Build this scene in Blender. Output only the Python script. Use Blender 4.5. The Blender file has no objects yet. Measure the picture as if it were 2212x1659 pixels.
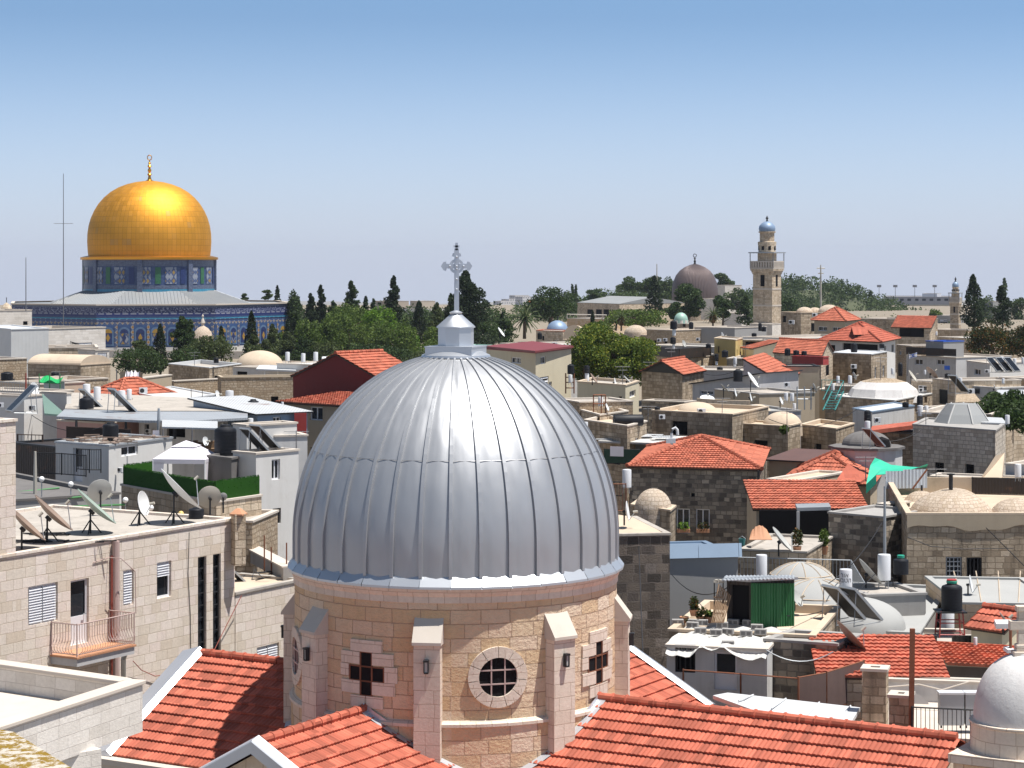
import bpy, math, random
import numpy as np
from mathutils import Vector, Matrix
R = math.radians
random.seed(7); RNG = np.random.default_rng(11)
S = bpy.context.scene; COL = S.collection
# ------------------------------------------------------------------ camera
F, HX, HY, CZ = 4800.0, 1106.0, 570.0, 30.0      # focal length in px of a 2212 px wide frame, horizon row, eye height
cam = bpy.data.objects.new('camera', bpy.data.cameras.new('camera')); COL.objects.link(cam)
cam.location = (0, 0, CZ); cam.rotation_euler = (R(90), 0, 0)
cam.data.sensor_width = 36; cam.data.lens = F / 2212 * 36
cam.data.shift_y = -(829.5 - HY) / 2212
cam.data.clip_start = .5; cam.data.clip_end = 30000
S.camera = cam
# ------------------------------------------------------------------ light
SUN_EL, SUN_AZ = 71.0, 74.0                     # elevation; azimuth to the right of "towards the camera"
sd = Vector((math.cos(R(SUN_EL)) * math.sin(R(SUN_AZ)), -math.cos(R(SUN_EL)) * math.cos(R(SUN_AZ)), math.sin(R(SUN_EL))))
sun = bpy.data.objects.new('sun', bpy.data.lights.new('sun', 'SUN')); COL.objects.link(sun)
sun.data.energy = 5.0; sun.data.angle = R(.53); sun.data.color = (1, .965, .91)
sun.rotation_euler = (-sd).to_track_quat('-Z', 'Y').to_euler(); sun.location = (30, -10, 90)
w = bpy.data.worlds.new('World'); S.world = w; w.use_nodes = True
nt = w.node_tree; bg = nt.nodes['Background']
sky = nt.nodes.new('ShaderNodeTexSky'); sky.sky_type = 'NISHITA'; sky.sun_disc = False
sky.sun_elevation = R(SUN_EL); sky.sun_rotation = math.atan2(sd.x, sd.y)
sky.altitude = 760; sky.air_density = 1.0; sky.dust_density = .2; sky.ozone_density = 3.0
tcw = nt.nodes.new('ShaderNodeTexCoord'); sxw = nt.nodes.new('ShaderNodeSeparateXYZ'); nt.links.new(tcw.outputs['Generated'], sxw.inputs[0])
def wmath(op, a, b):
    n = nt.nodes.new('ShaderNodeMath'); n.operation = op
    for i, x in enumerate((a, b)):
        if isinstance(x, (int, float)): n.inputs[i].default_value = x
        else: nt.links.new(x, n.inputs[i])
    return n.outputs[0]
zup = wmath('MAXIMUM', sxw.outputs[2], wmath('MINIMUM', wmath('MULTIPLY', sxw.outputs[2], 3.0), .33))   # deep blue reaches lower down, as in the photo
cxw = nt.nodes.new('ShaderNodeCombineXYZ'); nt.links.new(sxw.outputs[0], cxw.inputs[0]); nt.links.new(sxw.outputs[1], cxw.inputs[1]); nt.links.new(zup, cxw.inputs[2]); nt.links.new(cxw.outputs[0], sky.inputs[0])
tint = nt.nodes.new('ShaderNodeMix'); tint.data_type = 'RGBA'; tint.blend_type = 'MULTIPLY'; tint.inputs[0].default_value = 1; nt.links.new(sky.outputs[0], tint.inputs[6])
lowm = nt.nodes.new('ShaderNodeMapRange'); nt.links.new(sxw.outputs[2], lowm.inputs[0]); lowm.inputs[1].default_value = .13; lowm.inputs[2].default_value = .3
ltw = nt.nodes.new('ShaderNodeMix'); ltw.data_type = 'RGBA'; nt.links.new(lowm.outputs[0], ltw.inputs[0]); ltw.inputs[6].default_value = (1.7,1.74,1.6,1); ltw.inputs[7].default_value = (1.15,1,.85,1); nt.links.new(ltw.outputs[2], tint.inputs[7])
mrw = nt.nodes.new('ShaderNodeMapRange'); mrw.interpolation_type = 'SMOOTHSTEP'; nt.links.new(sxw.outputs[2], mrw.inputs[0])
for i_, v_ in ((1,-.005),(2,.125),(3,.96),(4,0)): mrw.inputs[i_].default_value = v_
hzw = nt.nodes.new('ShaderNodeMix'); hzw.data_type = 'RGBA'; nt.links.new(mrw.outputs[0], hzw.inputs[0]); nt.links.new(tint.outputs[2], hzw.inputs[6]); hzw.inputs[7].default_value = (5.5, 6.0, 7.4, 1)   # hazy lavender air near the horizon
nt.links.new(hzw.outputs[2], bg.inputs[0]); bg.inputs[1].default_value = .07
S.view_settings.view_transform = 'Standard'; S.view_settings.look = 'None'
S.view_settings.exposure = .55; S.view_settings.gamma = 1
S.cycles.max_bounces = 6; S.cycles.diffuse_bounces = 4; S.cycles.volume_bounces = 0

# ------------------------------------------------------------------ helpers
def W(px, py, Y):
    return Vector(((px - HX) / F * Y, Y, CZ - (py - HY) / F * Y))
def M(px, Y): return px * Y / F                   # pixels to metres at a depth
class MB:
    """collects shapes, builds ONE mesh object"""
    def __init__(s): s.v = []; s.f = []; s.uv = {}; s.sm = set()
    def add(s, vs, fs, uvs=None, smooth=False):
        o = len(s.v); s.v.extend([tuple(p) for p in vs])
        for i, f in enumerate(fs):
            k = len(s.f); s.f.append(tuple(o + j for j in f))
            if uvs is not None: s.uv[k] = uvs[i]
            if smooth: s.sm.add(k)
        return s
    def quad(s, *p, uv=None): return s.add(p, [tuple(range(len(p)))], [uv] if uv else None)
    def obox(s, o, a, b, c):                       # origin corner and three edge vectors
        o, a, b, c = Vector(o), Vector(a), Vector(b), Vector(c)
        p = [o, o+a, o+a+b, o+b, o+c, o+a+c, o+a+b+c, o+b+c]
        fs = [(3,2,1,0),(4,5,6,7),(0,1,5,4),(1,2,6,5),(2,3,7,6),(3,0,4,7)]
        if a.cross(b).dot(c) < 0: fs = [f[::-1] for f in fs]
        return s.add(p, fs)
    def box(s, c, size, rz=0, rx=0):
        m = Matrix.Rotation(rz, 3, 'Z') @ Matrix.Rotation(rx, 3, 'X')
        a, b, d = m @ Vector((size[0],0,0)), m @ Vector((0,size[1],0)), m @ Vector((0,0,size[2]))
        return s.obox(Vector(c) - (a+b+d)/2, a, b, d)
    def tube(s, pts, r, n=6, cap=True, smooth=True):
        pts = [Vector(p) for p in pts]; rs = r if hasattr(r, '__len__') else [r]*len(pts)
        vs = []; fs = []
        for i, p in enumerate(pts):
            d = (pts[min(i+1, len(pts)-1)] - pts[max(i-1, 0)]).normalized()
            up = Vector((0,0,1)) if abs(d.z) < .95 else Vector((1,0,0))
            a = d.cross(up).normalized(); b = d.cross(a)
            for k in range(n):
                t = 2*math.pi*k/n; vs.append(p + (a*math.cos(t) + b*math.sin(t))*rs[i])
        for i in range(len(pts)-1):
            for k in range(n):
                k2 = (k+1) % n; fs.append((i*n+k, (i+1)*n+k, (i+1)*n+k2, i*n+k2))
        s.add(vs, fs, smooth=smooth)
        if cap:
            o = len(s.v) - len(vs); s.f.append(tuple(o+k for k in range(n))); s.f.append(tuple(o+(len(pts)-1)*n+k for k in reversed(range(n))))
        return s
    def lathe(s, prof, c=(0,0,0), n=32, a0=0, a1=2*math.pi, cap=False, smooth=True, ur=None):
        c = Vector(c); full = abs(a1-a0-2*math.pi) < 1e-6; m = n if full else n+1
        vs = []; fs = []; uvs = []
        L = [0]
        for i in range(1, len(prof)): L.append(L[-1] + math.dist(prof[i], prof[i-1]))
        rm = ur or max(p[0] for p in prof)
        for r, z in prof:
            for k in range(m):
                a = a0 + (a1-a0)*k/n; vs.append(c + Vector((r*math.sin(a), -r*math.cos(a), z)))
        for i in range(len(prof)-1):
            for k in range(n):
                k2 = (k+1) % m; fs.append((i*m+k, i*m+k2, (i+1)*m+k2, (i+1)*m+k))
                u0, u1 = (a1-a0)*k/n*rm, (a1-a0)*(k+1)/n*rm
                uvs.append(((u0,L[i]),(u1,L[i]),(u1,L[i+1]),(u0,L[i+1])))
        if prof[0][1] > prof[-1][1]: fs = [f[::-1] for f in fs]; uvs = [u[::-1] for u in uvs]
        s.add(vs, fs, uvs, smooth)
        if cap and full:
            o = len(s.v) - len(vs); t = len(prof)-1
            s.f.append(tuple(o+t*m+k for k in range(m))); s.f.append(tuple(o+k for k in reversed(range(m))))
        return s
    def prism(s, poly, z0, z1):                    # poly counter-clockwise from above
        n = len(poly); vs = [(p[0],p[1],z0) for p in poly] + [(p[0],p[1],z1) for p in poly]
        fs = [(i,(i+1)%n,n+(i+1)%n,n+i) for i in range(n)] + [tuple(range(n,2*n)), tuple(reversed(range(n)))]
        return s.add(vs, fs)
    def sphere(s, c, r, n=12, m=8):
        rx = r if hasattr(r, '__len__') else (r, r, r)
        prof = [(math.sin(math.pi*i/m), -math.cos(math.pi*i/m)) for i in range(m+1)]; prof[0] = (.001,-1); prof[-1] = (.001,1)
        k = len(s.v); s.lathe(prof, (0,0,0), n)
        for i in range(k, len(s.v)):
            p = s.v[i]; s.v[i] = (c[0]+p[0]*rx[0], c[1]+p[1]*rx[1], c[2]+p[2]*rx[2])
        return s
    def build(s, name, mat, parent=None, bevel=0, sharp=35):
        me = bpy.data.meshes.new(name)
        off = wloc(parent) if parent else Vector((0,0,0))
        va = np.array(s.v, dtype=np.float64) - np.array(off)
        me.from_pydata(va.tolist(), [], s.f)
        nl = len(me.loops); li = np.empty(nl, np.int32); me.loops.foreach_get('vertex_index', li)
        co = np.array(s.v)[li]; npoly = len(me.polygons)
        nr = np.empty(npoly*3); me.polygons.foreach_get('normal', nr); nr = nr.reshape(-1,3)
        lt = np.empty(npoly, np.int32); me.polygons.foreach_get('loop_total', lt)
        nn = np.repeat(nr, lt, axis=0)
        h = np.hypot(nn[:,0], nn[:,1]); flat = np.abs(nn[:,2]) > .75; hs = np.where(h < 1e-6, 1, h)
        u = np.where(flat, co[:,0], (-nn[:,1]*co[:,0] + nn[:,0]*co[:,1])/hs)
        v = np.where(flat, co[:,1], co[:,2]/np.maximum(hs, .3))
        uv = np.stack([u, v], 1)
        if s.uv:
            ls = np.empty(npoly, np.int32); me.polygons.foreach_get('loop_start', ls)
            for k, q in s.uv.items(): uv[ls[k]:ls[k]+len(q)] = q
        lay = me.uv_layers.new(name='UVMap'); lay.data.foreach_set('uv', uv.astype(np.float32).ravel())
        if s.sm:
            sm = np.zeros(npoly, bool); sm[list(s.sm)] = True; me.polygons.foreach_set('use_smooth', sm)
            me.set_sharp_from_angle(angle=R(sharp))
        me.materials.append(MAT[mat] if isinstance(mat, str) else mat)
        o = bpy.data.objects.new(name, me); COL.objects.link(o)
        if parent: o.parent = parent
        if bevel:
            b = o.modifiers.new('bevel', 'BEVEL'); b.width = bevel; b.segments = 2; b.limit_method = 'ANGLE'
        return o
def wloc(o):
    p = Vector((0,0,0))
    while o is not None: p = p + o.location; o = o.parent
    return p
def tag(o, label, cat, group=None, kind=None):
    if label: o['label'] = label
    if cat: o['category'] = cat
    if group: o['group'] = group
    if kind: o['kind'] = kind
    return o
def thing(name, label, cat, loc=(0,0,0), group=None, rz=0):
    o = bpy.data.objects.new(name, None); COL.objects.link(o); o.empty_display_size = .3
    o.location = loc; o.rotation_euler = (0,0,rz)
    return tag(o, label, cat, group)
KIDS = {}
def kids(o): return [c for c in bpy.data.objects if c.parent is o]
def dup(root, loc, rz=0, sc=1, label=None, group=None):     # a copy of a thing with its parts and sub-parts
    if root.name not in KIDS: KIDS[root.name] = [(c, kids(c)) for c in kids(root)]
    r = root.copy(); COL.objects.link(r); r.location = loc; r.rotation_euler = (0,0,rz)
    r.scale = sc if hasattr(sc, '__len__') else (sc, sc, sc)
    if label: r['label'] = label
    if group: r['group'] = group
    for c, gg in KIDS[root.name]:
        k = c.copy(); COL.objects.link(k); k.parent = r
        for g in gg:
            d = g.copy(); COL.objects.link(d); d.parent = k
    return r
class Proto:
    """first use moves the prototype itself, later uses copy it"""
    def __init__(s, root): s.root = root; s.used = False
    def put(s, loc, rz=0, sc=1, label=None, group=None):
        if not s.used:
            s.used = True; r = s.root; KIDS[r.name] = [(c, kids(c)) for c in kids(r)]
            r.location = loc; r.rotation_euler = (0,0,rz); r.scale = sc if hasattr(sc,'__len__') else (sc,sc,sc)
            if label: r['label'] = label
            if group: r['group'] = group
            return r
        return dup(s.root, loc, rz, sc, label, group)

# ------------------------------------------------------------------ materials
MAT = {}
def nodes(name, rough=.8, metal=0, spec=.3):
    m = bpy.data.materials.new(name); m.use_nodes = True; t = m.node_tree; b = t.nodes['Principled BSDF']
    b.inputs['Roughness'].default_value = rough; b.inputs['Metallic'].default_value = metal
    b.inputs['Specular IOR Level'].default_value = spec
    MAT[name] = m
    return m, t, b
def N(t, typ, **kw):
    n = t.nodes.new(typ)
    for k, v in kw.items():
        if k in n.inputs: n.inputs[k].default_value = v
        else: setattr(n, k, v)
    return n
def ramp(t, fac, stops):
    n = t.nodes.new('ShaderNodeValToRGB'); e = n.color_ramp.elements
    while len(e) < len(stops): e.new(.5)
    for i, (p, c) in enumerate(stops):
        e[i].position = p; e[i].color = (*c, 1) if len(c) == 3 else c
    t.links.new(fac, n.inputs[0]); return n.outputs[0]
def mix(t, a, b, fac, mode='MIX'):
    n = t.nodes.new('ShaderNodeMix'); n.data_type = 'RGBA'; n.blend_type = mode
    for i, x in ((6, a), (7, b), (0, fac)):
        if isinstance(x, (int, float)): n.inputs[i].default_value = x
        elif isinstance(x, tuple): n.inputs[i].default_value = (*x, 1)
        else: t.links.new(x, n.inputs[i])
    return n.outputs[2]
def noise(t, vec, scale, detail=4, rough=.55, out=0, dist=0):
    n = N(t, 'ShaderNodeTexNoise', Scale=scale, Detail=detail, Roughness=rough, Distortion=dist)
    if vec is not None: t.links.new(vec, n.inputs['Vector'])
    return n.outputs[out]
def mapping(t, vec, sc=(1,1,1), loc=(0,0,0)):
    n = t.nodes.new('ShaderNodeMapping'); n.inputs['Scale'].default_value = sc; n.inputs['Location'].default_value = loc
    t.links.new(vec, n.inputs[0]); return n.outputs[0]
def bump(t, b, h, dist=.03, st=1.0, prev=None):
    n = N(t, 'ShaderNodeBump', Strength=st, Distance=dist); t.links.new(h, n.inputs['Height'])
    if prev is not None: t.links.new(prev, n.inputs['Normal'])
    t.links.new(n.outputs[0], b.inputs['Normal']); return n.outputs[0]
def uvpos(t):
    tc = t.nodes.new('ShaderNodeTexCoord'); g = t.nodes.new('ShaderNodeNewGeometry')
    return tc.outputs['UV'], g.outputs['Position']
def stone(name, tones, mortar, bw=.6, bh=.3, ms=.012, rough_face=.5, stain=(.35,.3,.25), stain_amt=.3, streak=.2, mbump=.5, fine=1.0, wob=.02, stain_scale=.25, var=1.0):
    """coursed ashlar: every block its own tone, joints, rock face, weather stains"""
    m, t, b = nodes(name, .9, 0, .15); uv, pos = uvpos(t)
    nz = noise(t, uv, 2.5, 2, out=1)
    wv = N(t, 'ShaderNodeVectorMath', operation='MULTIPLY_ADD'); t.links.new(nz, wv.inputs[0]); wv.inputs[1].default_value = (wob*2, wob*2, 0); t.links.new(uv, wv.inputs[2])
    br = N(t, 'ShaderNodeTexBrick', Scale=1.0, **{'Mortar Size': ms, 'Mortar Smooth': .25, 'Brick Width': bw, 'Row Height': bh, 'Bias': 0.0})
    br.offset = .43; br.squash = .8; br.squash_frequency = 3
    br.inputs['Color1'].default_value = (0,0,0,1); br.inputs['Color2'].default_value = (1,1,1,1); br.inputs['Mortar'].default_value = (.5,.5,.5,1)
    t.links.new(wv.outputs[0], br.inputs['Vector'])
    k = len(tones); col = ramp(t, br.outputs[0], [(i/(k-1), c) for i, c in enumerate(tones)])
    fn = noise(t, uv, 9*fine, 6, .65); col = mix(t, col, mix(t, (.66,.63,.6), (1.38,1.36,1.34), fn), .55*var, 'MULTIPLY')
    col = mix(t, col, mortar, br.outputs[1])
    st = noise(t, pos, stain_scale, 6, .62); sr = ramp(t, st, [(.42, (0,0,0)), (.68, (1,1,1))])
    sm = N(t, 'ShaderNodeMath', operation='MULTIPLY'); t.links.new(sr, sm.inputs[0]); sm.inputs[1].default_value = stain_amt
    col = mix(t, col, stain, sm.outputs[0])
    sk = noise(t, mapping(t, uv, (1.3, .12, 1)), 1.6, 4); kr = ramp(t, sk, [(.5, (0,0,0)), (.75, (1,1,1))])
    sm2 = N(t, 'ShaderNodeMath', operation='MULTIPLY'); t.links.new(kr, sm2.inputs[0]); sm2.inputs[1].default_value = streak
    col = mix(t, col, tuple(c*.6 for c in stain), sm2.outputs[0])
    t.links.new(col, b.inputs['Base Color'])
    inv = N(t, 'ShaderNodeMath', operation='SUBTRACT'); inv.inputs[0].default_value = 1; t.links.new(br.outputs[1], inv.inputs[1])
    p = bump(t, b, inv.outputs[0], .03, mbump)
    bump(t, b, noise(t, uv, 14*fine, 5, .7), .06, rough_face, p)
    return m
def plaster(name, c, var=.25, streak=.25, dirt=(.3,.27,.23), dirt_amt=.35, rough=.9, scale=.5, bm=.15):
    m, t, b = nodes(name, rough, 0, .2); uv, pos = uvpos(t)
    n1 = noise(t, pos, scale, 6, .6); col = mix(t, tuple(x*(1-var) for x in c), tuple(min(x*(1+var*.5), .95) for x in c), n1)
    sk = ramp(t, noise(t, mapping(t, uv, (1.6,.1,1)), 1.5, 5), [(.48,(0,0,0)),(.8,(1,1,1))])
    a = N(t, 'ShaderNodeMath', operation='MULTIPLY'); t.links.new(sk, a.inputs[0]); a.inputs[1].default_value = streak
    col = mix(t, col, dirt, a.outputs[0])
    d = ramp(t, noise(t, pos, scale*2.2, 8, .7), [(.55,(0,0,0)),(.72,(1,1,1))])
    a2 = N(t, 'ShaderNodeMath', operation='MULTIPLY'); t.links.new(d, a2.inputs[0]); a2.inputs[1].default_value = dirt_amt
    col = mix(t, col, dirt, a2.outputs[0])
    t.links.new(col, b.inputs['Base Color']); bump(t, b, noise(t, pos, 8, 6, .7), .02, bm)
    return m
def simple(name, c, rough=.6, metal=0, var=.15, scale=2, spec=.4, bm=0):
    m, t, b = nodes(name, rough, metal, spec); uv, pos = uvpos(t)
    col = mix(t, tuple(x*(1-var) for x in c), tuple(min(x*(1+var), 1) for x in c), noise(t, pos, scale, 5))
    t.links.new(col, b.inputs['Base Color'])
    if bm: bump(t, b, noise(t, pos, scale*4, 4), .02, bm)
    return m
def sheet(name, c, pitch=.15, rough=.5, metal=.3, rust=0, axis=0, amp=.02):   # corrugated sheet
    m, t, b = nodes(name, rough, metal, .4); uv, pos = uvpos(t)
    wv = N(t, 'ShaderNodeTexWave', Scale=.314/pitch*1.0, Distortion=0.0); wv.bands_direction = 'XY'[axis]; t.links.new(uv, wv.inputs['Vector'])
    col = mix(t, tuple(x*.85 for x in c), tuple(min(x*1.12,1) for x in c), noise(t, pos, .9, 5))
    if rust: col = mix(t, col, (.2,.09,.05), ramp(t, noise(t, pos, .7, 8, .7), [(.62-rust*.25,(0,0,0)),(.75,(1,1,1))]))
    t.links.new(col, b.inputs['Base Color']); bump(t, b, wv.outputs[1], amp, .9)
    return m
def tilemat(name, c, var=.2, dirt=.25):
    m, t, b = nodes(name, .78, 0, .25); uv, pos = uvpos(t)
    br = N(t, 'ShaderNodeTexBrick', Scale=1.0, **{'Mortar Size': 0.0, 'Brick Width': .26, 'Row Height': .42})
    br.offset = 0; br.inputs['Color1'].default_value = (0,0,0,1); br.inputs['Color2'].default_value = (1,1,1,1)
    t.links.new(uv, br.inputs['Vector'])
    col = mix(t, tuple(x*(1-var) for x in c), tuple(min(x*(1+var),1) for x in c), br.outputs[0])
    col = mix(t, col, mix(t, (.6,.55,.5), (1.25,1.3,1.3), noise(t, pos, .8, 6, .65)), .6, 'MULTIPLY')
    d = ramp(t, noise(t, pos, 1.6, 8, .75), [(.56,(0,0,0)),(.75,(1,1,1))])
    a = N(t, 'ShaderNodeMath', operation='MULTIPLY'); t.links.new(d, a.inputs[0]); a.inputs[1].default_value = dirt
    col = mix(t, col, (.16,.1,.07), a.outputs[0])
    t.links.new(col, b.inputs['Base Color']); bump(t, b, noise(t, pos, 30, 4), .01, .2)
    return m
def leafmat(name, c1, c2, c3=None):
    m, t, b = nodes(name, .65, 0, .25); g = t.nodes.new('ShaderNodeNewGeometry')
    st = [(0,c1),(.65,c2),(1,c3 or c2)]
    col = ramp(t, g.outputs['Random Per Island'], st)
    col = mix(t, col, mix(t, (.55,.6,.5), (1.35,1.3,1.2), noise(t, g.outputs['Position'], .35, 4)), .7, 'MULTIPLY')
    t.links.new(col, b.inputs['Base Color'])
    b.inputs['Subsurface Weight'].default_value = 0
    tr = t.nodes.new('ShaderNodeBsdfTranslucent'); t.links.new(col, tr.inputs[0])
    mx = t.nodes.new('ShaderNodeMixShader'); mx.inputs[0].default_value = .35
    t.links.new(b.outputs[0], mx.inputs[1]); t.links.new(tr.outputs[0], mx.inputs[2])
    t.links.new(mx.outputs[0], t.nodes['Material Output'].inputs[0])
    return m
def dotsmat(name, base, dot, sx, sy, th=.35, third=None, rough=.45):
    """glazed tilework: a grid of medallions on a ground colour"""
    m, t, b = nodes(name, rough, 0, .4); uv, pos = uvpos(t)
    v = N(t, 'ShaderNodeTexVoronoi', Scale=1.0, Randomness=0.0, distance='MANHATTAN' ); t.links.new(mapping(t, uv, (sx, sy, 1)), v.inputs['Vector'])
    st = [(0, third or dot), (th*.5, third or dot), (th*.52, dot), (th, dot), (th*1.04, base), (1, base)]
    col = ramp(t, v.outputs[0], st); col.node.color_ramp.interpolation = 'CONSTANT'
    col = mix(t, col, mix(t, (.5,.5,.55), (1.4,1.4,1.35), noise(t, uv, 3.5, 4, .7)), .7, 'MULTIPLY')
    t.links.new(col, b.inputs['Base Color']); return m

# limestone walls
stone('pale_limestone', [(.61,.525,.43),(.67,.60,.515),(.71,.64,.56),(.70,.61,.55),(.75,.68,.61)], (.50,.41,.32), .62, .345, .010, .3, (.5,.42,.34), .25, .15, .6)
stone('white_limestone', [(.62,.58,.53),(.70,.66,.61),(.74,.70,.65)], (.52,.47,.43), .8, .27, .007, .25, (.4,.36,.3), .25, .12, .5)
stone('pink_limestone', [(.60,.435,.26),(.67,.53,.37),(.68,.545,.41),(.62,.455,.28),(.73,.62,.49)], (.42,.30,.215), .82, .39, .014, 1.0, (.55,.33,.19), .4, .1, .8, fine=.55)
stone('smooth_limestone', [(.63,.545,.455),(.69,.61,.52),(.66,.575,.49)], (.46,.36,.28), .55, .37, .01, .2, (.38,.27,.2), .2, .12, .5)
stone('dark_masonry', [(.12,.105,.09),(.24,.205,.17),(.46,.395,.315),(.17,.145,.125),(.58,.5,.4)], (.25,.22,.185), .42, .25, .02, .9, (.06,.055,.05), .4, .2, .9, stain_scale=.35, wob=.05)
stone('black_masonry', [(.075,.064,.056),(.14,.118,.10),(.24,.20,.165),(.095,.08,.072),(.40,.345,.305)], (.22,.185,.16), .58, .37, .022, 1.0, (.05,.045,.042), .4, .2, 1.0, wob=.06)
stone('old_masonry', [(.27,.21,.15),(.47,.38,.28),(.60,.50,.385),(.38,.30,.215),(.54,.445,.335)], (.31,.245,.175), .44, .27, .02, .9, (.12,.10,.08), .5, .5, .8, wob=.05, stain_scale=.3)
stone('tan_masonry', [(.44,.35,.25),(.60,.49,.365),(.70,.60,.47),(.54,.43,.31)], (.36,.28,.2), .5, .3, .018, .9, (.19,.155,.12), .4, .4, .8, wob=.05, stain_scale=.3)
stone('rubble_masonry', [(.38,.29,.2),(.5,.40,.29),(.56,.47,.36),(.42,.32,.22)], (.34,.26,.18), .34, .22, .03, 1.0, (.25,.19,.14), .35, .2, 1.0, wob=.14)
stone('dome_masonry', [(.46,.37,.28),(.54,.45,.36),(.6,.51,.42),(.5,.4,.32)], (.40,.31,.23), .32, .22, .018, .8, (.34,.28,.21), .3, .05, .7, wob=.1)
stone('block_wall', [(.42,.36,.30),(.58,.52,.44),(.66,.60,.52)], (.34,.30,.25), .42, .25, .016, .6, (.26,.235,.21), .45, .35, .7, wob=.04)
plaster('white_plaster', (.66,.645,.62), .15, .22, (.42,.38,.33), .3)
plaster('dirty_white_plaster', (.6,.59,.58), .3, .4, (.27,.25,.23), .5)
plaster('cream_plaster', (.62,.55,.40), .15, .25, (.42,.36,.26), .2)
plaster('beige_plaster', (.46,.38,.28), .2, .3, (.3,.24,.18), .3)
plaster('yellow_plaster', (.56,.42,.17), .15, .25, (.36,.27,.14), .25)
plaster('pink_plaster', (.52,.34,.32), .15, .25, (.35,.25,.22), .3)
plaster('grey_plaster', (.34,.335,.33), .15, .2, (.22,.21,.2), .25)
plaster('light_grey_plaster', (.5,.49,.49), .2, .35, (.25,.24,.23), .4)
plaster('maroon_cladding', (.15,.022,.022), .15, .3, (.08,.015,.015), .2, .6)
plaster('lime_wash_dome', (.62,.60,.585), .2, .35, (.40,.36,.34), .6, scale=1.6, bm=.7)
plaster('concrete', (.36,.345,.33), .3, .3, (.19,.175,.16), .5)
plaster('dark_concrete', (.17,.16,.155), .3, .3, (.08,.075,.07), .5)
plaster('roof_screed', (.44,.40,.355), .35, .1, (.15,.13,.115), .75, scale=.8)
plaster('pale_screed', (.58,.51,.44), .2, .1, (.42,.36,.3), .35)
plaster('cream_screed', (.56,.455,.345), .25, .1, (.30,.24,.18), .45)
plaster('white_membrane', (.55,.54,.52), .2, .15, (.34,.31,.28), .55)
plaster('grey_membrane', (.36,.36,.35), .15, .1, (.36,.35,.34), .35)
plaster('stone_coping', (.56,.50,.435), .15, .1, (.42,.36,.3), .3)
plaster('pink_coping', (.60,.49,.43), .15, .1, (.45,.35,.28), .3)
plaster('earth', (.26,.22,.17), .3, 0, (.15,.13,.1), .4)
plaster('brown_tarp', (.14,.095,.085), .3, .4, (.07,.05,.045), .4)
simple('zinc', (.55,.57,.60), .42, .75, .06, .6)
simple('zinc_flashing', (.56,.58,.62), .4, .6, .08, 1)
simple('white_sheet', (.58,.59,.60), .45, 0, .06, .5)
simple('lead_roof', (.27,.275,.275), .65, .15, .2, .15)
simple('white_paint', (.78,.78,.78), .4, 0, .05, 1)
simple('white_enamel', (.66,.665,.68), .3, 0, .06, 1.5)
simple('black_plastic', (.010,.011,.015), .55, 0, .2, 1, .3)
simple('dark_metal', (.03,.03,.032), .5, .3, .3, 2)
simple('galvanised', (.38,.40,.42), .5, .6, .2, 2)
simple('steel_mast', (.2,.2,.21), .5, .5, .2, 2)
simple('glass', (.02,.024,.03), .08, 0, .3, .8, .6)
simple('dark_void', (.012,.011,.012), .9, 0, .3, 1, .1)
simple('solar_glass', (.01,.011,.014), .12, 0, .3, 1, .6)
simple('dish_grey', (.42,.42,.40), .6, .1, .12, 1)
simple('dish_beige', (.45,.42,.36), .6, .1, .12, 1)
simple('dish_white', (.74,.75,.75), .5, 0, .06, 1)
simple('green_tarp', (.03,.42,.27), .6, 0, .2, 1)
simple('vivid_green_tarp', (.01,.33,.09), .6, 0, .2, 1)
simple('white_fabric', (.62,.59,.64), .8, 0, .05, 2)
simple('wood_dark', (.05,.03,.022), .7, 0, .3, 3)
simple('wood', (.24,.15,.085), .7, 0, .3, 3)
simple('terracotta', (.5,.25,.14), .7, 0, .2, 3)
simple('rust', (.22,.09,.05), .8, .2, .4, 5)
simple('red_paint', (.34,.045,.04), .5, 0, .2, 2)
simple('blue_paint', (.03,.1,.42), .5, 0, .1, 2)
simple('green_paint', (.06,.22,.07), .5, 0, .2, 2)
simple('green_plastic', (.02,.3,.2), .5, 0, .1, 2)
simple('teal_paint', (.05,.2,.19), .5, 0, .2, 2)
simple('trunk_bark', (.09,.065,.045), .9, 0, .3, 4)
simple('lamp_globe', (.82,.82,.82), .25, 0, .02, 1)
simple('yellow_globe', (.7,.5,.16), .4, 0, .1, 1)
simple('pvc_pipe', (.46,.34,.31), .5, 0, .08, 2)
simple('red_pipe', (.28,.07,.05), .6, 0, .2, 2)
simple('cable_rubber', (.015,.015,.018), .6, 0, .2, 2)
simple('maroon_sheet', (.20,.035,.035), .5, .1, .2, 1)
simple('blue_dome_lead', (.22,.30,.42), .5, .2, .2, 1)
simple('mint_dome', (.30,.45,.38), .5, .1, .15, 1)
simple('steel_blue_sheet', (.22,.29,.38), .45, .4, .1, 1)
simple('far_white_wall', (.52,.52,.54), .9, 0, .1, .05)
simple('far_grey_wall', (.24,.24,.26), .9, 0, .15, .05)
simple('far_tan_wall', (.40,.34,.28), .9, 0, .2, .1)
simple('brown_sheet', (.13,.07,.055), .5, .1, .2, 1)
simple('net_green', (.025,.06,.04), .8, 0, .2, 2)
simple('hill_soil', (.075,.085,.045), .95, 0, .3, .02)
simple('far_hill', (.22,.21,.2), .95, 0, .3, .004)
simple('window_white', (.7,.7,.72), .4, 0, .04, 1)
sheet('corrugated_grey', (.42,.44,.46), .16, .5, .4, .25)
sheet('corrugated_white', (.50,.51,.52), .16, .5, .1, .1)
sheet('corrugated_dark', (.045,.035,.03), .16, .6, .2, .2)
sheet('corrugated_green', (.035,.17,.06), .09, .45, .0, 0, 0, .04)
sheet('corrugated_blue', (.50,.56,.62), .2, .5, .2, .1)
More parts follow.
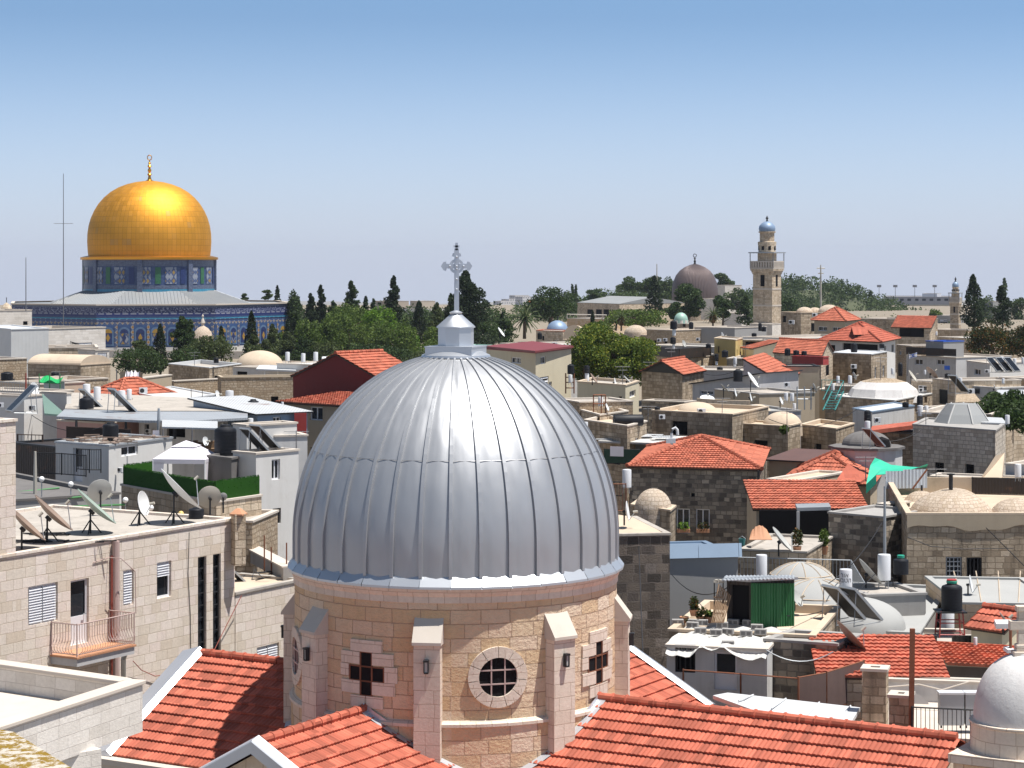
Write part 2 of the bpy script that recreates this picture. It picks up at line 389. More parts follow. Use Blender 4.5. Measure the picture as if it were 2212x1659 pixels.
sheet('cabin_panel', (.56,.56,.55), .4, .5, .1, 0, 0, .01)
sheet('brown_dome_lead', (.14,.105,.10), .5, .5, .3, 0, 0, .12)
tilemat('roof_tile_new', (.43,.118,.074), .3, .3)
tilemat('roof_tile_orange', (.42,.128,.078), .25, .3)
tilemat('roof_tile_old', (.46,.13,.075), .3, .35)
tilemat('roof_tile_deep', (.41,.11,.07), .15, .15)
leafmat('leaf_dark', (.02,.038,.012), (.045,.078,.022), (.07,.11,.032))
leafmat('leaf_cypress', (.013,.024,.011), (.029,.048,.019), (.045,.068,.027))
leafmat('leaf_mid', (.045,.08,.016), (.095,.15,.027), (.15,.20,.04))
leafmat('leaf_bright', (.05,.11,.01), (.12,.23,.02), (.18,.30,.03))
leafmat('leaf_olive', (.035,.052,.017), (.08,.108,.037), (.12,.145,.055))
leafmat('leaf_flowering', (.05,.09,.014), (.115,.17,.026), (.30,.30,.04))
leafmat('leaf_rusty', (.02,.035,.010), (.045,.06,.015), (.20,.085,.02))
leafmat('leaf_far', (.035,.06,.02), (.065,.10,.03), (.095,.135,.045))
leafmat('hedge_green', (.012,.06,.008), (.03,.12,.012), (.05,.17,.02))
leafmat('palm_leaf', (.03,.05,.02), (.07,.10,.035), (.13,.15,.06))
leafmat('dry_palm', (.16,.09,.04), (.28,.17,.08), (.36,.24,.12))
# ------------------------------------------------------------------ builders
def tile_slope(mb, poly, course=.42, roll=.2, amp=.028, step=.055, ns=4, lift=0):
    """roof tiles laid in overlapping courses on a polygon whose first edge is the eave"""
    P = [Vector(p) for p in poly]; u = (P[1]-P[0]).normalized()
    n = u.cross(P[2]-P[0]).normalized()
    if n.z < 0: n = -n
    v = n.cross(u)
    if v.z < 0: v = -v
    q = [((p-P[0]).dot(u), (p-P[0]).dot(v)) for p in P]; H = max(b for a, b in q)
    def rng(h):
        xs = []; m = len(q); h = min(max(h, 1e-4), H-1e-4)
        for i in range(m):
            (a0,b0),(a1,b1) = q[i], q[(i+1)%m]
            if (b0-h)*(b1-h) <= 0 and abs(b1-b0) > 1e-9: xs.append(a0+(a1-a0)*(h-b0)/(b1-b0))
        return (min(xs), max(xs)) if xs else (0, 0)
    rows = max(1, round(H/course)); c = H/rows
    o = np.array(P[0]) + np.array(n)*lift; un, vn, nn = np.array(u), np.array(v), np.array(n)
    for i in range(rows):
        l0, r0 = rng(i*c); l1, r1 = rng((i+1)*c); lo, hi = min(l0,l1), max(r0,r1)
        if hi-lo < .02: continue
        if amp > 0: g = np.arange(math.floor(lo/roll)*ns, math.ceil(hi/roll)*ns+1)*(roll/ns)
        else: g = np.linspace(lo, hi, max(2, int((hi-lo)/1.5)+2))
        jig = np.random.default_rng(i).normal(0, .004, len(g)//max(ns,1)+2) if amp > 0 else None
        h = (amp*np.abs(np.sin(math.pi*g/roll)) + (np.repeat(jig, ns)[:len(g)] if len(jig)*ns >= len(g) else 0)) if amp > 0 else np.zeros(len(g))
        a = np.clip(g, l0, r0); b = np.clip(g, l1, r1); k = len(g)
        L0 = o + a[:,None]*un + (i*c)*vn + (h*0-.01)[:,None]*nn
        L1 = o + a[:,None]*un + (i*c)*vn + (h+step)[:,None]*nn
        L2 = o + b[:,None]*un + ((i+1)*c)*vn + (h+.0)[:,None]*nn
        fs = []; uvs = []
        for j in range(k-1):
            fs.append((j, j+1, k+j+1, k+j)); uvs.append(((a[j],i*c),(a[j+1],i*c),(a[j+1],i*c+.02),(a[j],i*c+.02)))
            fs.append((k+j, k+j+1, 2*k+j+1, 2*k+j)); uvs.append(((g[j],i*c+.01),(g[j+1],i*c+.01),(g[j+1],(i+1)*c-.01),(g[j],(i+1)*c-.01)))
        mb.add(np.concatenate([L0,L1,L2]).tolist(), fs, uvs)
    return mb
def ridge_tiles(mb, p, q, r=.1, pitch=.42, n=8):
    p, q = Vector(p), Vector(q); L = (q-p).length; d = (q-p)/L; m = max(1, round(L/pitch)); c = L/m
    for i in range(m):
        a = p + d*(i*c); mb.tube([a, a+d*.05, a+d*.06, a+d*(c+.02)], [r*1.22, r*1.22, r*1.02, r*.96], n)
    return mb
def wall_mesh(mb, p, q, z0, z1, holes=(), rev=.18):
    """vertical wall from p to q (outside on the right of p->q) with real openings"""
    p, q = Vector((p[0],p[1],0)), Vector((q[0],q[1],0)); L = (q-p).length; d = (q-p)/L; n = Vector((d.y,-d.x,0))
    us = sorted({0, L, *[min(max(x,0),L) for h in holes for x in h[:2]]}); zs = sorted({z0, z1, *[min(max(x,z0),z1) for h in holes for x in h[2:4]]})
    pt = lambda u, z, k=0: p + d*u - n*k + Vector((0,0,z))
    for i in range(len(us)-1):
        for j in range(len(zs)-1):
            cu, cz = (us[i]+us[i+1])/2, (zs[j]+zs[j+1])/2
            if any(h[0] < cu < h[1] and h[2] < cz < h[3] for h in holes): continue
            mb.quad(pt(us[i],zs[j]), pt(us[i+1],zs[j]), pt(us[i+1],zs[j+1]), pt(us[i],zs[j+1]))
    for a, b, c, e in [h[:4] for h in holes]:
        mb.quad(pt(a,c), pt(b,c), pt(b,c,rev), pt(a,c,rev)); mb.quad(pt(a,e,rev), pt(b,e,rev), pt(b,e), pt(a,e))
        mb.quad(pt(a,c), pt(a,c,rev), pt(a,e,rev), pt(a,e)); mb.quad(pt(b,c,rev), pt(b,c), pt(b,e), pt(b,e,rev))
    return d, n
def onwall(p, q, px, py=None):
    """image column -> distance along a wall, and height of an image row there"""
    k = (px-HX)/F; dx, dy = q[0]-p[0], q[1]-p[1]; L = math.hypot(dx, dy)
    t = (k*p[1]-p[0])/(dx-k*dy); Y = p[1]+t*dy
    return (t*L, CZ-(py-HY)/F*Y) if py is not None else t*L
def wholes(p, q, wins):
    out = []
    for x0, y0, x1, y1, st in wins:
        a, z1 = onwall(p, q, x0, y0); b, _ = onwall(p, q, x1, y0); _, z0 = onwall(p, q, (x0+x1)/2, y1)
        out.append((min(a,b), max(a,b), min(z0,z1), max(z0,z1), st))
    return out
def window(p, q, h, parent, rev=.18):
    a, b, c, e, st = h; p, q = Vector((p[0],p[1],0)), Vector((q[0],q[1],0)); d = (q-p).normalized(); n = Vector((d.y,-d.x,0)); Z = Vector((0,0,1))
    at = lambda u, z, k=0: p + d*u + n*k + Z*z
    def bar(m, u0, u1, z0, z1, k, t=.05): m.obox(at(u0,z0,k-t), d*(u1-u0), n*t, Z*(z1-z0))
    W_, H_ = b-a, e-c; pane = MB().quad(at(a,c,-rev+.01), at(b,c,-rev+.01), at(b,e,-rev+.01), at(a,e,-rev+.01))
    if st == 'void':
        return pane.build('opening', 'dark_void', parent)
    m = MB(); fw = min(.07, W_*.12)
    k = -rev+.09
    bar(m,a,a+fw,c,e,k); bar(m,b-fw,b,c,e,k); bar(m,a+fw,b-fw,c,c+fw,k); bar(m,a+fw,b-fw,e-fw,e,k)
    if st == 'dark':
        bar(m,(a+b)/2-fw/2,(a+b)/2+fw/2,c+fw,e-fw,k-.01,.04)
    elif st == 'cross':
        bar(m,(a+b)/2-fw/2,(a+b)/2+fw/2,c+fw,e-fw,k-.01,.04); z = c+H_*.62; bar(m,a+fw,b-fw,z,z+fw,k-.005,.04)
    fm = 'window_white' if st in ('dark','cross','shutter','door','half') else 'dark_metal'
    if st == 'lattice':
        nb = max(3, int(H_/.45))
        for i in range(1, nb): z = c+H_*i/nb; bar(m,a+fw,b-fw,z-.02,z+.02,k,.03)
    if st in ('grid','bars'):
        nb = max(3, int(W_/.16)); g = .022
        for i in range(1, nb): u = a+W_*i/nb; bar(m,u-g,u+g,c+fw,e-fw,-.03,.03)
        if st == 'grid':
            nb = max(3, int(H_/.2))
            for i in range(1, nb): z = c+H_*i/nb; bar(m,a+fw,b-fw,z-g,z+g,-.02,.02)
        fm = 'galvanised' if st == 'grid' else 'dark_metal'
    f = m.build('window' if st != 'door' else 'door', fm, parent)
    if st in ('shutter', 'half'):
        s = MB(); z0 = c+fw if st == 'shutter' else c+H_*.6; ns = max(3, int((e-fw-z0)/.085))
        for half in ((a+fw,(a+b)/2-fw*.3),((a+b)/2+fw*.3,b-fw)) if W_ > 1 else ((a+fw,b-fw),):
            for i in range(ns):
                z = z0+(e-fw-z0)*i/ns; hh = (e-fw-z0)/ns
                if W_ > 1.5 and half[0] > (a+b)/2 and i in (ns//2-1, ns//2): continue
                s.obox(at(half[0],z,-.1), d*(half[1]-half[0]), n*.075-Z*.0+n*0, Z*.018+n*.0)
                s.quad(at(half[0],z,-.02), at(half[1],z,-.02), at(half[1],z+hh*.92,-.085), at(half[0],z+hh*.92,-.085))
        s.build('shutter_slats', 'window_white', f)
    if st == 'door':
        s = MB(); s.obox(at(a+fw,c+.02,k-.05), d*(W_-2*fw), n*.04, Z*(H_*.42)); s.build('door_panel', 'window_white', f)
        s = MB(); s.tube([at(b-fw*2,c+H_*.45,k), at(b-fw*2,c+H_*.45,k+.08), at(b-fw*4,c+H_*.45,k+.08)], .02, 5); s.build('handle', 'galvanised', f)
    pane.build('pane', 'glass' if st != 'bars' else 'dark_void', f)
    return f
def bld(name, label, pts, ytop, zb=None, dep=6, wall='tan_masonry', roof='roof_screed', par=.35, wins=(), cat='building', style='flat', rise=1.5,
        axis=0, ov=.25, tile='roof_tile_orange', ns=3, cop=None, group=None, ref=None, hbot=None, ycap=None):
    """pts: (column, depth) of visible corners A,B[,C]; ytop: image row of the wall top at pts[ref]"""
    g = [W(x, 0, Y) for x, Y in pts]; g = [Vector((p.x, p.y)) for p in g]
    if len(g) == 2:
        d = (g[1]-g[0]).normalized(); n = Vector((d.y, -d.x)); g += [g[1]-n*dep, g[0]-n*dep]
    else: g.append(g[0]+g[2]-g[1])
    ref = (1 if len(pts) == 3 else 0) if ref is None else ref; zt = CZ-(ytop-HY)/F*pts[ref][1]; zb = zt-(hbot or 9) if zb is None else zb
    c = sum(g, Vector((0,0)))/4
    t = thing(name, label, cat, (c.x, c.y, zb), group)
    mb = MB(); hl = []
    for e in range(4):
        p, q = g[e], g[(e+1)%4]; auto = []
        if not wins and cat == 'house' and style != 'gable' and (hbot or 9) >= 5 and pts[0][1] < 420 and e < len(pts)-1:      # every town house has a few small openings
            L = (q-p).length; k = int(L/2.6); rr = random.Random(int(pts[0][0]*7+e))
            for i in range(k):
                if rr.random() < .3: continue
                u = L*(i+.5)/k+rr.uniform(-.35,.35); hw, hh = rr.choice(((.32,.5),(.45,.55),(.25,.35))); z = zt-par-rr.choice((.75,.95,1.3)); auto.append((u-hw, u+hw, z-2*hh, z, rr.choice(('dark','void','bars','cross'))))
        hs = auto+wholes(p, q, [w_[1:] for w_ in wins if w_[0] == e]); hs = [h for h in hs if h[1]-h[0] > .05]
        wall_mesh(mb, p, q, zb, zt, hs); hl.append((p, q, hs))
    G3 = [Vector((p.x,p.y,zt)) for p in g]; A, B, C, D = G3; up = Vector((0,0,rise))
    roofs = []; ridges = []
    if style == 'gable':
        if axis == 0: Rl, Rr = (A+D)/2+up, (B+C)/2+up; sl = [[A,B,Rr,Rl],[C,D,Rl,Rr]]; tri = [(B,C,Rr),(D,A,Rl)]
        else: Rl, Rr = (A+B)/2+up, (D+C)/2+up; sl = [[D,A,Rl,Rr],[B,C,Rr,Rl]]; tri = [(A,B,Rl),(C,D,Rr)]
        for q in tri: mb.add(q, [(0,1,2)])
        ax = (Rr-Rl).normalized(); Rl, Rr = Rl-ax*ov, Rr+ax*ov
        for i, q in enumerate(sl):
            e0, e1, r1, r0 = [Vector(x) for x in q]; dn = ((e0+e1)/2-(r0+r1)/2).normalized()*ov; au = (e1-e0).normalized()*ov
            roofs.append([e0+dn-au, e1+dn+au, r1+au, r0-au])
        ridges = [(Rl, Rr)]
    elif style in ('hip', 'pyramid'):
        o = .0; X = [p+(p-Vector((c.x,c.y,zt))).normalized()*ov*1.4-Vector((0,0,.08)) for p in G3]; A2,B2,C2,D2 = X
        if style == 'pyramid': Rl = Rr = sum(G3, Vector())/4+up
        else:
            wd = min((B-A).length, (C-B).length)*.5
            if (B-A).length >= (C-B).length: m0, m1 = (A+D)/2, (B+C)/2
            else: m0, m1 = (A+B)/2, (C+D)/2
            dd = (m1-m0).normalized(); Rl, Rr = m0+dd*wd+up, m1-dd*wd+up
        if style == 'pyramid': roofs = [[A2,B2,Rl],[B2,C2,Rl],[C2,D2,Rl],[D2,A2,Rl]]; ridges = [(A2,Rl),(B2,Rl),(C2,Rl),(D2,Rl)]
        elif (B-A).length >= (C-B).length: roofs = [[A2,B2,Rr,Rl],[B2,C2,Rr],[C2,D2,Rl,Rr],[D2,A2,Rl]]; ridges = [(Rl,Rr),(A2,Rl),(B2,Rr),(C2,Rr),(D2,Rl)]
        else: roofs = [[A2,B2,Rl],[B2,C2,Rr,Rl],[C2,D2,Rr],[D2,A2,Rl,Rr]]; ridges = [(Rl,Rr),(A2,Rl),(B2,Rl),(C2,Rr),(D2,Rr)]
    elif style == 'mono':                          # single slope: edge `axis` is the eave
        o = [0,1,2,3]; o = o[axis:]+o[:axis]; a_, b_, c_, d_ = [G3[i] for i in o]; c2, d2 = c_+up, d_+up
        mb.add([b_,c_,c2],[(0,1,2)]); mb.add([d_,a_,d2],[(0,1,2)]); mb.add([c_,d_,d2,c2],[(0,1,2,3)])
        dn = ((a_+b_)/2-(c2+d2)/2).normalized()*ov; au = (b_-a_).normalized()*ov
        roofs = [[a_+dn-au, b_+dn+au, c2-dn+au, d2-dn-au]]
    mb.build('wall', wall, t)
    for p, q, hs in hl:
        for h in hs: window(p, q, h, t)
    if style == 'flat':
        ins = []
        for i in range(4):
            a0, a1, a2 = g[i-1], g[i], g[(i+1)%4]; d1 = (a1-a0).normalized(); d2 = (a2-a1).normalized()
            n1, n2 = Vector((d1.y,-d1.x)), Vector((d2.y,-d2.x)); k = .22/max(.3, 1+n1.dot(n2)); ins.append((a1-(n1+n2)*k, a1+(n1+n2)*.05/max(.3,1+n1.dot(n2))))
        I = [x[0] for x in ins]; O = [x[1] for x in ins]
        rm = MB().quad(*[(p.x,p.y,zt-par) for p in I]); rm.build('roof', roof, t)
        pm = MB()
        for i in range(4):
            j = (i+1)%4; o0,o1,i0,i1 = O[i],O[j],I[i],I[j]
            z3 = zt+.07
            pm.quad((o0.x,o0.y,zt-.02),(o1.x,o1.y,zt-.02),(o1.x,o1.y,z3),(o0.x,o0.y,z3)); pm.quad((o0.x,o0.y,z3),(o1.x,o1.y,z3),(i1.x,i1.y,z3),(i0.x,i0.y,z3))
            pm.quad((i1.x,i1.y,zt-par),(i0.x,i0.y,zt-par),(i0.x,i0.y,z3),(i1.x,i1.y,z3)); pm.quad((o1.x,o1.y,zt-.02),(o0.x,o0.y,zt-.02),(i0.x,i0.y,zt-.02),(i1.x,i1.y,zt-.02))
        pm.build('parapet', cop or 'stone_coping', t)
    else:
        rm = MB(); um = MB()
        tm = tile
        istile = tm.startswith('roof_tile')
        for q in roofs:
            q = [Vector(p)+Vector((0,0,.03)) for p in q]
            if istile: tile_slope(rm, q, amp=.03 if ns else 0, ns=ns or 1)
            else: rm.quad(*q); 
            nrm = (q[1]-q[0]).cross(q[2]-q[0]).normalized(); nrm = nrm if nrm.z > 0 else -nrm
            k = len(q); lo = [p-nrm*.09 for p in q]; up_ = [p-nrm*.012 for p in q]
            um.add(up_+lo, [tuple(range(k,2*k))]+[(i,(i+1)%k,k+(i+1)%k,k+i) for i in range(k)])
        ro = rm.build('roof', tm, t); um.build('eaves', 'wood_dark' if istile else 'dark_metal', ro)
        if ridges and istile:
            rg = MB()
            for a_, b_ in ridges: ridge_tiles(rg, a_+Vector((0,0,.1)), b_+Vector((0,0,.1)), .11, .42, 6)
            rg.build('ridge_tiles', tm, ro)
    return dict(t=t, g=g, zt=zt, zb=zb, c=c)
def lid(t, mat, z0, z1, r=.25, name='lid'):            # coloured lid on a copied tank
    o = MB().lathe([(.02,z0),(r,z0),(r*1.02,z1-.02),(r*.9,z1),(.02,z1)], n=18).build(name, mat); o.parent = t; return o
def onroof(b, px, py, par=.35):                    # point where a pixel's ray meets the roof plane
    z = b['zt']-par; Y = (CZ-z)*F/(py-HY); return W(px, py, Y)
def dome_on(parent, px, py_base, Y, rpx, hpx, mat='dome_masonry', n=28, name='dome', oct_=False):
    p = W(px, py_base, Y); r, h = M(rpx, Y), M(hpx, Y)
    prof = [(r*math.cos(math.pi/2*i/10), h*math.sin(math.pi/2*i/10)) for i in range(10)]+[(.02, h)]
    m = MB(); m.lathe([(r*1.02,-h*.6)]+prof, p, 8 if oct_ else n, smooth=not oct_); return m.build(name, mat, parent)
# ------------------------------------------------------------------ foliage
def leaves(name, C, size, mat, parent, flat=.0):
    n = len(C); a = RNG.normal(size=(n,3)); a /= np.linalg.norm(a, axis=1)[:,None]
    b = RNG.normal(size=(n,3)); b -= (b*a).sum(1)[:,None]*a; b /= np.linalg.norm(b, axis=1)[:,None]
    s = size*RNG.uniform(.6,1.35,n)[:,None]; a = a*s; b = b*s*.6
    V = np.stack([C-a, C+b, C+a, C-b], 1).reshape(-1,3); off = np.array(wloc(parent)) if parent else np.zeros(3); V = V-off
    me = bpy.data.meshes.new(name); me.vertices.add(4*n); me.vertices.foreach_set('co', V.astype(np.float32).ravel())
    me.loops.add(4*n); me.loops.foreach_set('vertex_index', np.arange(4*n, dtype=np.int32))
    me.polygons.add(n); me.polygons.foreach_set('loop_start', np.arange(0,4*n,4, dtype=np.int32)); me.polygons.foreach_set('loop_total', np.full(n,4,np.int32))
    me.update(calc_edges=True); me.validate(); me.materials.append(MAT[mat])
    o = bpy.data.objects.new(name, me); COL.objects.link(o)
    if parent: o.parent = parent
    return o
def blob(n, c, r, shell=.55):
    d = RNG.normal(size=(n,3)); d /= np.linalg.norm(d, axis=1)[:,None]; k = RNG.uniform(shell**3,1,n)**(1/3)
    return np.array(c)+d*k[:,None]*np.array(r)
def crown_pts(kind, base, h, w, n):
    x, y, z = base
    if kind == 'cypress':
        t = RNG.uniform(0,1,n)**1.15; prof = np.minimum(1, t*6+.35)*np.clip(1-t, 0, 1)**.62*1.12; a = RNG.uniform(0,2*np.pi,n); ph = RNG.uniform(0,6,3)
        lump = 1+.16*np.sin(3*a+ph[0]+9*t)+.14*np.sin(17*t+2*a+ph[1])+RNG.normal(0,.09,n)
        r = w/2*prof*lump*np.sqrt(RNG.uniform(.25,1,n)); return np.stack([x+r*np.cos(a), y+r*np.sin(a), z+t*h], 1)
    out = []
    if kind == 'conifer':                          # ragged, tiered
        k = max(9, int(h/w*9))
        for i in range(k):
            t = (i+.5)/k; rr = w*.64*(1-t)**.7*RNG.uniform(.65,1.25)+w*.07; a = RNG.uniform(0,6.28)
            out.append(blob(n//k, (x+rr*.45*math.cos(a), y+rr*.45*math.sin(a), z+t*h*.97), (rr*.8, rr*.8, h/k*1.3), .1))
    elif kind == 'pine':
        k = 15
        for i in range(k):
            a = RNG.uniform(0,6.28); t = RNG.uniform(.25,1); rr = w/2*math.sqrt(max(.05,1-(t-.35)**2*1.6))*RNG.uniform(.15,.78)
            out.append(blob(n//k, (x+rr*math.cos(a), y+rr*math.sin(a), z+h*t*.93), (w*.2*RNG.uniform(.75,1.3), w*.2*RNG.uniform(.75,1.3), h*.095*RNG.uniform(.8,1.4)), .35))
    else:                                          # broad
        k = 30
        for i in range(k):
            a = RNG.uniform(0,6.28); ct = RNG.uniform(-.75,1); st_ = math.sqrt(1-ct*ct); q = RNG.uniform(.5,.86)
            out.append(blob(n//k, (x+w/2*q*st_*math.cos(a), y+w/2*q*st_*math.sin(a), z+h*.5+h*.5*q*ct), (w*.2*RNG.uniform(.7,1.25), w*.2*RNG.uniform(.7,1.25), h*.18*RNG.uniform(.7,1.25)), .4))
    return np.concatenate(out)
def tree(name, label, px, pyt, pyb, Y, wpx, kind, mat, group=None, dens=1.0, leaf=2.5, zground=None, cat='tree', lean=0):
    base = W(px, pyb, Y); h, w_ = M(pyb-pyt, Y), M(wpx, Y); zg = base.z-h*.25 if zground is None else zground
    t = thing(name, label, cat, (base.x, base.y, zg), group)
    n = int(max(600, min(30000, wpx*(pyb-pyt)*.215*3.0*dens)))
    C = crown_pts(kind, base, h, w_, n); leaves('crown', C, M(leaf, Y), mat, t)
    m = MB(); r = max(.08, w_*.035) if kind != 'cypress' else w_*.06
    m.tube([(base.x,base.y,zg), (base.x+r,base.y,base.z+h*.25), (base.x,base.y,base.z+h*.8)], [r*1.3, r, r*.25], 7)
    if kind != 'cypress':
        for i in range(7):
            a = i*2.4; z = base.z+h*(.12+.09*i); m.tube([(base.x,base.y,z), (base.x+w_*.3*math.cos(a), base.y+w_*.3*math.sin(a), z+h*.16)], [r*.5, r*.12], 5)
    m.build('trunk', 'trunk_bark', t)
    return t
def palm(label, px, pyt, pyb, Y, wpx, dry=False, group=None):
    base = W(px, pyb, Y); h = M(pyb-pyt, Y); w_ = M(wpx, Y); t = thing('palm_tree', label, 'palm', base, group); top = base+Vector((0,0,h*.62))
    MB().tube([base, base+Vector((0,0,h*.3)), top], [w_*.05, w_*.042, w_*.05], 8).build('trunk', 'trunk_bark', t)
    m = MB()
    for i in range(34):
        a = i*2.399; el = R(80-115*(i/34)); L = w_*.55*RNG.uniform(.85,1.1); p = [top]; d = Vector((math.cos(a)*math.cos(el), math.sin(a)*math.cos(el), math.sin(el)))
        for k in range(6): d = (d+Vector((0,0,-.16))).normalized(); p.append(p[-1]+d*L/6)
        for k in range(6):
            sdv = (p[k+1]-p[k]).cross(Vector((0,0,1))).normalized()*w_*.035; 
            for s_ in (1,-1): m.quad(p[k], p[k+1], p[k+1]+sdv*s_*(1-k/7)-Vector((0,0,w_*.02)), p[k]+sdv*s_*(1-max(k-1,0)/7)-Vector((0,0,w_*.02)))
    m.build('fronds', 'palm_leaf', t)
    if dry:
        C = blob(700, top-Vector((0,0,h*.16)), (w_*.16,w_*.16,h*.2), .6); leaves('dry_skirt', C, M(3,Y), 'dry_palm', t)
    return t
# ------------------------------------------------------------------ rooftop things
def mk_heater():
    t = thing('water_heater', 'white upright solar water heater tank on a rooftop', 'water heater')
    MB().lathe([(.02,.35),(.25,.36),(.28,.40),(.28,1.42),(.26,1.47),(.02,1.5)], n=20).build('tank_body', 'white_enamel', t)
    m = MB()
    for i in range(3): a = i*2.094+.4; m.tube([(.24*math.sin(a),.24*math.cos(a),0),(.22*math.sin(a),.22*math.cos(a),.4)], .02, 5)
    m.lathe([(.265,.37),(.285,.37),(.285,.40),(.265,.40)], n=16); m.build('stand', 'galvanised', t)
    MB().tube([(.27,0,.5),(.36,0,.48),(.38,0,.1),(.5,-.1,.02)], .018, 5).build('pipe', 'cable_rubber', t)
    return t
def mk_tank():
    t = thing('water_tank', 'black plastic water tank on a rooftop', 'water tank')
    prof = [(.02,0),(.5,.0),(.53,.04)]
    for i in range(7): z = .1+i*.17; prof += [(.53,z),(.523,z+.03),(.53,z+.06)]
    prof += [(.53,1.26),(.48,1.36),(.26,1.46),(.25,1.47)]
    MB().lathe(prof, n=28, ur=.5).build('tank_body', 'black_plastic', t)
    MB().lathe([(.25,1.45),(.25,1.53),(.22,1.55),(.02,1.56)], n=20).build('lid', 'black_plastic', t)
    return t
def mk_slim():
    t = thing('water_tank', 'slim black water tank stacked over a white heater', 'water tank')
    MB().lathe([(.02,0),(.32,0),(.34,.05),(.34,1.05),(.30,1.15),(.2,1.2),(.2,1.25),(.02,1.26)], n=20).build('tank_body', 'black_plastic', t)
    MB().lathe([(.345,.3),(.36,.32),(.345,.34)], n=20).lathe([(.345,.75),(.36,.77),(.345,.79)], n=20).build('tank_bands', 'black_plastic', t)
    return t
def mk_panel():
    t = thing('solar_panel', 'tilted solar water panel with dark glass', 'solar panel')
    up = Vector((0,.72,.69)); n = Vector((0,-.69,.72)); o = Vector((-.5,0,.12))
    m = MB()
    for a_, b_, c_ in ((o, Vector((.05,0,0)), up*1.9), (o+Vector((.95,0,0)), Vector((.05,0,0)), up*1.9), (o+Vector((.05,0,0)), Vector((.9,0,0)), up*.05), (o+Vector((.05,0,0))+up*1.85, Vector((.9,0,0)), up*.05)): m.obox(a_, b_, c_, n*.1)
    m.build('panel_frame', 'galvanised', t); MB().obox(o+Vector((.045,0,0))+up*.045+n*.02, (.91,0,0), up*1.81, n*.04).build('panel_body', 'dark_metal', t)
    MB().obox(o+Vector((.04,0,0))+up*.04+n*.085, (.92,0,0), up*1.82, n*.01).build('glass_cover', 'solar_glass', t)
    m = MB()
    for x in (-.45,.45): m.tube([(x,1.25,1.3),(x,1.35,0)], .02, 5); m.tube([(x,.05,.1),(x,1.35,.03)], .02, 5)
    m.build('support', 'galvanised', t); return t
def mk_ac():
    t = thing('air_conditioner', 'white air conditioner unit outside', 'air conditioner')
    MB().box((0,0,.3),(.85,.32,.6)).build('casing', 'white_enamel', t, bevel=.02)
    m = MB(); m.tube([(-.13,-.165,.3),(-.13,-.18,.3)], .23, 20); m.build('fan_grille', 'dark_metal', t)
    for x in (-.3,.3): MB().box((x,0,-.05),(.05,.36,.1)).build('bracket', 'galvanised', t)
    return t
HEATER, TANK, SLIM, PANEL, AC = Proto(mk_heater()), Proto(mk_tank()), Proto(mk_slim()), Proto(mk_panel()), Proto(mk_ac())
def heater(px, yt, yb, Y, label, group='water heaters on the rooftops', rz=0):
    h = M(yb-yt, Y); return HEATER.put(W(px, yb, Y), rz, h/1.5, label, group)
def tank(px, yt, yb, Y, wpx, label, group='black water tanks on the rooftops', P=None):
    P = P or TANK; hh, ww = (1.56, 1.06) if P is TANK else (1.26, .68)
    return P.put(W(px, yb, Y), 0, (M(wpx,Y)/ww, M(wpx,Y)/ww, M(yb-yt,Y)/hh), label, group)
def panel(px, yb, Y, rz, sc, label, group='solar panels on the rooftops'): return PANEL.put(W(px, yb, Y), R(rz), sc*.72, label, group)
def acu(px, yb, Y, wpx, rz, label, group='air conditioners on the roofs and walls'): return AC.put(W(px, yb, Y), R(rz), M(wpx,Y)/.85, label, group)
def dish(px, py, Y, rpx, az, el, mat, label, yb=None, arm=True, mesh=None, group='satellite dishes on the rooftops', tripod=False, mr=.035):
    """az: degrees to the right of towards the camera; yb: image row of the mast foot"""
    c = W(px, py, Y); r = M(rpx, Y); a, e = R(az), R(el); n = Vector((math.sin(a)*math.cos(e), -math.cos(a)*math.cos(e), math.sin(e)))
    foot = Vector((c.x-n.x*r*.35, c.y-n.y*r*.35, CZ-((yb or py+rpx*1.6)-HY)/F*Y))
    t = thing('satellite_dish', label, 'satellite dish', foot, group)
    q = n.to_track_quat('Z', 'Y'); m = MB(); dp = r*.2
    prof = [(r*i/8, dp*(i/8)**2-dp) for i in range(1,9)]; prof = [(.01,-dp)]+prof
    m.lathe(prof+[(r*1.0,.012+r*.01),(r*.985,.012+r*.01)]+[(x*.985, z+.014) for x, z in prof[::-1]], (0,0,0), 32)
    m.v = [tuple(q @ Vector(p)+c) for p in m.v]; m.build('reflector', mat, t, sharp=60)
    hub = c-n*dp*1.1; m = MB(); m.tube([foot, Vector((foot.x,foot.y,hub.z-r*.05)), hub], mr, 7)
    m.tube([hub-n*.12, hub], r*.13, 8)
    if tripod:
        for k in range(3): b = k*2.1+.5; m.tube([foot+Vector((.4*math.cos(b),.4*math.sin(b),0)), foot+Vector((0,0,.5))], mr*.7, 5)
    m.build('mast', 'dark_metal', t)
    if arm:
        fd = c+n*r*.75-Vector((0,0,r*.15)); lo = q @ Vector((0,-r*.9 if (q@Vector((0,1,0))).z > 0 else r*.9,0))+c
        m = MB(); m.tube([lo, fd], .018, 5); f = m.build('feed_arm', 'galvanised', t)
        MB().tube([fd-n*.09, fd+n*.1], .05, 8).build('feed_horn', 'dish_beige', f)
    return t
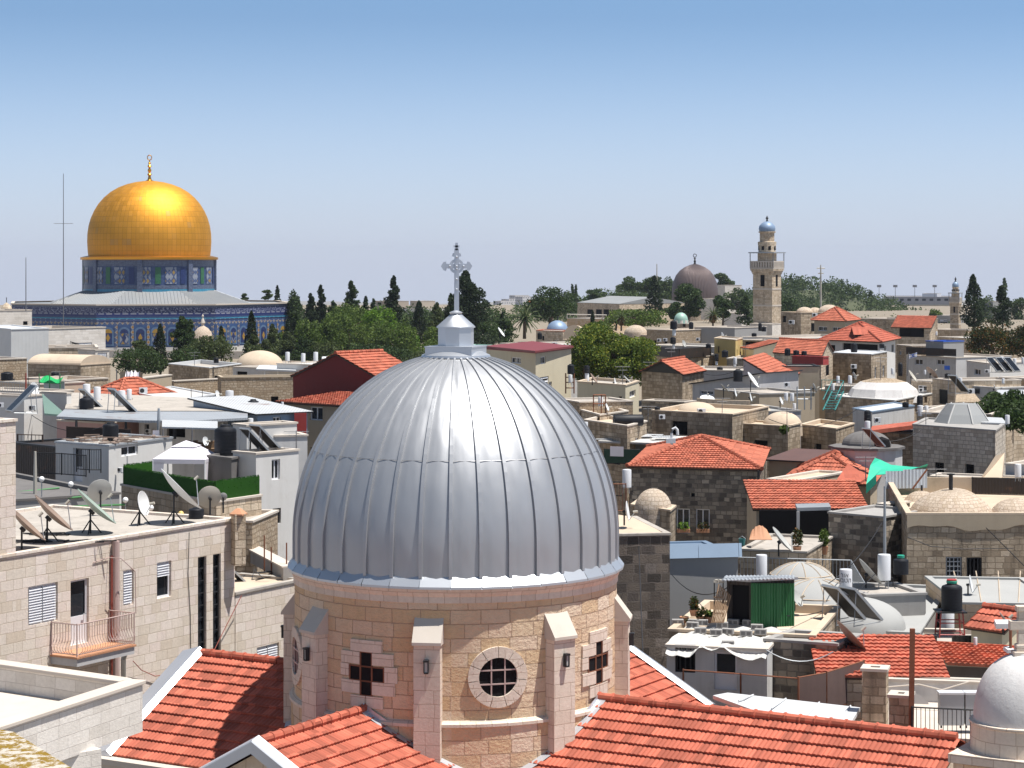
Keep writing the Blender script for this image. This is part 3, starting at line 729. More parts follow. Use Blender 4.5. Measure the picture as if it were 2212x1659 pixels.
def pole(name, label, cat, px, yt, yb, Y, r=.04, mat='steel_mast', group=None, arms=()):
    p = W(px, yb, Y); h = M(yb-yt, Y); t = thing(name, label, cat, p, group)
    MB().tube([p, p+Vector((0,0,h*.5)), p+Vector((0,0,h))], [r, r*.9, r*.6], 6).build('mast', mat, t)
    for f, L in arms:
        m = MB(); z = p+Vector((0,0,h*f)); m.tube([z-Vector((L/2,0,0)), z+Vector((L/2,0,0))], r*.5, 5)
        for k in range(5): x = z+Vector((L*(k/4-.5),0,0)); m.tube([x-Vector((0,.3,0)), x+Vector((0,.3,0))], r*.3, 4)
        m.build('antenna_arm', mat, t)
    return t
def wire(name, label, pts, r=.015, mat='cable_rubber', sag=0, cat='cable', group=None):
    P = [Vector(p) for p in pts]
    if sag and len(P) == 2:
        a, b = P; P = [a.lerp(b, k/10)-Vector((0,0,sag*4*(k/10)*(1-k/10))) for k in range(11)]
    o = MB().tube(P, r, 5).build(name, mat); return tag(o, label, cat, group)
def slab(name, label, cat, corners, thick, mat, group=None, bevel=0):   # (px,py,Y) corners of a sheet roof, counter-clockwise from above
    P = [W(*c) for c in corners]; n = len(P); lo = [p-Vector((0,0,thick)) for p in P]
    m = MB(); m.add(P+lo, [tuple(range(n)), tuple(reversed(range(n,2*n)))]+[(n+i, n+(i+1)%n, (i+1)%n, i) for i in range(n)])
    o = m.build(name, mat); return tag(o, label, cat, group)
def barrier(name, label, cat, pts, zlo, zhi, mat='dark_metal', pitch=.14, rail=.025, post=.03, infill=None, group=None):
    """railing or fence along world points; zlo/zhi relative to the points"""
    P = [Vector(p) for p in pts]; t = thing(name, label, cat, P[0], group); m = MB(); b = MB()
    for a, c in zip(P, P[1:]):
        L = (c-a).length; k = max(1, round(L/pitch)); U = Vector((0,0,1))
        for z in (zlo+.05, zhi): m.tube([a+U*z, c+U*z], rail, 5)
        for s_ in (a, c): m.tube([s_+U*min(zlo,0), s_+U*(zhi+.03)], post, 6)
        if infill is None:
            for i in range(1, k): q = a.lerp(c, i/k); b.tube([q+U*(zlo+.05), q+U*zhi], .011, 4, cap=False)
        else:
            nn = Vector(((c-a).y, -(c-a).x, 0)).normalized()*.012; b.obox(a+U*(zlo+.08)+nn, c-a, nn*1.2, U*(zhi-zlo-.1))
    m.build('rail', mat, t)
    if b.f: b.build('balusters' if infill is None else 'panel', mat if infill is None else infill, t)
    return t
# ------------------------------------------------------------------ the ground
def terrain_z(x, y):
    z = 6.0
    if y > 90: z += min((y-90)/250, 1)*5
    if y > 330: z += min((y-330)/60, 1)*2
    if y > 640: z -= min((y-640)/560, 1)*5.2
    if y > 1200: z = 30-.0185*y
    return z
tm = MB(); ys = [-40,0,40,70,90,110,140,170,200,240,280,330,360,390,430,480,540,600,640,700,800,950,1200,1600,2200,3000,4500,6200]
tv = []; nx = 15
for y in ys:
    wd = max(120, y*.6)
    for i in range(nx): x = (i/(nx-1)*2-1)*wd; tv.append((x, y, terrain_z(x, y)))
tm.add(tv, [(j*nx+i, j*nx+i+1, (j+1)*nx+i+1, (j+1)*nx+i) for j in range(len(ys)-1) for i in range(nx-1)], smooth=True)
tag(tm.build('ground', 'earth'), None, None, kind='structure')

# ------------------------------------------------------------------ the domed church in front
CX, CY = -1.64, 65.0; CC = Vector((CX, CY, 0))
ch = thing('domed_church', 'pink stone church drum under a big ribbed grey metal dome with orange tiled wings', 'church', (CX, CY, 5))
def rad(th): return Vector((math.sin(R(th)), -math.cos(R(th)), 0))
def tng(th): return Vector((math.cos(R(th)), math.sin(R(th)), 0))
MB().lathe([(4.8,5),(4.8,17.47)], CC, 96).build('lower_drum', 'pink_limestone', ch)
MB().lathe([(4.70,17.5),(4.70,20.8)], CC, 96).build('drum_wall', 'pink_limestone', ch)
MB().lathe([(4.70,17.44),(4.85,17.44),(4.85,17.52),(4.70,17.60)], CC, 96).build('string_course', 'smooth_limestone', ch)
MB().lathe([(4.70,20.78),(4.735,20.79),(4.735,20.96),(4.76,20.98),(4.79,21.06),(4.83,21.14),(4.83,21.2),(4.7,21.2)], CC, 96).build('cornice', 'smooth_limestone', ch)
# folded metal eave, 36 flat pans
m = MB(); NP = 36
for k in range(NP):
    a0, a1 = 360*k/NP-.3, 360*(k+1)/NP-.3; g = .12
    P = lambda a, r, z: CC+rad(a)*r+Vector((0,0,z))
    tw = RNG.normal(0,.002)
    m.quad(P(a0+g,4.915,21.245+tw), P(a1-g,4.915,21.245-tw), P(a1-g,4.72,21.50), P(a0+g,4.72,21.50)); m.quad(P(a0+g,4.915,21.18), P(a1-g,4.915,21.18), P(a1-g,4.915,21.245-tw), P(a0+g,4.915,21.245+tw))
    m.quad(P(a1-g,4.92,21.18), P(a1+g,4.92,21.18), P(a1+g,4.725,21.515), P(a1-g,4.725,21.515))
    m.quad(P(a1,4.915,21.18), P(a0,4.915,21.18), P(a0,4.75,21.18), P(a1,4.75,21.18))
m.build('eave_flashing', 'zinc', ch)
# dome shell and seams
DZ, DA, DB = 22.15, 4.74, 5.22
prof = [(4.74,21.46),(4.74,21.8)]+[(DA*math.cos(R(t)), DZ+DB*math.sin(R(t))) for t in [0,3,6,9,12,15,18,21,24,27,30,33,36,39,42,45,48,51,54,57,60,63,66,69,72,75,78,80,82]]
mt, t_, b_ = nodes('dome_zinc', .4, .62, .5); uv_, pos_ = uvpos(t_)
mp = N(t_, 'ShaderNodeTexNoise', Scale=.8, Detail=5); t_.links.new(pos_, mp.inputs[0])
t_.links.new(mix(t_, (.37,.378,.395), (.45,.457,.472), mp.outputs[0]), b_.inputs['Base Color'])
rr = ramp(t_, noise(t_, pos_, 1.1, 5), [(.3,(.46,.48,.48)),(.7,(.55,.55,.55))]); t_.links.new(rr, b_.inputs['Roughness'])
bump(t_, b_, noise(t_, mapping(t_, uv_, (1.1,.42,1)), 1.1, 2, .5), .09, .6)
dm = MB().lathe(prof, CC, 144)
for i, p in enumerate(dm.v):                       # pans belly slightly between the seams
    d = Vector((p[0]-CX, p[1]-CY, 0)); a = math.atan2(d.x, -d.y)*NP/(2*math.pi); fr = a-math.floor(a)
    q = d*(1-.009*abs(math.cos(math.pi*(fr+.03)))**2 + .0); dm.v[i] = (CX+q.x, CY+q.y, p[2])
dome = dm.build('dome', 'dome_zinc', ch)
m = MB()
for k in range(NP):
    a = 360*k/NP-.3; T = tng(a); vs = []
    for r, z in prof[:-2]:
        nz = Vector((0,0,1))*((z-DZ)/DB if z > DZ else 0)+rad(a)*max(.05, math.sqrt(max(0,1-((z-DZ)/DB)**2)) if z > DZ else 1); nz.normalize()
        c = CC+rad(a)*(r*.997)+Vector((0,0,z)); wd = .018+.03*min(1, r/4); h = .045
        vs += [c-T*wd-nz*.05, c-T*wd+nz*h, c+T*wd+nz*h, c+T*wd-nz*.05]
    n = len(vs)//4; fs = []
    for i in range(n-1):
        for j in range(3): fs.append((4*i+j, 4*i+j+1, 4*i+j+5, 4*i+j+4))
    fs.append((3,2,1,0)); m.add(vs, fs)
m.build('standing_seams', 'dome_zinc', dome)
t0 = math.asin((24.6-DZ)/DB); m = MB().lathe([(DA*math.cos(t0)-.01,24.595),(DA*math.cos(t0)+.0015,24.597),(DA*math.cos(t0)-.012,24.611)], CC, 144); m.build('lap_joint', 'steel_mast', dome)
MB().lathe([(1.02,27.27),(1.0,27.34),(.75,27.45),(.3,27.5)], CC, 48).build('crown_cap', 'zinc', dome)
# lantern
pl = MB(); pl.box((CX,CY,27.36),(1.42,1.42,.44), R(-17)); pl.box((CX,CY,27.59),(1.46,1.46,.03), R(-17)); pl.build('plinth', 'zinc', ch)
m = MB(); m.lathe([(.53,27.6),(.53,28.17)], CC, 8, R(12), R(372), smooth=False); lan = m.build('lantern', 'zinc', ch)
m = MB(); m.lathe([(.575,28.13),(.575,28.17),(.13,28.56)], CC, 8, R(12), R(372), smooth=False); m.lathe([(.17,28.53),(.2,28.58),(.06,28.64)], CC, 20); m.build('lantern_roof', 'zinc', lan)
for k in range(8):
    pass
cr = MB(); CR = Vector((CX+.02, CY, 0)); cz = 30-(575-HY)/F*65
def crb(x0, x1, z0, z1, t=.05): cr.obox(CR+Vector((x0,-t,z0)), (x1-x0,0,0), (0,2*t,0), (0,0,z1-z0))
crb(-.07,.07,28.6,30.45); crb(-.3,-.062,cz-.07,cz+.07); crb(.062,.3,cz-.07,cz+.07)
for i in range(28):                                # ring of the cross
    a0, a1 = 2*math.pi*i/28, 2*math.pi*(i+1)/28
    for (ra, rb) in ((.135,.215),):
        q = [CR+Vector((r*math.sin(a), y, cz+r*math.cos(a))) for r, a, y in ((ra,a0,-.035),(ra,a1,-.035),(rb,a1,-.035),(rb,a0,-.035),(ra,a0,.035),(ra,a1,.035),(rb,a1,.035),(rb,a0,.035))]
        cr.add(q, [(3,2,1,0),(4,5,6,7),(2,3,7,6),(0,1,5,4)])
for (x, z, dx, dz) in ((-.34,0,-1,0),(.34,0,1,0),(0,.62-.3,0,1)):   # flared trefoil ends
    for s in (-1, 1):
        b = CR+Vector((x, 0, cz+z)); o = Vector((dx,0,dz)); sd_ = Vector((-dz,0,dx))*s
        cr.add([b+o*-.06+Vector((0,-.04,0)), b+o*-.03+sd_*.14+Vector((0,-.04,0)), b+o*.045+sd_*.12+Vector((0,-.04,0)), b+o*.12+Vector((0,-.04,0)),
                b+o*-.06+Vector((0,.04,0)), b+o*-.03+sd_*.14+Vector((0,.04,0)), b+o*.045+sd_*.12+Vector((0,.04,0)), b+o*.12+Vector((0,.04,0))],
               [(0,1,2,3),(7,6,5,4),(0,4,5,1),(1,5,6,2),(2,6,7,3)])
crb(-.04,.04,30.4,30.62); crb(-.085,.085,30.48,30.54)
for x, z in ((-.2,cz),(.2,cz),(0,cz+.27),(0,29.55),(0,cz),(0,29.25),(0,29.85)): cr.sphere((CR.x+x, CR.y-.055, z), .036, 8, 5)
cr.build('cross', 'zinc_flashing', ch)
# buttresses, lamps
def bt(th):
    m = MB(); d, T, U = rad(th), tng(th), Vector((0,0,1)); hw = .365
    m.obox(CC+d*4.6-T*hw+U*6, T*2*hw, d*.47, U*(19.70-6)); o = m.build('buttress', 'smooth_limestone', ch)
    m = MB(); lo = [CC+d*4.66-T*.40, CC+d*5.14-T*.40, CC+d*5.14+T*.40, CC+d*4.66+T*.40]
    m.add([lo[0]+U*19.70, lo[1]+U*19.70, lo[2]+U*19.70, lo[3]+U*19.70, lo[0]+U*20.42, lo[1]+U*19.78, lo[2]+U*19.78, lo[3]+U*20.42], [(3,2,1,0),(4,5,6,7),(0,1,5,4),(1,2,6,5),(2,3,7,6),(3,0,4,7)])
    m.build('sloped_cap', 'stone_coping', o)
    m = MB(); c = CC+d*5.15+U*19.12
    m.obox(c-T*.055-d*.07+U*-.16, T*.11, d*.03, U*.36)
    for s in (-1,1): m.obox(c+T*(s*.055-.012)-d*.04+U*-.14, T*.024, d*.1, U*.3)
    m.obox(c-T*.075-d*.05+U*.15, T*.15, d*.13, U*.05); m.obox(c-T*.06-d*.05+U*-.17, T*.12, d*.11, U*.03)
    l = m.build('wall_lamp', 'dark_metal', o); MB().obox(c-T*.042-d*.035+U*-.13, T*.084, d*.07, U*.27).build('lamp_glass', 'dish_grey', l)
for k in range(8): bt(-7.5+45*k)
# windows of the drum
def onC(th, x, z, r): a = th+math.degrees(x/4.7); return CC+rad(a)*r+Vector((0,0,z))
def patch(m, th, x0, x1, z0, z1, r0, r1):
    n = max(1, int((x1-x0)/.2)); 
    for i in range(n):
        a, b = x0+(x1-x0)*i/n, x0+(x1-x0)*(i+1)/n
        m.quad(onC(th,a,z0,r1), onC(th,b,z0,r1), onC(th,b,z1,r1), onC(th,a,z1,r1)); m.quad(onC(th,a,z1,r1), onC(th,b,z1,r1), onC(th,b,z1,r0), onC(th,a,z1,r0)); m.quad(onC(th,a,z0,r0), onC(th,b,z0,r0), onC(th,b,z0,r1), onC(th,a,z0,r1))
    m.quad(onC(th,x0,z0,r0), onC(th,x0,z0,r1), onC(th,x0,z1,r1), onC(th,x0,z1,r0)); m.quad(onC(th,x1,z0,r1), onC(th,x1,z0,r0), onC(th,x1,z1,r0), onC(th,x1,z1,r1))
ZW = 18.76
def round_window(th):
    m = MB(); ro, ri, nb = .83, .535, 11
    for k in range(nb):
        for j in range(5):
            g0 = 1.2 if j == 0 else 0; g1 = 1.2 if j == 4 else 0
            a0, a1 = R(360*(k+j/5)/nb+g0*.6), R(360*(k+(j+1)/5)/nb-g1*.6)
            q = lambda r_, a, rr: onC(th, r_*math.sin(a), ZW+r_*math.cos(a), rr)
            r1 = 4.78
            m.quad(q(ri,a0,r1), q(ri,a1,r1), q(ro,a1,r1), q(ro,a0,r1)); m.quad(q(ro,a0,r1), q(ro,a1,r1), q(ro,a1,4.68), q(ro,a0,4.68)); m.quad(q(ri,a1,r1), q(ri,a0,r1), q(ri,a0,4.68), q(ri,a1,4.68))
            if j == 0: m.quad(q(ri,a0,r1), q(ro,a0,r1), q(ro,a0,4.68), q(ri,a0,4.68))
            if j == 4: m.quad(q(ro,a1,r1), q(ri,a1,r1), q(ri,a1,4.68), q(ro,a1,4.68))
    o = m.build('round_window', 'smooth_limestone', ch)
    p = MB(); vs = [onC(th, .55*math.sin(2*math.pi*i/32), ZW+.55*math.cos(2*math.pi*i/32), 4.712) for i in range(32)]; p.add(vs, [tuple(reversed(range(32)))]); p.build('pane', 'dark_void', o)
    b = MB()
    for x in (-.19,.19): h = math.sqrt(.535**2-x*x); b.obox(onC(th,x-.018,ZW-h,4.715), onC(th,x+.018,ZW-h,4.715)-onC(th,x-.018,ZW-h,4.715), rad(th)*.03, (0,0,2*h)); 
    for z in (-.19,.19): h = math.sqrt(.535**2-z*z); patch(b, th, -h, h, ZW+z-.018, ZW+z+.018, 4.715, 4.75)
    b.build('window_bars', 'pvc_pipe', o)
def cross_window(th):
    m = MB()
    for x0,x1,z0,z1 in ((-.52,.52,.6,.93),(-.86,-.2,.25,.59),(.2,.86,.25,.59),(-.88,-.58,-.1,.24),(.58,.97,-.2,.24),(-.86,-.2,-.56,-.2),(.2,.9,-.56,-.2),(-.52,-.005,-.93,-.6),(.005,.55,-.93,-.6)):
        patch(m, th, x0+.006, x1-.006, ZW+z0+.005, ZW+z1-.005, 4.68, 4.75)
    o = m.build('cross_window', 'smooth_limestone', ch); p = MB(); f = MB()
    for cx_, cz_ in ((0,0),(-.375,0),(.375,0),(0,.4),(0,-.4)):
        patch(p, th, cx_-.19, cx_+.19, ZW+cz_-.2, ZW+cz_+.2, 4.68, 4.712)
        for (a,b,c,d) in ((-.2,-.165,-.21,.21),(.165,.2,-.21,.21),(-.165,.165,.18,.21),(-.165,.165,-.21,-.18)): patch(f, th, cx_+a, cx_+b, ZW+cz_+c, ZW+cz_+d, 4.7, 4.735)
    p.build('pane', 'dark_void', o); f.build('window_frame', 'rust', o)
for k in range(4): round_window(15.5+90*k)
for k in range(4): cross_window(60+90*k)
# four wings with tiled roofs
ZR, SL, WW = 17.74, .55, 4.3
for th, L in ((59.5,15.3),(-30.5,9.5),(149.5,9.5),(-120.5,9.5)):
    d = rad(th); n = tng(th); U = Vector((0,0,1)); WE = WW+(.9 if th == 59.5 else 0)
    at = lambda r, w, dz=0: CC+d*r+n*w+U*(ZR-SL*abs(w)+dz)
    m = MB(); prf = [(-WE+.25,5),(WE-.25,5),(WE-.25,ZR-SL*(WE-.25)-.2),(0,ZR-.2),(-WE+.25,ZR-SL*(WE-.25)-.2)]
    vs = [CC+d*r+n*w+U*z for r in (0,L-.1) for w, z in prf]
    m.add(vs, [(0,1,2,3,4)[::-1],(5,6,7,8,9)]+[(i,(i+1)%5,5+(i+1)%5,5+i) for i in range(5)]); wing = m.build('wing_wall', 'smooth_limestone', ch)
    m = MB(); near = 6 if th in (59.5,-30.5,-120.5) else 4
    tile_slope(m, [at(1.0,WE), at(L,WE), at(L,0), at(1.0,0)][::1], .42, .14, .026, .065, near)
    tile_slope(m, [at(L,-WE), at(1.0,-WE), at(1.0,0), at(L,0)], .42, .14, .026, .065, near)
    ro = m.build('tiled_roof', 'roof_tile_new', ch)
    ridge_tiles(MB(), at(4.3,0,.07), at(L-.1,0,.07), .12, .44, 10).build('ridge_tiles', 'roof_tile_new', ro)
    # flashing where the roof meets the drum
    m = MB(); pw = [x*.25 for x in range(-17,18)]; P = []
    for w in pw:
        r = math.sqrt(max(.01, 4.78**2-w*w)); p = CC+d*r+n*w; o = (d*r+n*w).normalized(); z = ZR-SL*abs(w)
        r2 = math.sqrt(5.02**2-w*w); p2 = CC+d*r2+n*w
        P.append((p+U*(z+.22), p+o*.012+U*(z+.085), p2+U*(z+.075)))
    for a, b in zip(P, P[1:]):
        m.quad(b[0], a[0], a[1], b[1]); m.quad(b[1], a[1], a[2], b[2])
    m.build('roof_flashing', 'zinc_flashing', ro)
    # gable coping
    if L < 12:
        m = MB()
        for s in (1,-1):
            sec = [(L-.2,.10),(L-.02,.24),(L+.02,.24),(L+.66,.05),(L+.68,-.3)] if th == -120.5 else [(L-.12,.10),(L+.02,.22),(L+.3,.14),(L+.34,.1),(L+.36,-.2)]
            a = [at(r,0,dz) for r, dz in sec]; b = [at(r,s*(WE+.12),dz) for r, dz in sec]
            for i in range(4): q = [a[i],a[i+1],b[i+1],b[i]]; m.quad(*(q if s < 0 else q[::-1]))
            m.quad(*b)
        m.build('gable_coping', 'zinc_flashing', ro)
    if th == -120.5:
        m = MB(); a = at(L+.9, WE+.02, -.16); m.obox(a, -d*9, n*.42, U*.17); m.obox(a-U*2+n*.1-d*.1, -d*9, n*.25, U*1.98); m.build('eave_parapet', 'stone_coping', ro)
        m = MB(); tile_slope(m, [at(L+.75,5.6,-.45), at(L+2.2,5.6,-.45), at(L+2.2,2.5,-.45), at(L+.75,2.5,-.45)], .42, .14, .026, .06, 5); m.build('lower_tiled_roof', 'roof_tile_new', ch)
# bell turret with whitewashed cupola
tc_ = W(2206, 0, 56.0); TCX, TCY = tc_.x, tc_.y; TC = Vector((TCX, TCY, 0))
tu = thing('bell_turret', 'whitewashed cupola with a stone cross on a square pink stone base at the right edge', 'turret', (TCX, TCY, 6))
d, n = rad(59.5), tng(59.5)
m = MB(); hb = 1.32; m.obox(TC-d*hb-n*hb+Vector((0,0,6)), d*2*hb, n*2*hb, (0,0,11.55)); m.build('base', 'pink_limestone', tu)
m = MB(); hb = 1.42; m.obox(TC-d*hb-n*hb+Vector((0,0,17.55)), d*2*hb, n*2*hb, (0,0,.22)); m.build('base_cornice', 'smooth_limestone', tu)
MB().lathe([(1.27,17.75),(1.25,18.42),(1.29,18.45),(1.29,18.5),(1.15,18.52)], TC, 40).build('cupola_drum', 'smooth_limestone', tu)
MB().lathe([(1.19,18.5)]+[(1.19*math.cos(R(t))**.9, 18.55+1.62*math.sin(R(t))) for t in range(0,85,7)]+[(.22,20.15),(.2,20.2)], TC, 40).build('cupola', 'lime_wash_dome', tu)
m = MB(); q = TC+Vector((0,0,20.12)); m.box(q+Vector((0,0,.06)),(.44,.4,.14)); m.box(q+Vector((0,0,.6)),(.2,.2,1.2)); m.box(q+Vector((0,0,.78)),(.62,.22,.24)); m.box(q+Vector((0,0,1.2)),(.28,.26,.14)); m.box(q+Vector((0,0,.2)),(.3,.28,.2)); m.build('stone_cross', 'smooth_limestone', tu, bevel=.02)
fp = W(2183, 1420, 57.6); t = thing('floodlight', 'pair of small white floodlights on a thin post beside the stone cross', 'floodlight', fp)
MB().tube([fp-Vector((0,0,.5)), fp+Vector((0,0,.85))], .04, 6).build('post', 'rust', t); m = MB(); m.box(fp+Vector((-.2,0,.86)),(.4,.25,.14), 0, .3); m.box(fp+Vector((-.05,0,.2)),(.2,.2,.1), .4, .3); m.build('lamp_head', 'white_enamel', t)

# ------------------------------------------------------------------ stone house with the dishes, left
fac = lambda px: (lambda k: 59.23/(.5888-k))((px-HX)/F)     # depth of the facade plane at a column
b = bld('stone_house', 'pale stone house with satellite dishes on its flat roof and a small railed balcony', [(-140, fac(-140)), (507, fac(507))], 570+9.55*F/fac(-140), zb=7, dep=9, wall='pale_limestone', roof='roof_screed', par=.03,
        wins=[(0,61,1268,125,1346,'shutter'),(0,152.5,1255,192,1391,'door'),(0,266,1233,289,1307,'shutter'),(0,339,1216,370,1291,'half'),(0,427.5,1204,446,1415,'lattice'),(0,460,1198,477,1417,'lattice'),(0,342,1462,362,1482,'shutter')], cat='house', cop='pale_limestone', hbot=14)
DH = b; A_, B_ = b['g'][0], b['g'][1]; fd = (B_-A_).normalized(); fn = Vector((fd.y,-fd.x)); FD, FN = Vector((fd.x,fd.y,0)), Vector((fn.x,fn.y,0))
def fpt(px, py, k=0): Y = fac(px); return W(px, py, Y)+FN*k
bal = fpt(110, 0); bal.z = 16.93; ln = (fpt(234,0)-fpt(110,0)).length; U = Vector((0,0,1))
m = MB(); m.obox(bal-U*.06-FD*.05, FD*(ln+.1), FN*1.2, U*.06); bo = m.build('balcony', 'terracotta', b['t'])
m = MB(); m.obox(bal-U*.32, FD*ln, FN*1.15, U*.255)
m.build('balcony_slab', 'light_grey_plaster', bo)
m = MB(); path = [bal+FN*.03, bal+FN*1.14, bal+FN*1.14+FD*ln, bal+FN*.03+FD*ln]
for z in (1.08, .08): m.tube([p+U*z for p in path], .022, 5)
for p in path: m.tube([p, p+U*1.12], .025, 5)
for a, c, o in ((path[0],path[1],-FD),(path[1],path[2],FN),(path[2],path[3],FD)):
    k = round((c-a).length/.125)
    for i in range(1, k): q = a.lerp(c, i/k); m.tube([q+U*.08, q+o*.13+U*.18, q+o*.15+U*.3, q+o*.03+U*.48, q+U*.6, q+U*1.08], .012, 5, cap=False)
m.build('balcony_railing', 'pvc_pipe', bo)
m = MB(); m.tube([fpt(243,1168,.16), fpt(243,1520,.16)], .125, 10); m.build('drain_pipe', 'pvc_pipe', b['t'])
m = MB(); m.tube([fpt(238,1200,.08), fpt(238,1520,.08)], .05, 6); m.build('rusty_pipe', 'red_pipe', b['t'])
m = MB(); m.tube([bal+FD*ln+FN*.9-U*.1, bal+FD*(ln-.1)+FN*.75-U*.5, fpt(252,1462,.3), fpt(245,1480,.2)], .09, 8); m.build('elbow_pipe', 'galvanised', b['t'])
wire('cable', 'pair of thin dark cables running down the pale stone facade beside the tall windows', [fpt(404,1150,.1), fpt(405,1240,.03), fpt(410,1330,.03), fpt(411,1430,.03)], .014)
wire('cable', 'orange cable sagging along the foot of the pale stone facade', [fpt(278,1427,.2), fpt(300,1447,.12), fpt(330,1460,.1), fpt(368,1455,.1), fpt(450,1410,.2), fpt(480,1350,.2), fpt(508,1285,.3)], .016, 'red_pipe')
m = MB(); m.tube([fpt(200,1215,.03), fpt(233,1204,.05), fpt(233,1204,.6), fpt(262,1232,.62), fpt(264,1322,.62)], .018, 5); m.build('awning_rod', 'pvc_pipe', b['t'])
tw_ = bld('stair_tower', 'tall pale stone stair tower at the left edge beside the dish roof', [(-140, fac(-140)-.04), (34, fac(34)-.0)], 570+(30-24.85)*F/fac(-140), zb=7, dep=4.5, wall='pale_limestone', cop='pale_limestone', hbot=14, cat='tower')
an = bld('stone_annex', 'low pale stone annex with a cluttered flat roof left of the church drum', [(508.5, fac(508.5)), (655, fac(655))], 570+12.34*F/fac(508.5), zb=7, dep=9, wall='pale_limestone', roof='cream_screed', par=.04, wins=[(0,555,1399,603,1432,'shutter')], cop='roof_screed', cat='house')
ck = W(515, 1200, 82.6); t = thing('chimney', 'pinkish stone chimney with a tiled cap at the corner of the dish roof', 'chimney', ck)
MB().box(ck+Vector((0,0,.6)),(.42,.42,1.9), .5).build('shaft', 'tan_masonry', t); m = MB(); m.lathe([(.36,1.5),(.36,1.56),(.1,1.75)], ck, 4, .5, .5+2*math.pi, smooth=False, cap=True); m.build('cap', 'terracotta', t)
# dishes on that roof
RZ = b['zt']-.03
def dh(px, py, rpx, Y, az, el, mat, label, **kw):
    yb = HY+(CZ-RZ)*F/Y; return dish(px, py, Y, rpx, az, el, mat, label, yb=yb, **kw)
simple('rusty_dish', (.26,.19,.15), .6, .2, .4, 1.2); simple('green_dish', (.30,.36,.31), .55, .1, .2, 1)
dh(60, 1132, 52, 74.6, 103, 46, 'rusty_dish', 'rusty grey satellite dish partly hidden by the stair tower')
dh(116, 1108, 56, 76.5, 103, 46, 'rusty_dish', 'rust stained large satellite dish, second from the stair tower', tripod=True)
dh(209, 1094, 56, 79, 103, 47, 'green_dish', 'greenish grey large satellite dish in the middle of the dish roof', tripod=True)
dh(215, 1060, 27, 84.5, 205, 22, 'dish_grey', 'upright round grey dish seen from behind at the back of the dish roof')
dh(310, 1087, 27, 81.5, 75, 12, 'dish_white', 'small white oval dish on a black tripod near the roof edge', tripod=True)
dh(391, 1056, 61, 82.0, 105, 44, 'dish_white', 'largest white satellite dish tilted beside the green hedge', tripod=True)
dh(452, 1074, 26, 84.2, 200, 18, 'dish_beige', 'round beige dish seen from behind below the hedge corner')
dh(482, 1073, 9, 85.5, 190, 15, 'dish_grey', 'tiny grey dish at the right end of the dish roof')
tank(424, 1096, 1121, 83.6, 33, 'squat black tank lying low under the largest white dish')
for i, (px, py, dx) in enumerate(((150,1158,0),(100,1172,0),(230,1140,0))):
    C = blob(26, W(px, 570+9.6*F/(78-i*2+ (2 if i==2 else 0)), 78-i*2+(2 if i==2 else 0)), (1.1,.5,.06), 0); P = [Vector((p[0]-FN.x*.9, p[1]-FN.y*.9, RZ+.04+abs(p[2]-RZ)*.2)) for p in C]
    tag(MB().tube(P, .022, 5).build('cable_heap', 'cable_rubber'), ['tangle of black cables under the greenish dish','tangle of black cables by the stair tower','blue and black cable bundle near the facade edge'][i], 'cable', 'cable heaps on the dish roof')

# ------------------------------------------------------------------ white terrace, lower left
t = thing('terrace_parapet', 'white stone roof terrace with a coped parapet in the lower left corner', 'terrace', W(120, 1659, 48))
K = W(308, 1471, 50); Lb = W(-120, 1432-17, 53.6); Lf = W(-60, 1592, 44.2); U = Vector((0,0,1)); Lb.z = Lf.z = K.z
Fl = Lf+(Lb-K); ctr = (K+Fl)/2
def inw(p, k): v = (ctr-p); return p+v.normalized()*k
m = MB()
for a, c in ((Lf,K),(K,Lb)):
    wall_mesh(m, a, c, K.z-1.14, K.z-.06); dd = (c-a).normalized(); nn = Vector((dd.y,-dd.x,0)); wall_mesh(m, c-nn*.32, a-nn*.32, K.z-1.0, K.z-.06)
m.quad(Lf-U*1.14, Lb-U*1.14+(Lf-K)*.0, Lb-U*1.14, K-U*1.14); m.build('parapet_wall', 'white_limestone', t)
m = MB()
for a, c, e0, e1 in ((Lf,K,0,.06),(K,Lb,-.38,0)):
    dd = (c-a).normalized(); nn = Vector((dd.y,-dd.x,0)); m.obox(a+nn*.06-dd*e0-U*.07, dd*((c-a).length+e1+e0), -nn*.44, U*.09)
m.build('coping', 'pale_screed', t, bevel=.015)
MB().quad(Lf-U*.62, K-U*.62, Lb-U*.62, Fl-U*.62).build('floor', 'pale_screed', t)
m = MB(); q = W(150, 1600, 47.8); m.box((q.x-2.2,q.y+1.2,K.z-3.6),(5.2,3,5),-.85); m.build('pier', 'white_limestone', t)
lm, t_, b_ = nodes('lichen_stone', .95, 0, .1); uv_, pos_ = uvpos(t_)
base = mix(t_, (.42,.38,.33), (.62,.57,.5), noise(t_, pos_, 6, 6)); l1 = ramp(t_, noise(t_, pos_, 9, 9, .75), [(.45,(0,0,0)),(.52,(1,1,1))])
base = mix(t_, base, mix(t_, (.30,.20,.025), (.17,.10,.03), noise(t_, pos_, 14, 4)), l1); t_.links.new(base, b_.inputs['Base Color']); bump(t_, b_, noise(t_, pos_, 22, 8, .75), .02, .8)
P = [W(-40,1552,17.5), W(168,1664,15.5), W(168,1760,13.2), W(-60,1760,13.2)]; z = P[0].z
P = [Vector((p.x, p.y, z)) for p in (W(-40,1556,17.2), W(30,1572,17.0), W(175,1668,15.6), W(140,1900,12.2), W(-60,1900,12.2))]
m = MB(); lo = [p-Vector((0,0,.5)) for p in P]; n = 5; m.add(P+lo, [tuple(reversed(range(n))), tuple(range(n,2*n))]+[(i,(i+1)%n,n+(i+1)%n,n+i) for i in range(n)])
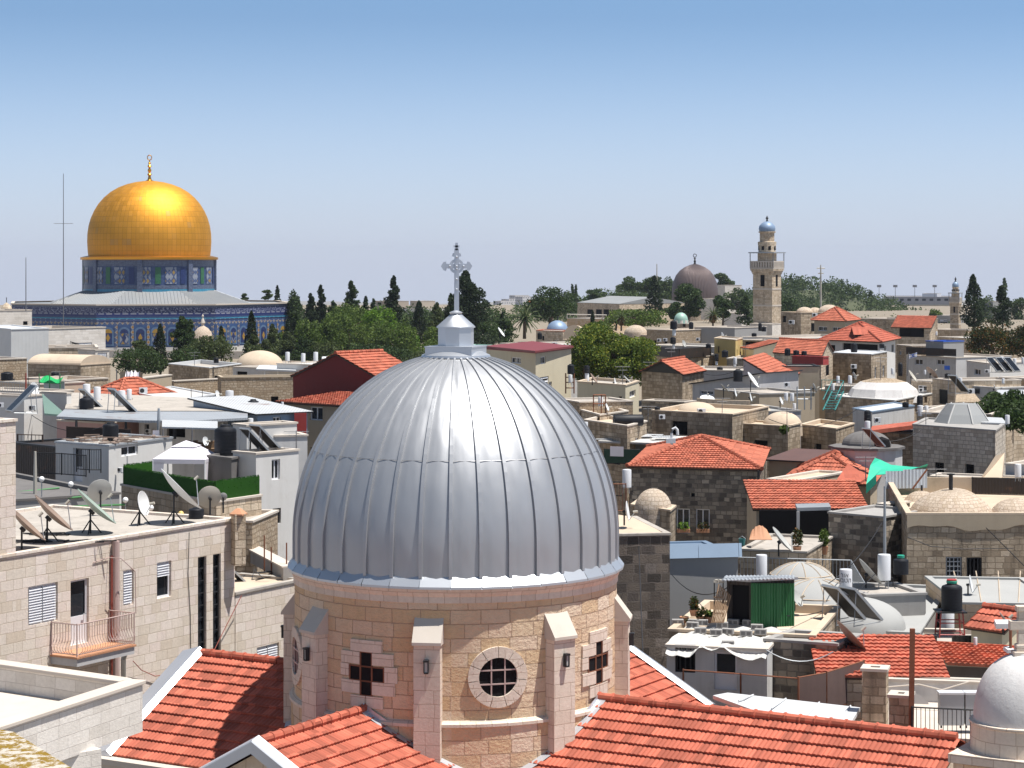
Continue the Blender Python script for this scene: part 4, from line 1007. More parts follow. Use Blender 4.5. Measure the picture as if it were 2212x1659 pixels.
tag(m.build('lichen_wall', 'lichen_stone'), 'close weathered wall top crusted with yellow lichen in the bottom left corner', 'wall')

AZ = an['zt']-.04
def anp(px, Y): p = W(px, 0, Y); p.z = AZ; return p
t = thing('collapsed_parapet', 'slanting grey concrete upstand across the annex roof beside the church', 'parapet', anp(560, 88)); a, c = anp(522, 93.5), anp(612, 86.8); MB().obox(a, c-a, (.5,.2,0), U*.5).build('upstand', 'concrete', t); MB().obox(a+U*.5-Vector((.05,.02,0)), c-a, (.6,.24,0), U*.06).build('coping', 'stone_coping', t)
for px, Y, h_, lb in ((571,89,1.5,'rusty thin post at the left of the annex roof'),(586,88.5,1.1,'rusty thin post in the middle of the annex roof'),(619,87.5,1.4,'rusty thin post near the church eave')): p = anp(px, Y); t = thing('post', lb, 'post', p, 'rusty posts on the annex roof'); MB().tube([p, p+U*h_], .03, 5).build('shaft', 'rust', t)
panel(533, 1272, 87.0, 120, 1.0, 'solar panel lying on the annex roof by the chimney')
m = MB()
for i in range(7): p = anp(520+i*12, 86.5+RNG.uniform(0,2.5)); m.tube([p+U*.05, p+Vector((RNG.uniform(-.8,.8),RNG.uniform(-.5,.5),.1+RNG.uniform(0,.3))), p+Vector((RNG.uniform(-1,1),RNG.uniform(-.6,.6),.05))], .02, 4)
tag(m.build('cable_heap', 'cable_rubber'), 'loose black hoses and cables on the annex roof', 'cable')
# ------------------------------------------------------------------ roofs behind the dish house, left
def vault_on(parent, a, c, r, h, mat, n=14):       # barrel vault between two points
    a, c = Vector(a), Vector(c); d = (c-a).normalized(); s = Vector((-d.y, d.x, 0)); m = MB()
    pr = [(r*math.cos(math.pi*i/n), h*math.sin(math.pi*i/n)) for i in range(n+1)]
    vs = [p+s*x+Vector((0,0,z)) for p in (a, c) for x, z in pr]
    m.add(vs, [(i, n+1+i, n+2+i, i+1) for i in range(n)]+[tuple(range(n+1)), tuple(reversed(range(n+1, 2*n+2)))]); return m.build('vault', mat, parent)
tb = bld('terrace_house', 'brown walled house carrying the hedged roof terrace', [(262,100.2),(467,93),(565,95.6)], 1085, wall='tan_masonry', roof='roof_screed', par=.9, cat='house', hbot=12)
g, zt = tb['g'], tb['zt']; U = Vector((0,0,1)); g3 = [Vector((p.x,p.y,zt)) for p in g]; cc = sum(g3, Vector())/4
ins = [p+(cc-p)*.035 for p in g3]
h = thing('hedge', 'bright green artificial hedge fence round the white gazebo terrace', 'hedge', ins[1])
m = MB(); C = []
for a, c, hh in ((ins[0],ins[1],.86),(ins[1],ins[2],.9),(ins[0],ins[0]+(ins[3]-ins[0])*.75,.95)):
    L = (c-a).length; k = int(L*1500); t = RNG.uniform(0,1,k); nn = Vector(((c-a).y,-(c-a).x,0)).normalized()
    C.append(np.array(a)+t[:,None]*np.array(c-a)+np.array([0,0,1])*(RNG.uniform(.02,1,k)*hh)[:,None]+np.array(nn)*RNG.normal(0,.012,k)[:,None]); m.obox(a-nn*.03, c-a, nn*.06, U*(hh-.06))
leaves('foliage', np.concatenate(C), .032, 'hedge_green', h); m.build('backing_panel', 'hedge_green', h)
# gazebo
gc = W(402, 0, 100.6); gz = 30-424*99/F; fl = zt-.9
gz_t = thing('gazebo', 'white fabric garden gazebo with a small second tier on the hedged terrace', 'gazebo', (gc.x, gc.y, fl))
def sq(r, z, a=38): return [Vector((gc.x+r*math.sin(R(a+90*k)), gc.y-r*math.cos(R(a+90*k)), z)) for k in range(4)]
e0, e1, e2, e3 = sq(1.72, gz), sq(.72, gz+.48), sq(.80, gz+.5), [Vector((gc.x,gc.y,gz+.76))]*4
m = MB()
for k in range(4):
    j = (k+1)%4; m.quad(e0[k], e0[j], e1[j], e1[k]); m.quad(e2[k], e2[j], e3[k]); m.quad(e0[k]-U*.2, e0[j]-U*.2, e0[j], e0[k]); m.quad(e1[k], e1[j], e2[j], e2[k])
m.build('canopy', 'white_fabric', gz_t)
for k in range(4): p = e0[k]*.98+gc*.02; p.z = fl; MB().tube([p, Vector((p.x,p.y,gz-.05))], .04, 5).build('post', 'white_paint', gz_t)
m = MB()
for k in (0,3): p = e0[k]; q = e0[(k+1)%4]; m.quad(Vector((p.x,p.y,fl+.3)), Vector((p.x,p.y,fl+.3)).lerp(Vector((q.x,q.y,fl+.3)),.16), p.lerp(q,.22)-U*.15, p-U*.15)
m.build('curtain', 'white_fabric', gz_t)
pb = W(0,985,101).z
t = bld('tank_plinth', 'dark low rooftop box carrying the biggest black tank', [(449,100),(500,98.6),(548,101)], 992, wall='dark_concrete', roof='dark_concrete', par=.05, cat='plinth', hbot=1.9, cop='dark_concrete')
tank(487, 917, 986, 101.2, 48, 'biggest black water tank, beside the white gazebo')
wb = bld('white_house', 'tall white plastered house wall with two small dark windows left of the dome', [(553,98.6),(645,100.6)], 981, dep=1.5, wall='white_plaster', roof='roof_screed', par=.15, wins=[(0,587,993,605,1036,'dark'),(0,589,1099,607,1131,'bars'),(0,553,1119,560,1161,'dark')], hbot=12, cat='house')
bld('white_wall_block', 'blotchy white roof room behind the tall white house', [(594,112),(664,112.6)], 943, dep=3, wall='dirty_white_plaster', par=.1, hbot=5, cat='roof room')
for i, (px, py, rz, s, lb) in enumerate(((572,981,128,1.15,'rusty edged solar panel beside the biggest black tank'),(598,978,128,1.25,'dark solar panel at the corner of the tall white house roof'))): panel(px, py, 100.5+i, rz, s, lb)
bld('stone_store', 'rough stone wall of a low store below the hedge corner', [(545,92),(600,96)], 1128, dep=3, wall='rubble_masonry', par=.1, hbot=6, cat='store')
# grey shed and its neighbours
sh = bld('grey_shed', 'grey rendered roof shed with a white door and a corrugated roof edge', [(120,108.3),(235,106),(372,111)], 964, wall='white_plaster', roof='roof_screed', par=.05, wins=[(0,158,967,178,1040,'door'),(1,262,965,298,984,'dark')], hbot=4.5, cop='corrugated_grey', cat='shed')
acu(260, 1020, 106.4, 14, -38, 'air conditioner low on the white side of the grey shed')
tank(239, 912, 952, 110, 34, 'black ribbed tank on the rubble strewn shed roof')
m = MB(); rzt = sh['zt']
for i in range(46):
    t = RNG.uniform(0,1); s = RNG.uniform(.05,.9); p = sh['g'][0].lerp(sh['g'][1], t)+(sh['g'][3]-sh['g'][0])*s; m.box((p.x, p.y, rzt+.05+RNG.uniform(0,.12)), (RNG.uniform(.3,1.5), RNG.uniform(.05,.22), .05), RNG.uniform(0,3.1), RNG.normal(0,.12))
tag(m.build('scrap_planks', 'rusty_planks' if 'rusty_planks' in MAT else 'rusty_dish'), 'scattered scrap planks and rubble on the grey shed roof', 'scrap', kind='stuff')
bld('dark_shed', 'dark corrugated iron shed left of the grey shed', [(20,112.5),(119,109.6)], 957, dep=3.5, wall='corrugated_dark', roof='corrugated_dark', par=.03, hbot=2.2, cop='dark_metal', cat='shed')
dt = bld('dark_terrace', 'dark grey roof terrace with globe lamps behind the satellite dishes', [(-120,89.5),(258,94)], 1092, dep=15, wall='grey_plaster', roof='dark_concrete', par=.1, hbot=8, cop='dark_concrete', cat='terrace')
TZ = dt['zt']-.1
def onz(px, Y, z): p = W(px, 0, Y); p.z = z; return p
barrier('railing', 'rusty lattice railing in front of the grey shed', 'railing', [onz(78,104,TZ), onz(133,103.5,TZ), onz(186,102.5,TZ)], 0, 1.0, 'dark_metal', .1)
barrier('railing', 'black stair railing beside the white shed door', 'railing', [onz(165,105,TZ), onz(193,104.5,TZ), onz(218,104.5,TZ)], .1, 1.1, 'dark_metal', .12)
for px, py, Y, mat, lb in ((90,1035,93,'lamp_globe','white globe lamp nearest the stair tower'),(153,1046,93,'lamp_globe','white globe lamp above the rusty dish'),(271,1080,91,'lamp_globe','white globe lamp left of the small white dish'),(326,1097,90,'lamp_globe','white globe lamp peeping from behind the small white dish'),(391,1110,88.4,'yellow_globe','yellow globe lamp under the largest white dish')):
    p = W(px, py, Y); t = thing('globe_lamp', lb, 'lamp', (p.x,p.y,min(TZ, p.z-.5)), 'globe lamps on the dark terrace'); MB().sphere(p, .118, 16, 10).build('globe', mat, t); MB().tube([(p.x,p.y,min(TZ,p.z-.5)), (p.x,p.y,p.z-.1)], .025, 5).build('post', 'galvanised', t)
for i, (a, c, lb) in enumerate((((30,1064,96),(128,1054,97),'upper short green pipe on the dark terrace'),((30,1085,92),(205,1071,93),'long middle green pipe on the dark terrace'),((60,1098,90.5),(270,1090,91),'lowest green pipe on the dark terrace'))):
    tag(MB().tube([W(*a), W(*c)], .045, 6).build('green_pipe', 'green_paint'), lb, 'pipe')
pole('post', 'rusty white steel post at the left of the dark terrace', 'post', 76, 975, 1068, 95, .09, 'dish_beige')
# flat sheet roof with the water heaters
def hslab(name, label, cat, xy, py, Y0, thick, mat):   # level sheet: outline as (column, depth)
    z = W(0, py, Y0).z; P = [onz(x, Y, z) for x, Y in xy]; n = len(P); lo = [p-U*thick for p in P]; m = MB()
    m.add(P+lo, [tuple(range(n)), tuple(reversed(range(n,2*n)))]+[(n+i, n+(i+1)%n, (i+1)%n, i) for i in range(n)]); return tag(m.build(name, mat), label, cat)
hslab('sheet_roof', 'long pale sheet roof on posts carrying solar heaters and panels', 'roof', [(122,120),(300,117),(400,116.5),(535,119),(535,124),(420,124),(300,124),(140,126)], 905, 118, .12, 'corrugated_grey')
for px, Y in ((165,118.6),(272,117.6),(377,117)): pole('post', {165:'dark steel post under the left of the sheet roof',272:'dark steel post under the middle of the sheet roof',377:'dark steel post under the right of the sheet roof'}[px], 'post', px, 908, 948, Y, .1, 'dark_metal', 'posts under the sheet roof')
hslab('roof_deck', 'grey cluttered roof deck carrying the white heaters and panels', 'roof', [(140,126.2),(300,124.2),(530,124.2),(500,133),(420,136),(300,139),(150,142)], 904, 118, .15, 'roof_screed')
bld('pink_room', 'pink rendered room under the sheet roof', [(123,126),(226,124)], 909, dep=4, wall='pink_plaster', par=.02, hbot=3, cat='room')
bld('white_room', 'white rendered room under the right of the sheet roof', [(300,125),(420,122),(534,126)], 912, wall='dirty_white_plaster', par=.02, hbot=4, wins=[(0,312,916,322,940,'void'),(0,360,920,400,944,'void')], cat='room')
barrier('slat_fence', 'black slatted timber fence below the pink room', 'fence', [onz(145,116,20.6), onz(282,114,20.6)], 0, .9, 'wood_dark', infill='wood_dark', post=.05)
barrier('slat_fence', 'broken brown slatted fence left of the black ribbed tank', 'fence', [onz(38,114,20.5), onz(92,113.5,20.5)], 0, .75, 'wood_dark', .2, post=.05)
pole('chimney_pipe', 'grey chimney pipe rising through the sheet roof', 'pipe', 343, 882, 950, 116.2, .11, 'galvanised')
hslab('tin_canopy', 'small tin canopy over junk left of the gazebo', 'canopy', [(350,112),(470,111),(470,116),(350,117)], 925, 111, .08, 'corrugated_white')
m = MB(); cz_ = W(0,925,111).z-.1
for i in range(24): p = onz(RNG.uniform(355,465), RNG.uniform(111.5,115), cz_-1.4+RNG.uniform(0,.6)); m.box(p, (RNG.uniform(.2,.9), RNG.uniform(.1,.5), RNG.uniform(.1,.5)), RNG.uniform(0,3))
tag(m.build('stored_junk', 'wood'), 'brown boxes and junk stored under the tin canopy', 'junk', kind='stuff')
for x, lb in ((352,'thin grey post at the left of the tin canopy'),(415,'thin grey post at the middle of the tin canopy'),(468,'thin grey post at the right of the tin canopy')): pole('post', lb, 'post', x, 927, 972, 111.2, .05, 'steel_mast', 'posts of the tin canopy')
heater(187, 829, 872, 137, 'left white heater in front of the low red hip roof'); heater(210, 835, 876, 134, 'second white heater in front of the low red hip roof')
heater(263, 843, 886, 128, 'white heater with a blue sticker between two solar panels'); heater(279, 840, 870, 134, 'white heater half hidden behind the one with the blue sticker')
tank(187, 856, 896, 126, 31, 'black tank on the sheet roof below two white heaters')
panel(222, 893, 128, 122, 1.35, 'solar panel in front of the red hip roof'); panel(290, 897, 124, 122, 1.45, 'solar panel right of the heater with the blue sticker')
panel(20, 895, 124, 300, 1.5, 'solar panel at the far left edge above the stair tower')
sr = bld('white_shed', 'long white corrugated roof shed behind a row of fence posts', [(283,160),(377,150),(467,157)], 866, wall='corrugated_blue', roof='white_membrane', par=.02, hbot=4, cop='white_sheet', cat='shed')
acu(309, 850, 158, 18, 20, 'air conditioner on the white corrugated shed roof')
barrier('fence', 'line of thin dark fence posts before the white corrugated shed', 'fence', [onz(300,144,19.9), onz(388,142,19.9), onz(480,144,19.9)], 0, 1.5, 'dark_metal', .35)
hslab('low_canopy', 'low pale canopy over a dark gap right of the chimney pipe', 'canopy', [(403,138),(520,134),(520,142),(410,146)], 883, 136, .1, 'white_membrane')
bld('parapet_room', 'dark shaded room under the low pale canopy', [(406,140),(518,136.5)], 888, dep=3, wall='dark_concrete', par=.02, hbot=2, cat='room')
acu(444, 900, 130, 20, 10, 'air conditioner beside the low pale canopy')
heater(496, 843, 890, 132, 'white heater on tall legs beside the low pale canopy'); tank(547, 862, 905, 127, 27, 'black tank in front of the white sheet roofed house')
bld('tall_white_room', 'narrow white room edge behind the biggest black tank', [(503,112),(533,111)], 917, dep=3, wall='white_plaster', par=.03, hbot=4, cat='room')
bld('white_stair_room', 'white rendered stair room with a leaning green board at the left', [(52,126.5),(92,128)], 857, dep=3, wall='white_plaster', par=.05, hbot=6, cat='stair room')
slab('green_board', 'pale green sloping board beside the white stair room', 'board', [(91,850,127),(145,897,126),(96,893,126.4)], .1, 'mint_dome')
bld('low_white_wall', 'low white wall behind the green board', [(92,131),(144,130)], 848, dep=.4, wall='white_plaster', par=.02, hbot=3.2, cat='wall')
bld('grey_wall', 'dark grey rendered wall at the left edge below the stone houses', [(-60,146),(92,143)], 843, dep=3, wall='grey_plaster', par=.05, hbot=6, cat='wall')
barrier('railing', 'white picket railing at the left edge', 'railing', [onz(-20,143,21.7), onz(84,141,21.7)], 0, .75, 'galvanised', .2)
dish(75, 841, 136, 16, 70, 15, 'dish_white', 'white oval dish above the white stair room', yb=862)
pole('post', 'rust red pole left of the white stair room', 'post', 56, 806, 884, 129, .07, 'red_pipe')
# green tarp shelter
gp = W(108, 850, 150); t = thing('shelter', 'small roof shelter with a vivid green tarp and white back panel', 'shelter', gp)
z0, z1 = W(0,850,150).z, W(0,816,150).z; a, c = onz(86,150,0), onz(131,149,0)
m = MB()
for i in range(10):
    f0, f1 = i/10, (i+1)/10; q = lambda f, y, z: a.lerp(c, f)+Vector((0,y,z))
    m.quad(q(f0,-.2,z1-.22-.1*math.sin(f0*9)), q(f1,-.2,z1-.22-.1*math.sin(f1*9)), q(f1,1,z1+.12*math.sin(f1*7)), q(f0,1,z1+.12*math.sin(f0*7)))
    m.quad(q(f0,-.2,z1-.35), q(f1,-.2,z1-.35), q(f1,-.2,z1-.22-.1*math.sin(f1*9)), q(f0,-.2,z1-.22-.1*math.sin(f0*9)))
m.build('tarp', 'vivid_green_tarp', t); m = MB(); m.obox(a+Vector((.1,.8,z0)), c-a, (0,.05,0), (0,0,z1-z0-.25)); m.build('back_panel', 'white_sheet', t)
m = MB()
for f in (0,.5,1): p = a.lerp(c,f); m.tube([p+Vector((0,-.2,z0-1)), p+Vector((0,-.2,z1+.3))], .035, 5)
m.build('frame', 'green_paint', t)
bld('red_roof_house', 'low house with an orange hip roof behind the white heaters', [(143,159),(252,155)], 873, dep=7, style='hip', rise=1.75, wall='tan_masonry', hbot=6, cat='house', ns=2)
# stone houses at the far left
bld('stone_wall_house', 'rough tan stone house wall at the left edge', [(-60,187),(58,191)], 779, dep=6, wall='rubble_masonry', hbot=8, cat='house')
tank(15, 803, 822, 176, 26, 'squat black tank before the rough stone wall at the left edge')
vb = bld('vaulted_house', 'small stone house with a plastered barrel vault roof', [(60,186),(174,183.5)], 786, dep=4, wall='old_masonry', par=.05, hbot=8, cat='house', cop='cream_screed')
gA, gB, gC, gD = [Vector((p.x,p.y,vb['zt'])) for p in vb['g']]; vault_on(vb['t'], (gA+gD)/2, (gB+gC)/2, (gD-gA).length*.5, .78, 'cream_screed')
tank(119, 803, 818, 176, 17, 'small black tank in front of the vaulted house')
bld('stone_house', 'tan stone house with a small square chimney behind the vaulted house', [(100,208),(212,209)], 752, dep=7, wall='tan_masonry', hbot=9, cat='house', cop='stone_coping')
q = W(132,768,209); t = thing('chimney', 'square white chimney with a slab cap above the vaulted house', 'chimney', q); MB().box(q+U*.3,(.8,.6,1.0)).build('shaft', 'stone_coping', t); MB().box(q+U*.85,(1.0,.8,.12)).build('cap', 'stone_coping', t)
bld('door_tower', 'narrow white stone tower with grey metal door panels', [(206,203),(236,204)], 757, dep=3, wall='white_limestone', wins=[(0,211,762,231,790,'shutter'),(0,211,800,231,826,'shutter')], hbot=9, cat='tower')
bld('white_house', 'wide white house with slack cables across its wall, below the tiled shrine', [(104,219),(228,225)], 711, dep=8, wall='white_limestone', hbot=10, cat='house', wins=[(0,166,741,199,752,'shutter')])
bld('metal_cabin', 'pale metal cabin with a white sheet roof at the left edge', [(-50,211),(24,200),(105,203)], 712, wall='cabin_panel', roof='white_sheet', par=.02, hbot=8, cop='white_sheet', cat='cabin')
bld('white_house', 'white stone house at the far left edge under the shrine corner', [(-70,257),(69,262)], 672, dep=7, wall='white_limestone', hbot=9, cat='house', wins=[(0,50,694,60,702,'void')])
for i in range(3): wire('cable', ['slack black cable over the wide white house, upper','slack black cable over the wide white house, middle','slack black cable over the wide white house, lower'][i], [W(110,710+i*4,222), W(170+i*20,742+i*6,221)], .04, sag=.3)
bld('low_stone_wall', 'low tan wall with a cream vault below the vaulted house', [(0,158),(82,155)], 826, dep=4, wall='cream_screed', hbot=3, cat='wall')
bld('low_stone_house', 'low stone house front between the vaulted house and the red hip roof', [(140,168),(233,171)], 822, dep=5, wall='rubble_masonry', hbot=6, cat='house', roof='cream_screed')
cl = W(272,842,176); t = thing('shade_shelter', 'beige shade shelter with torn white cloth hanging from poles', 'shelter', cl); a, c = onz(252,177,0), onz(301,175,0); z0, z1 = cl.z-1.5, W(0,800,176).z
m = MB()
for f in (0,.45,1): p = a.lerp(c,f); m.tube([p+Vector((0,0,z0)), p+Vector((0,0,z1))], .05, 5)
m.build('poles', 'steel_mast', t); m = MB(); m.obox(a+Vector((0,1.5,z0)), (c-a), (0,.05,0), (0,0,z1-z0-.2)); m.build('back_cloth', 'beige_plaster', t)
m = MB()
for i in range(8):
    f0, f1 = .35+i*.075, .35+(i+1)*.075; w0 = lambda f: .35*abs(math.sin(f*17)); m.quad(a.lerp(c,f0)+Vector((0,-.1,z1-.5-2*w0(f0))), a.lerp(c,f1)+Vector((0,-.1,z1-.5-2*w0(f1))), a.lerp(c,f1)+Vector((0,.9,z1+.1-w0(f1))), a.lerp(c,f0)+Vector((0,.9,z1+.1-w0(f0))))
m.build('torn_cloth', 'white_fabric', t)
bld('beige_wall', 'plain sloping beige wall left of the arched stone house', [(298,190),(371,197)], 819, dep=.6, wall='beige_plaster', par=.02, hbot=6, cat='wall')
bld('arched_house', 'square stone house with an arched opening and a white edged roof', [(364,230),(452,221),(521,230)], 795, wall='old_masonry', hbot=9, wins=[(1,463,812,481,842,'void')], cat='house', cop='white_sheet')
bld('rubble_wall', 'low bright rubble wall in front of the arched house', [(376,203),(497,208)], 824, dep=.7, wall='rubble_masonry', par=.02, hbot=5, cat='wall')
bld('white_box_house', 'white box house with one dark window below the tan dome', [(503,216),(600,212)], 793, dep=5, wall='white_plaster', roof='white_membrane', hbot=6, wins=[(0,511,802,534,818,'void')], cat='house')
db = bld('domed_house', 'low house with a wide tan plastered dome left of the maroon block', [(486,266),(640,260)], 789, dep=12, wall='white_limestone', hbot=8, roof='cream_screed', cat='house')
dome_on(db['t'], 561, 790, 267, 51, 33, 'cream_screed')
hslab('canopy', 'white canopy on thin posts beside the maroon block', 'canopy', [(553,206),(640,203),(640,212),(560,214)], 798, 205, .15, 'white_sheet')
for px, lb in ((572,'left post of the white canopy'),(600,'middle post of the white canopy'),(628,'right post of the white canopy')): pole('post', lb, 'post', px, 799, 825, 205.5, .08, 'white_paint', 'posts of the white canopy')
bld('rubble_house', 'rubble stone house front with a plastered top band left of the maroon block', [(478,189),(642,190.5)], 816, dep=3, wall='rubble_masonry', roof='roof_screed', hbot=7, cat='house', cop='beige_plaster')
rb = bld('roof_block', 'white roof block carrying three small heaters behind the maroon block', [(598,206),(770,200)], 786, dep=8, wall='white_plaster', roof='white_membrane', par=.05, hbot=5, cat='roof room')
for px, yt, yb_, lb in ((621,760,786,'leftmost of the three small heaters beside the maroon roof'),(655,763,788,'middle of the three small heaters beside the maroon roof'),(682,760,786,'rightmost of the three small heaters beside the maroon roof')): heater(px, yt, yb_, 206, lb)
q = W(707,778,203); tag(MB().lathe([(.02,-.55),(.3,-.5),(.34,-.42),(.34,.42),(.3,.5),(.02,.55)], n=20).build('water_drum', 'white_enamel'), 'white water drum lying on its side behind the maroon roof', 'drum').location = q
bpy.data.objects['water_drum'].rotation_euler = (0, R(90), R(10))
# maroon block and the house below it
bld('maroon_block', 'dark maroon clad gabled block with an orange tiled roof', [(633,139),(824,134.6)], 812, dep=4.2, style='gable', axis=1, rise=1.45, wall='maroon_cladding', tile='roof_tile_orange', hbot=2.2, ov=.12, cat='building', ns=3)
bld('beige_house', 'beige house with a low orange tiled lean-to roof under the maroon block', [(612,131),(850,125)], 868, dep=4.6, style='mono', rise=.32, wall='beige_plaster', hbot=9, wins=[(0,669,878,697,908,'dark'),(0,670,966,680,990,'bars')], ov=.35, cat='house', ns=3)
bgh = bld('blue_grey_house', 'blue grey house with a white corrugated lean-to roof and a dark red door', [(556,122),(664,124)], 894, dep=7, style='mono', rise=.5, tile='corrugated_white', wall='steel_blue_sheet', hbot=4, wins=[(0,590,901,607,928,'dark')], cat='house')
q0, q1 = W(636,892,123.2), W(662,940,123.2); MB().obox((q0.x,q0.y-.06,q1.z), (q1.x-q0.x,.02,0), (0,.08,0), (0,0,q0.z-q1.z)).build('door', 'red_paint', bgh['t'])
pole('radio_mast', 'tall thin radio mast in front of the tiled shrine', 'mast', 137, 375, 712, 240, .055, 'steel_mast', None, ((.68,2.0),))
pole('radio_mast', 'shorter radio mast at the far left', 'mast', 56, 556, 672, 255, .06, 'steel_mast')
for px, yt, lb in ((61,815,'thin pole beside the green tarp shelter'),(240,830,'thin dark aerial pole beyond the solar panels'),(413,840,'thin fence pole over the white shed'),(437,842,'thin fence pole right of the white shed')): pole('aerial_pole', lb, 'pole', px, yt, yt+70, 139, .03, 'dark_metal', 'thin poles between the roofs')

dish(444, 953, 111, 10, 60, 12, 'dish_white', 'small white dish behind the gazebo roof', yb=972); dish(548, 944, 101, 30, 100, 46, 'rusty_dish', 'rust brown dish between the biggest black tank and the solar panels', yb=982)
heater(541, 903, 936, 121, 'bluish white heater under the black tank before the white sheet roofed house'); heater(610, 868, 884, 128, 'short white heater on the white sheet roofed house'); acu(24, 872, 140, 16, 20, 'air conditioner on the dark grey wall at the left edge'); acu(70, 886, 126, 15, -10, 'air conditioner on the white stair room'); acu(320, 936, 124, 13, 0, 'air conditioner under the long sheet roof'); dish(470, 852, 137, 9, 70, 15, 'dish_white', 'white dish beside the heater on tall legs', yb=868)
tank(467, 772, 784, 222, 11, 'small black tank on the white box house roof'); acu(1, 880, 124, 14, 15, 'air conditioner half cut by the left edge')
# ------------------------------------------------------------------ roofs to the right of the dome
def hole_house(*a, **k): return bld(*a, **k)
# nearest row, right of the church
to = bld('stone_tower', 'dark blackened stone tower rising directly right of the church drum', [(1290,88),(1447,88.5)], 1158, dep=6, wall='black_masonry', roof='cream_screed', par=.04, hbot=16, cop='roof_screed', cat='tower')
pz = to['zt']; m = MB(); g = [Vector((p.x,p.y,pz+.03)) for p in to['g']]; top = (g[2]+g[3])/2*.5+g[3]*.25+g[0]*.25
m.add([g[0],g[1],g[2],g[3], g[3].lerp(g[2],.1)+U*.15, g[3].lerp(g[2],.62)+U*.15], [(0,1,5,4),(1,2,5),(2,3,4,5),(3,0,4)]); m.build('sloping_roof', 'cream_screed', to['t'])
dish(1356, 1104, 90, 22, 82, 8, 'dish_white', 'white dish seen edge on above the blackened stone tower', yb=1135)
barrier('railing', 'rust red railing between the grey dome and the small domed stair house', 'railing', [onz(1300,104,18.4), onz(1352,104,18.4)], 0, 1.3, 'rust', .16)
sd_ = bld('domed_stair_house', 'tall narrow stone stair house with a small round stone dome', [(1364,107.5),(1447,105),(1459,107)], 1104, wall='old_masonry', roof='cream_screed', par=.02, hbot=9, cat='stair house', cop='cream_screed', wins=[(0,1404,1112,1418,1135,'void')])
dome_on(sd_['t'], 1411, 1104, 106.5, 41, 49, 'dome_masonry')
gp_ = bld('grey_wall_house', 'plain grey rendered wall block with a blue grey metal cap', [(1445,95),(1594,95.6)], 1206, dep=5, wall='grey_plaster', roof='steel_blue_sheet', par=.0, hbot=6, cat='building', cop='steel_blue_sheet')
q0, q1 = W(1443,1180,94.9), W(1603,1180,95.5); m = MB(); zz = W(0,1206,95).z
for f0, f1 in ((0,.41),(.415,.955),(.96,1)): a, c = q0.lerp(q1,f0), q0.lerp(q1,f1); m.add([(a.x,a.y-.02,zz),(c.x,c.y-.02,zz),(c.x,c.y+.25,zz+.56),(a.x,a.y+.25,zz+.56),(a.x,a.y+.5,zz+.02),(c.x,c.y+.5,zz+.02)],[(0,1,2,3),(3,2,5,4),(0,3,4),(1,5,2)])
m.build('metal_cap', 'steel_blue_sheet', gp_['t'])
# stone house with the orange pyramid roof
hh = bld('stone_house', 'dark weathered stone house with a broad orange pyramid roof and two barred windows', [(1361,128),(1641,126),(1657,139)], 1012, wall='dark_masonry', style='pyramid', rise=1.2, tile='roof_tile_orange', ns=5, hbot=8.5, ov=.22, cat='house',
     wins=[(0,1461,1098,1490,1152,'dark'),(0,1503,1099,1533,1151,'dark'),(0,1493,1065,1501,1073,'void')])
for i, (x0, x1) in enumerate(((1462,1490),(1504,1532))):
    p = W((x0+x1)/2, 1143, 126.6); t = thing('window_box', ['flower box at the left window of the dark stone house','flower box at the right window of the dark stone house'][i], 'flower box', p); w_ = M(x1-x0,126.6)
    MB().box(p+Vector((0,-.15,-.08)),(w_,.22,.2)).build('box', 'terracotta', t); leaves('flowers', blob(160, p+Vector((0,-.2,.2)), (w_*.5,.2,.28), .1), .06, 'leaf_rusty' if i else 'leaf_bright', t)
q = W(1641.5,1012,125.8); m = MB(); m.tube([q+Vector((-.1,-.15,-.1)), q+Vector((-.1,-.15,-7))], .07, 6); m.build('drain_pipe', 'dark_metal', hh['t'])
# tiled houses to the right of it
bld('tiled_house', 'long low house with a sagging orange tiled roof facing the camera', [(1634,114),(1868,114)], 1099, dep=4.6, style='mono', rise=.95, wall='beige_plaster', tile='roof_tile_orange', ns=5, hbot=5, ov=.2, cat='house', wins=[(0,1660,1103,1698,1124,'void')])
bld('hip_roof_house', 'house with an orange hip roof behind the long tiled roof', [(1695,126),(1880,124),(1900,131)], 1045, style='hip', rise=1.25, wall='beige_plaster', tile='roof_tile_orange', ns=4, hbot=5, ov=.3, cat='house')
slab('tiled_dormer', 'small deep red tiled lean-to on the orange hip roof', 'roof', [(1806,1038,121.2),(1832,1001,123),(1876,1030,121.4),(1858,1041,120.4)], .12, 'roof_tile_deep')
m = MB(); P = [[W(x,y,Y) for x,y,Y in r] for r in (((1871,1046,116),(1880,1005,118),(1890,989,119)),((1893,1026,116),(1905,1012,118),(1902,993,119.5)),((1935,1022,116),(1932,1014,118),(1925,1004,119)),((1975,1012,116.5),(1972,1011,118),(1965,1008,119)),((2004,1002,116.5),(2003,1006,118),(2000,1010,119)))]
for a, c in zip(P, P[1:]):
    for i in range(2): m.quad(a[i], c[i], c[i+1], a[i+1])
m.quad(P[0][0]-U*.5, P[1][0]-U*.45, P[1][0], P[0][0]); o = m.build('tarp', 'green_tarp'); tag(o, 'torn turquoise green tarp stretched over the metal sheet yard', 'tarp'); s = o.modifiers.new('thickness', 'SOLIDIFY'); s.thickness = .02
t = thing('sheet_fence', 'grey corrugated metal sheet screen under the green tarp', 'fence', W(1960,1055,115)); a, c = W(1913,1056,115), W(2003,1054,115.4)
m = MB(); k = 24
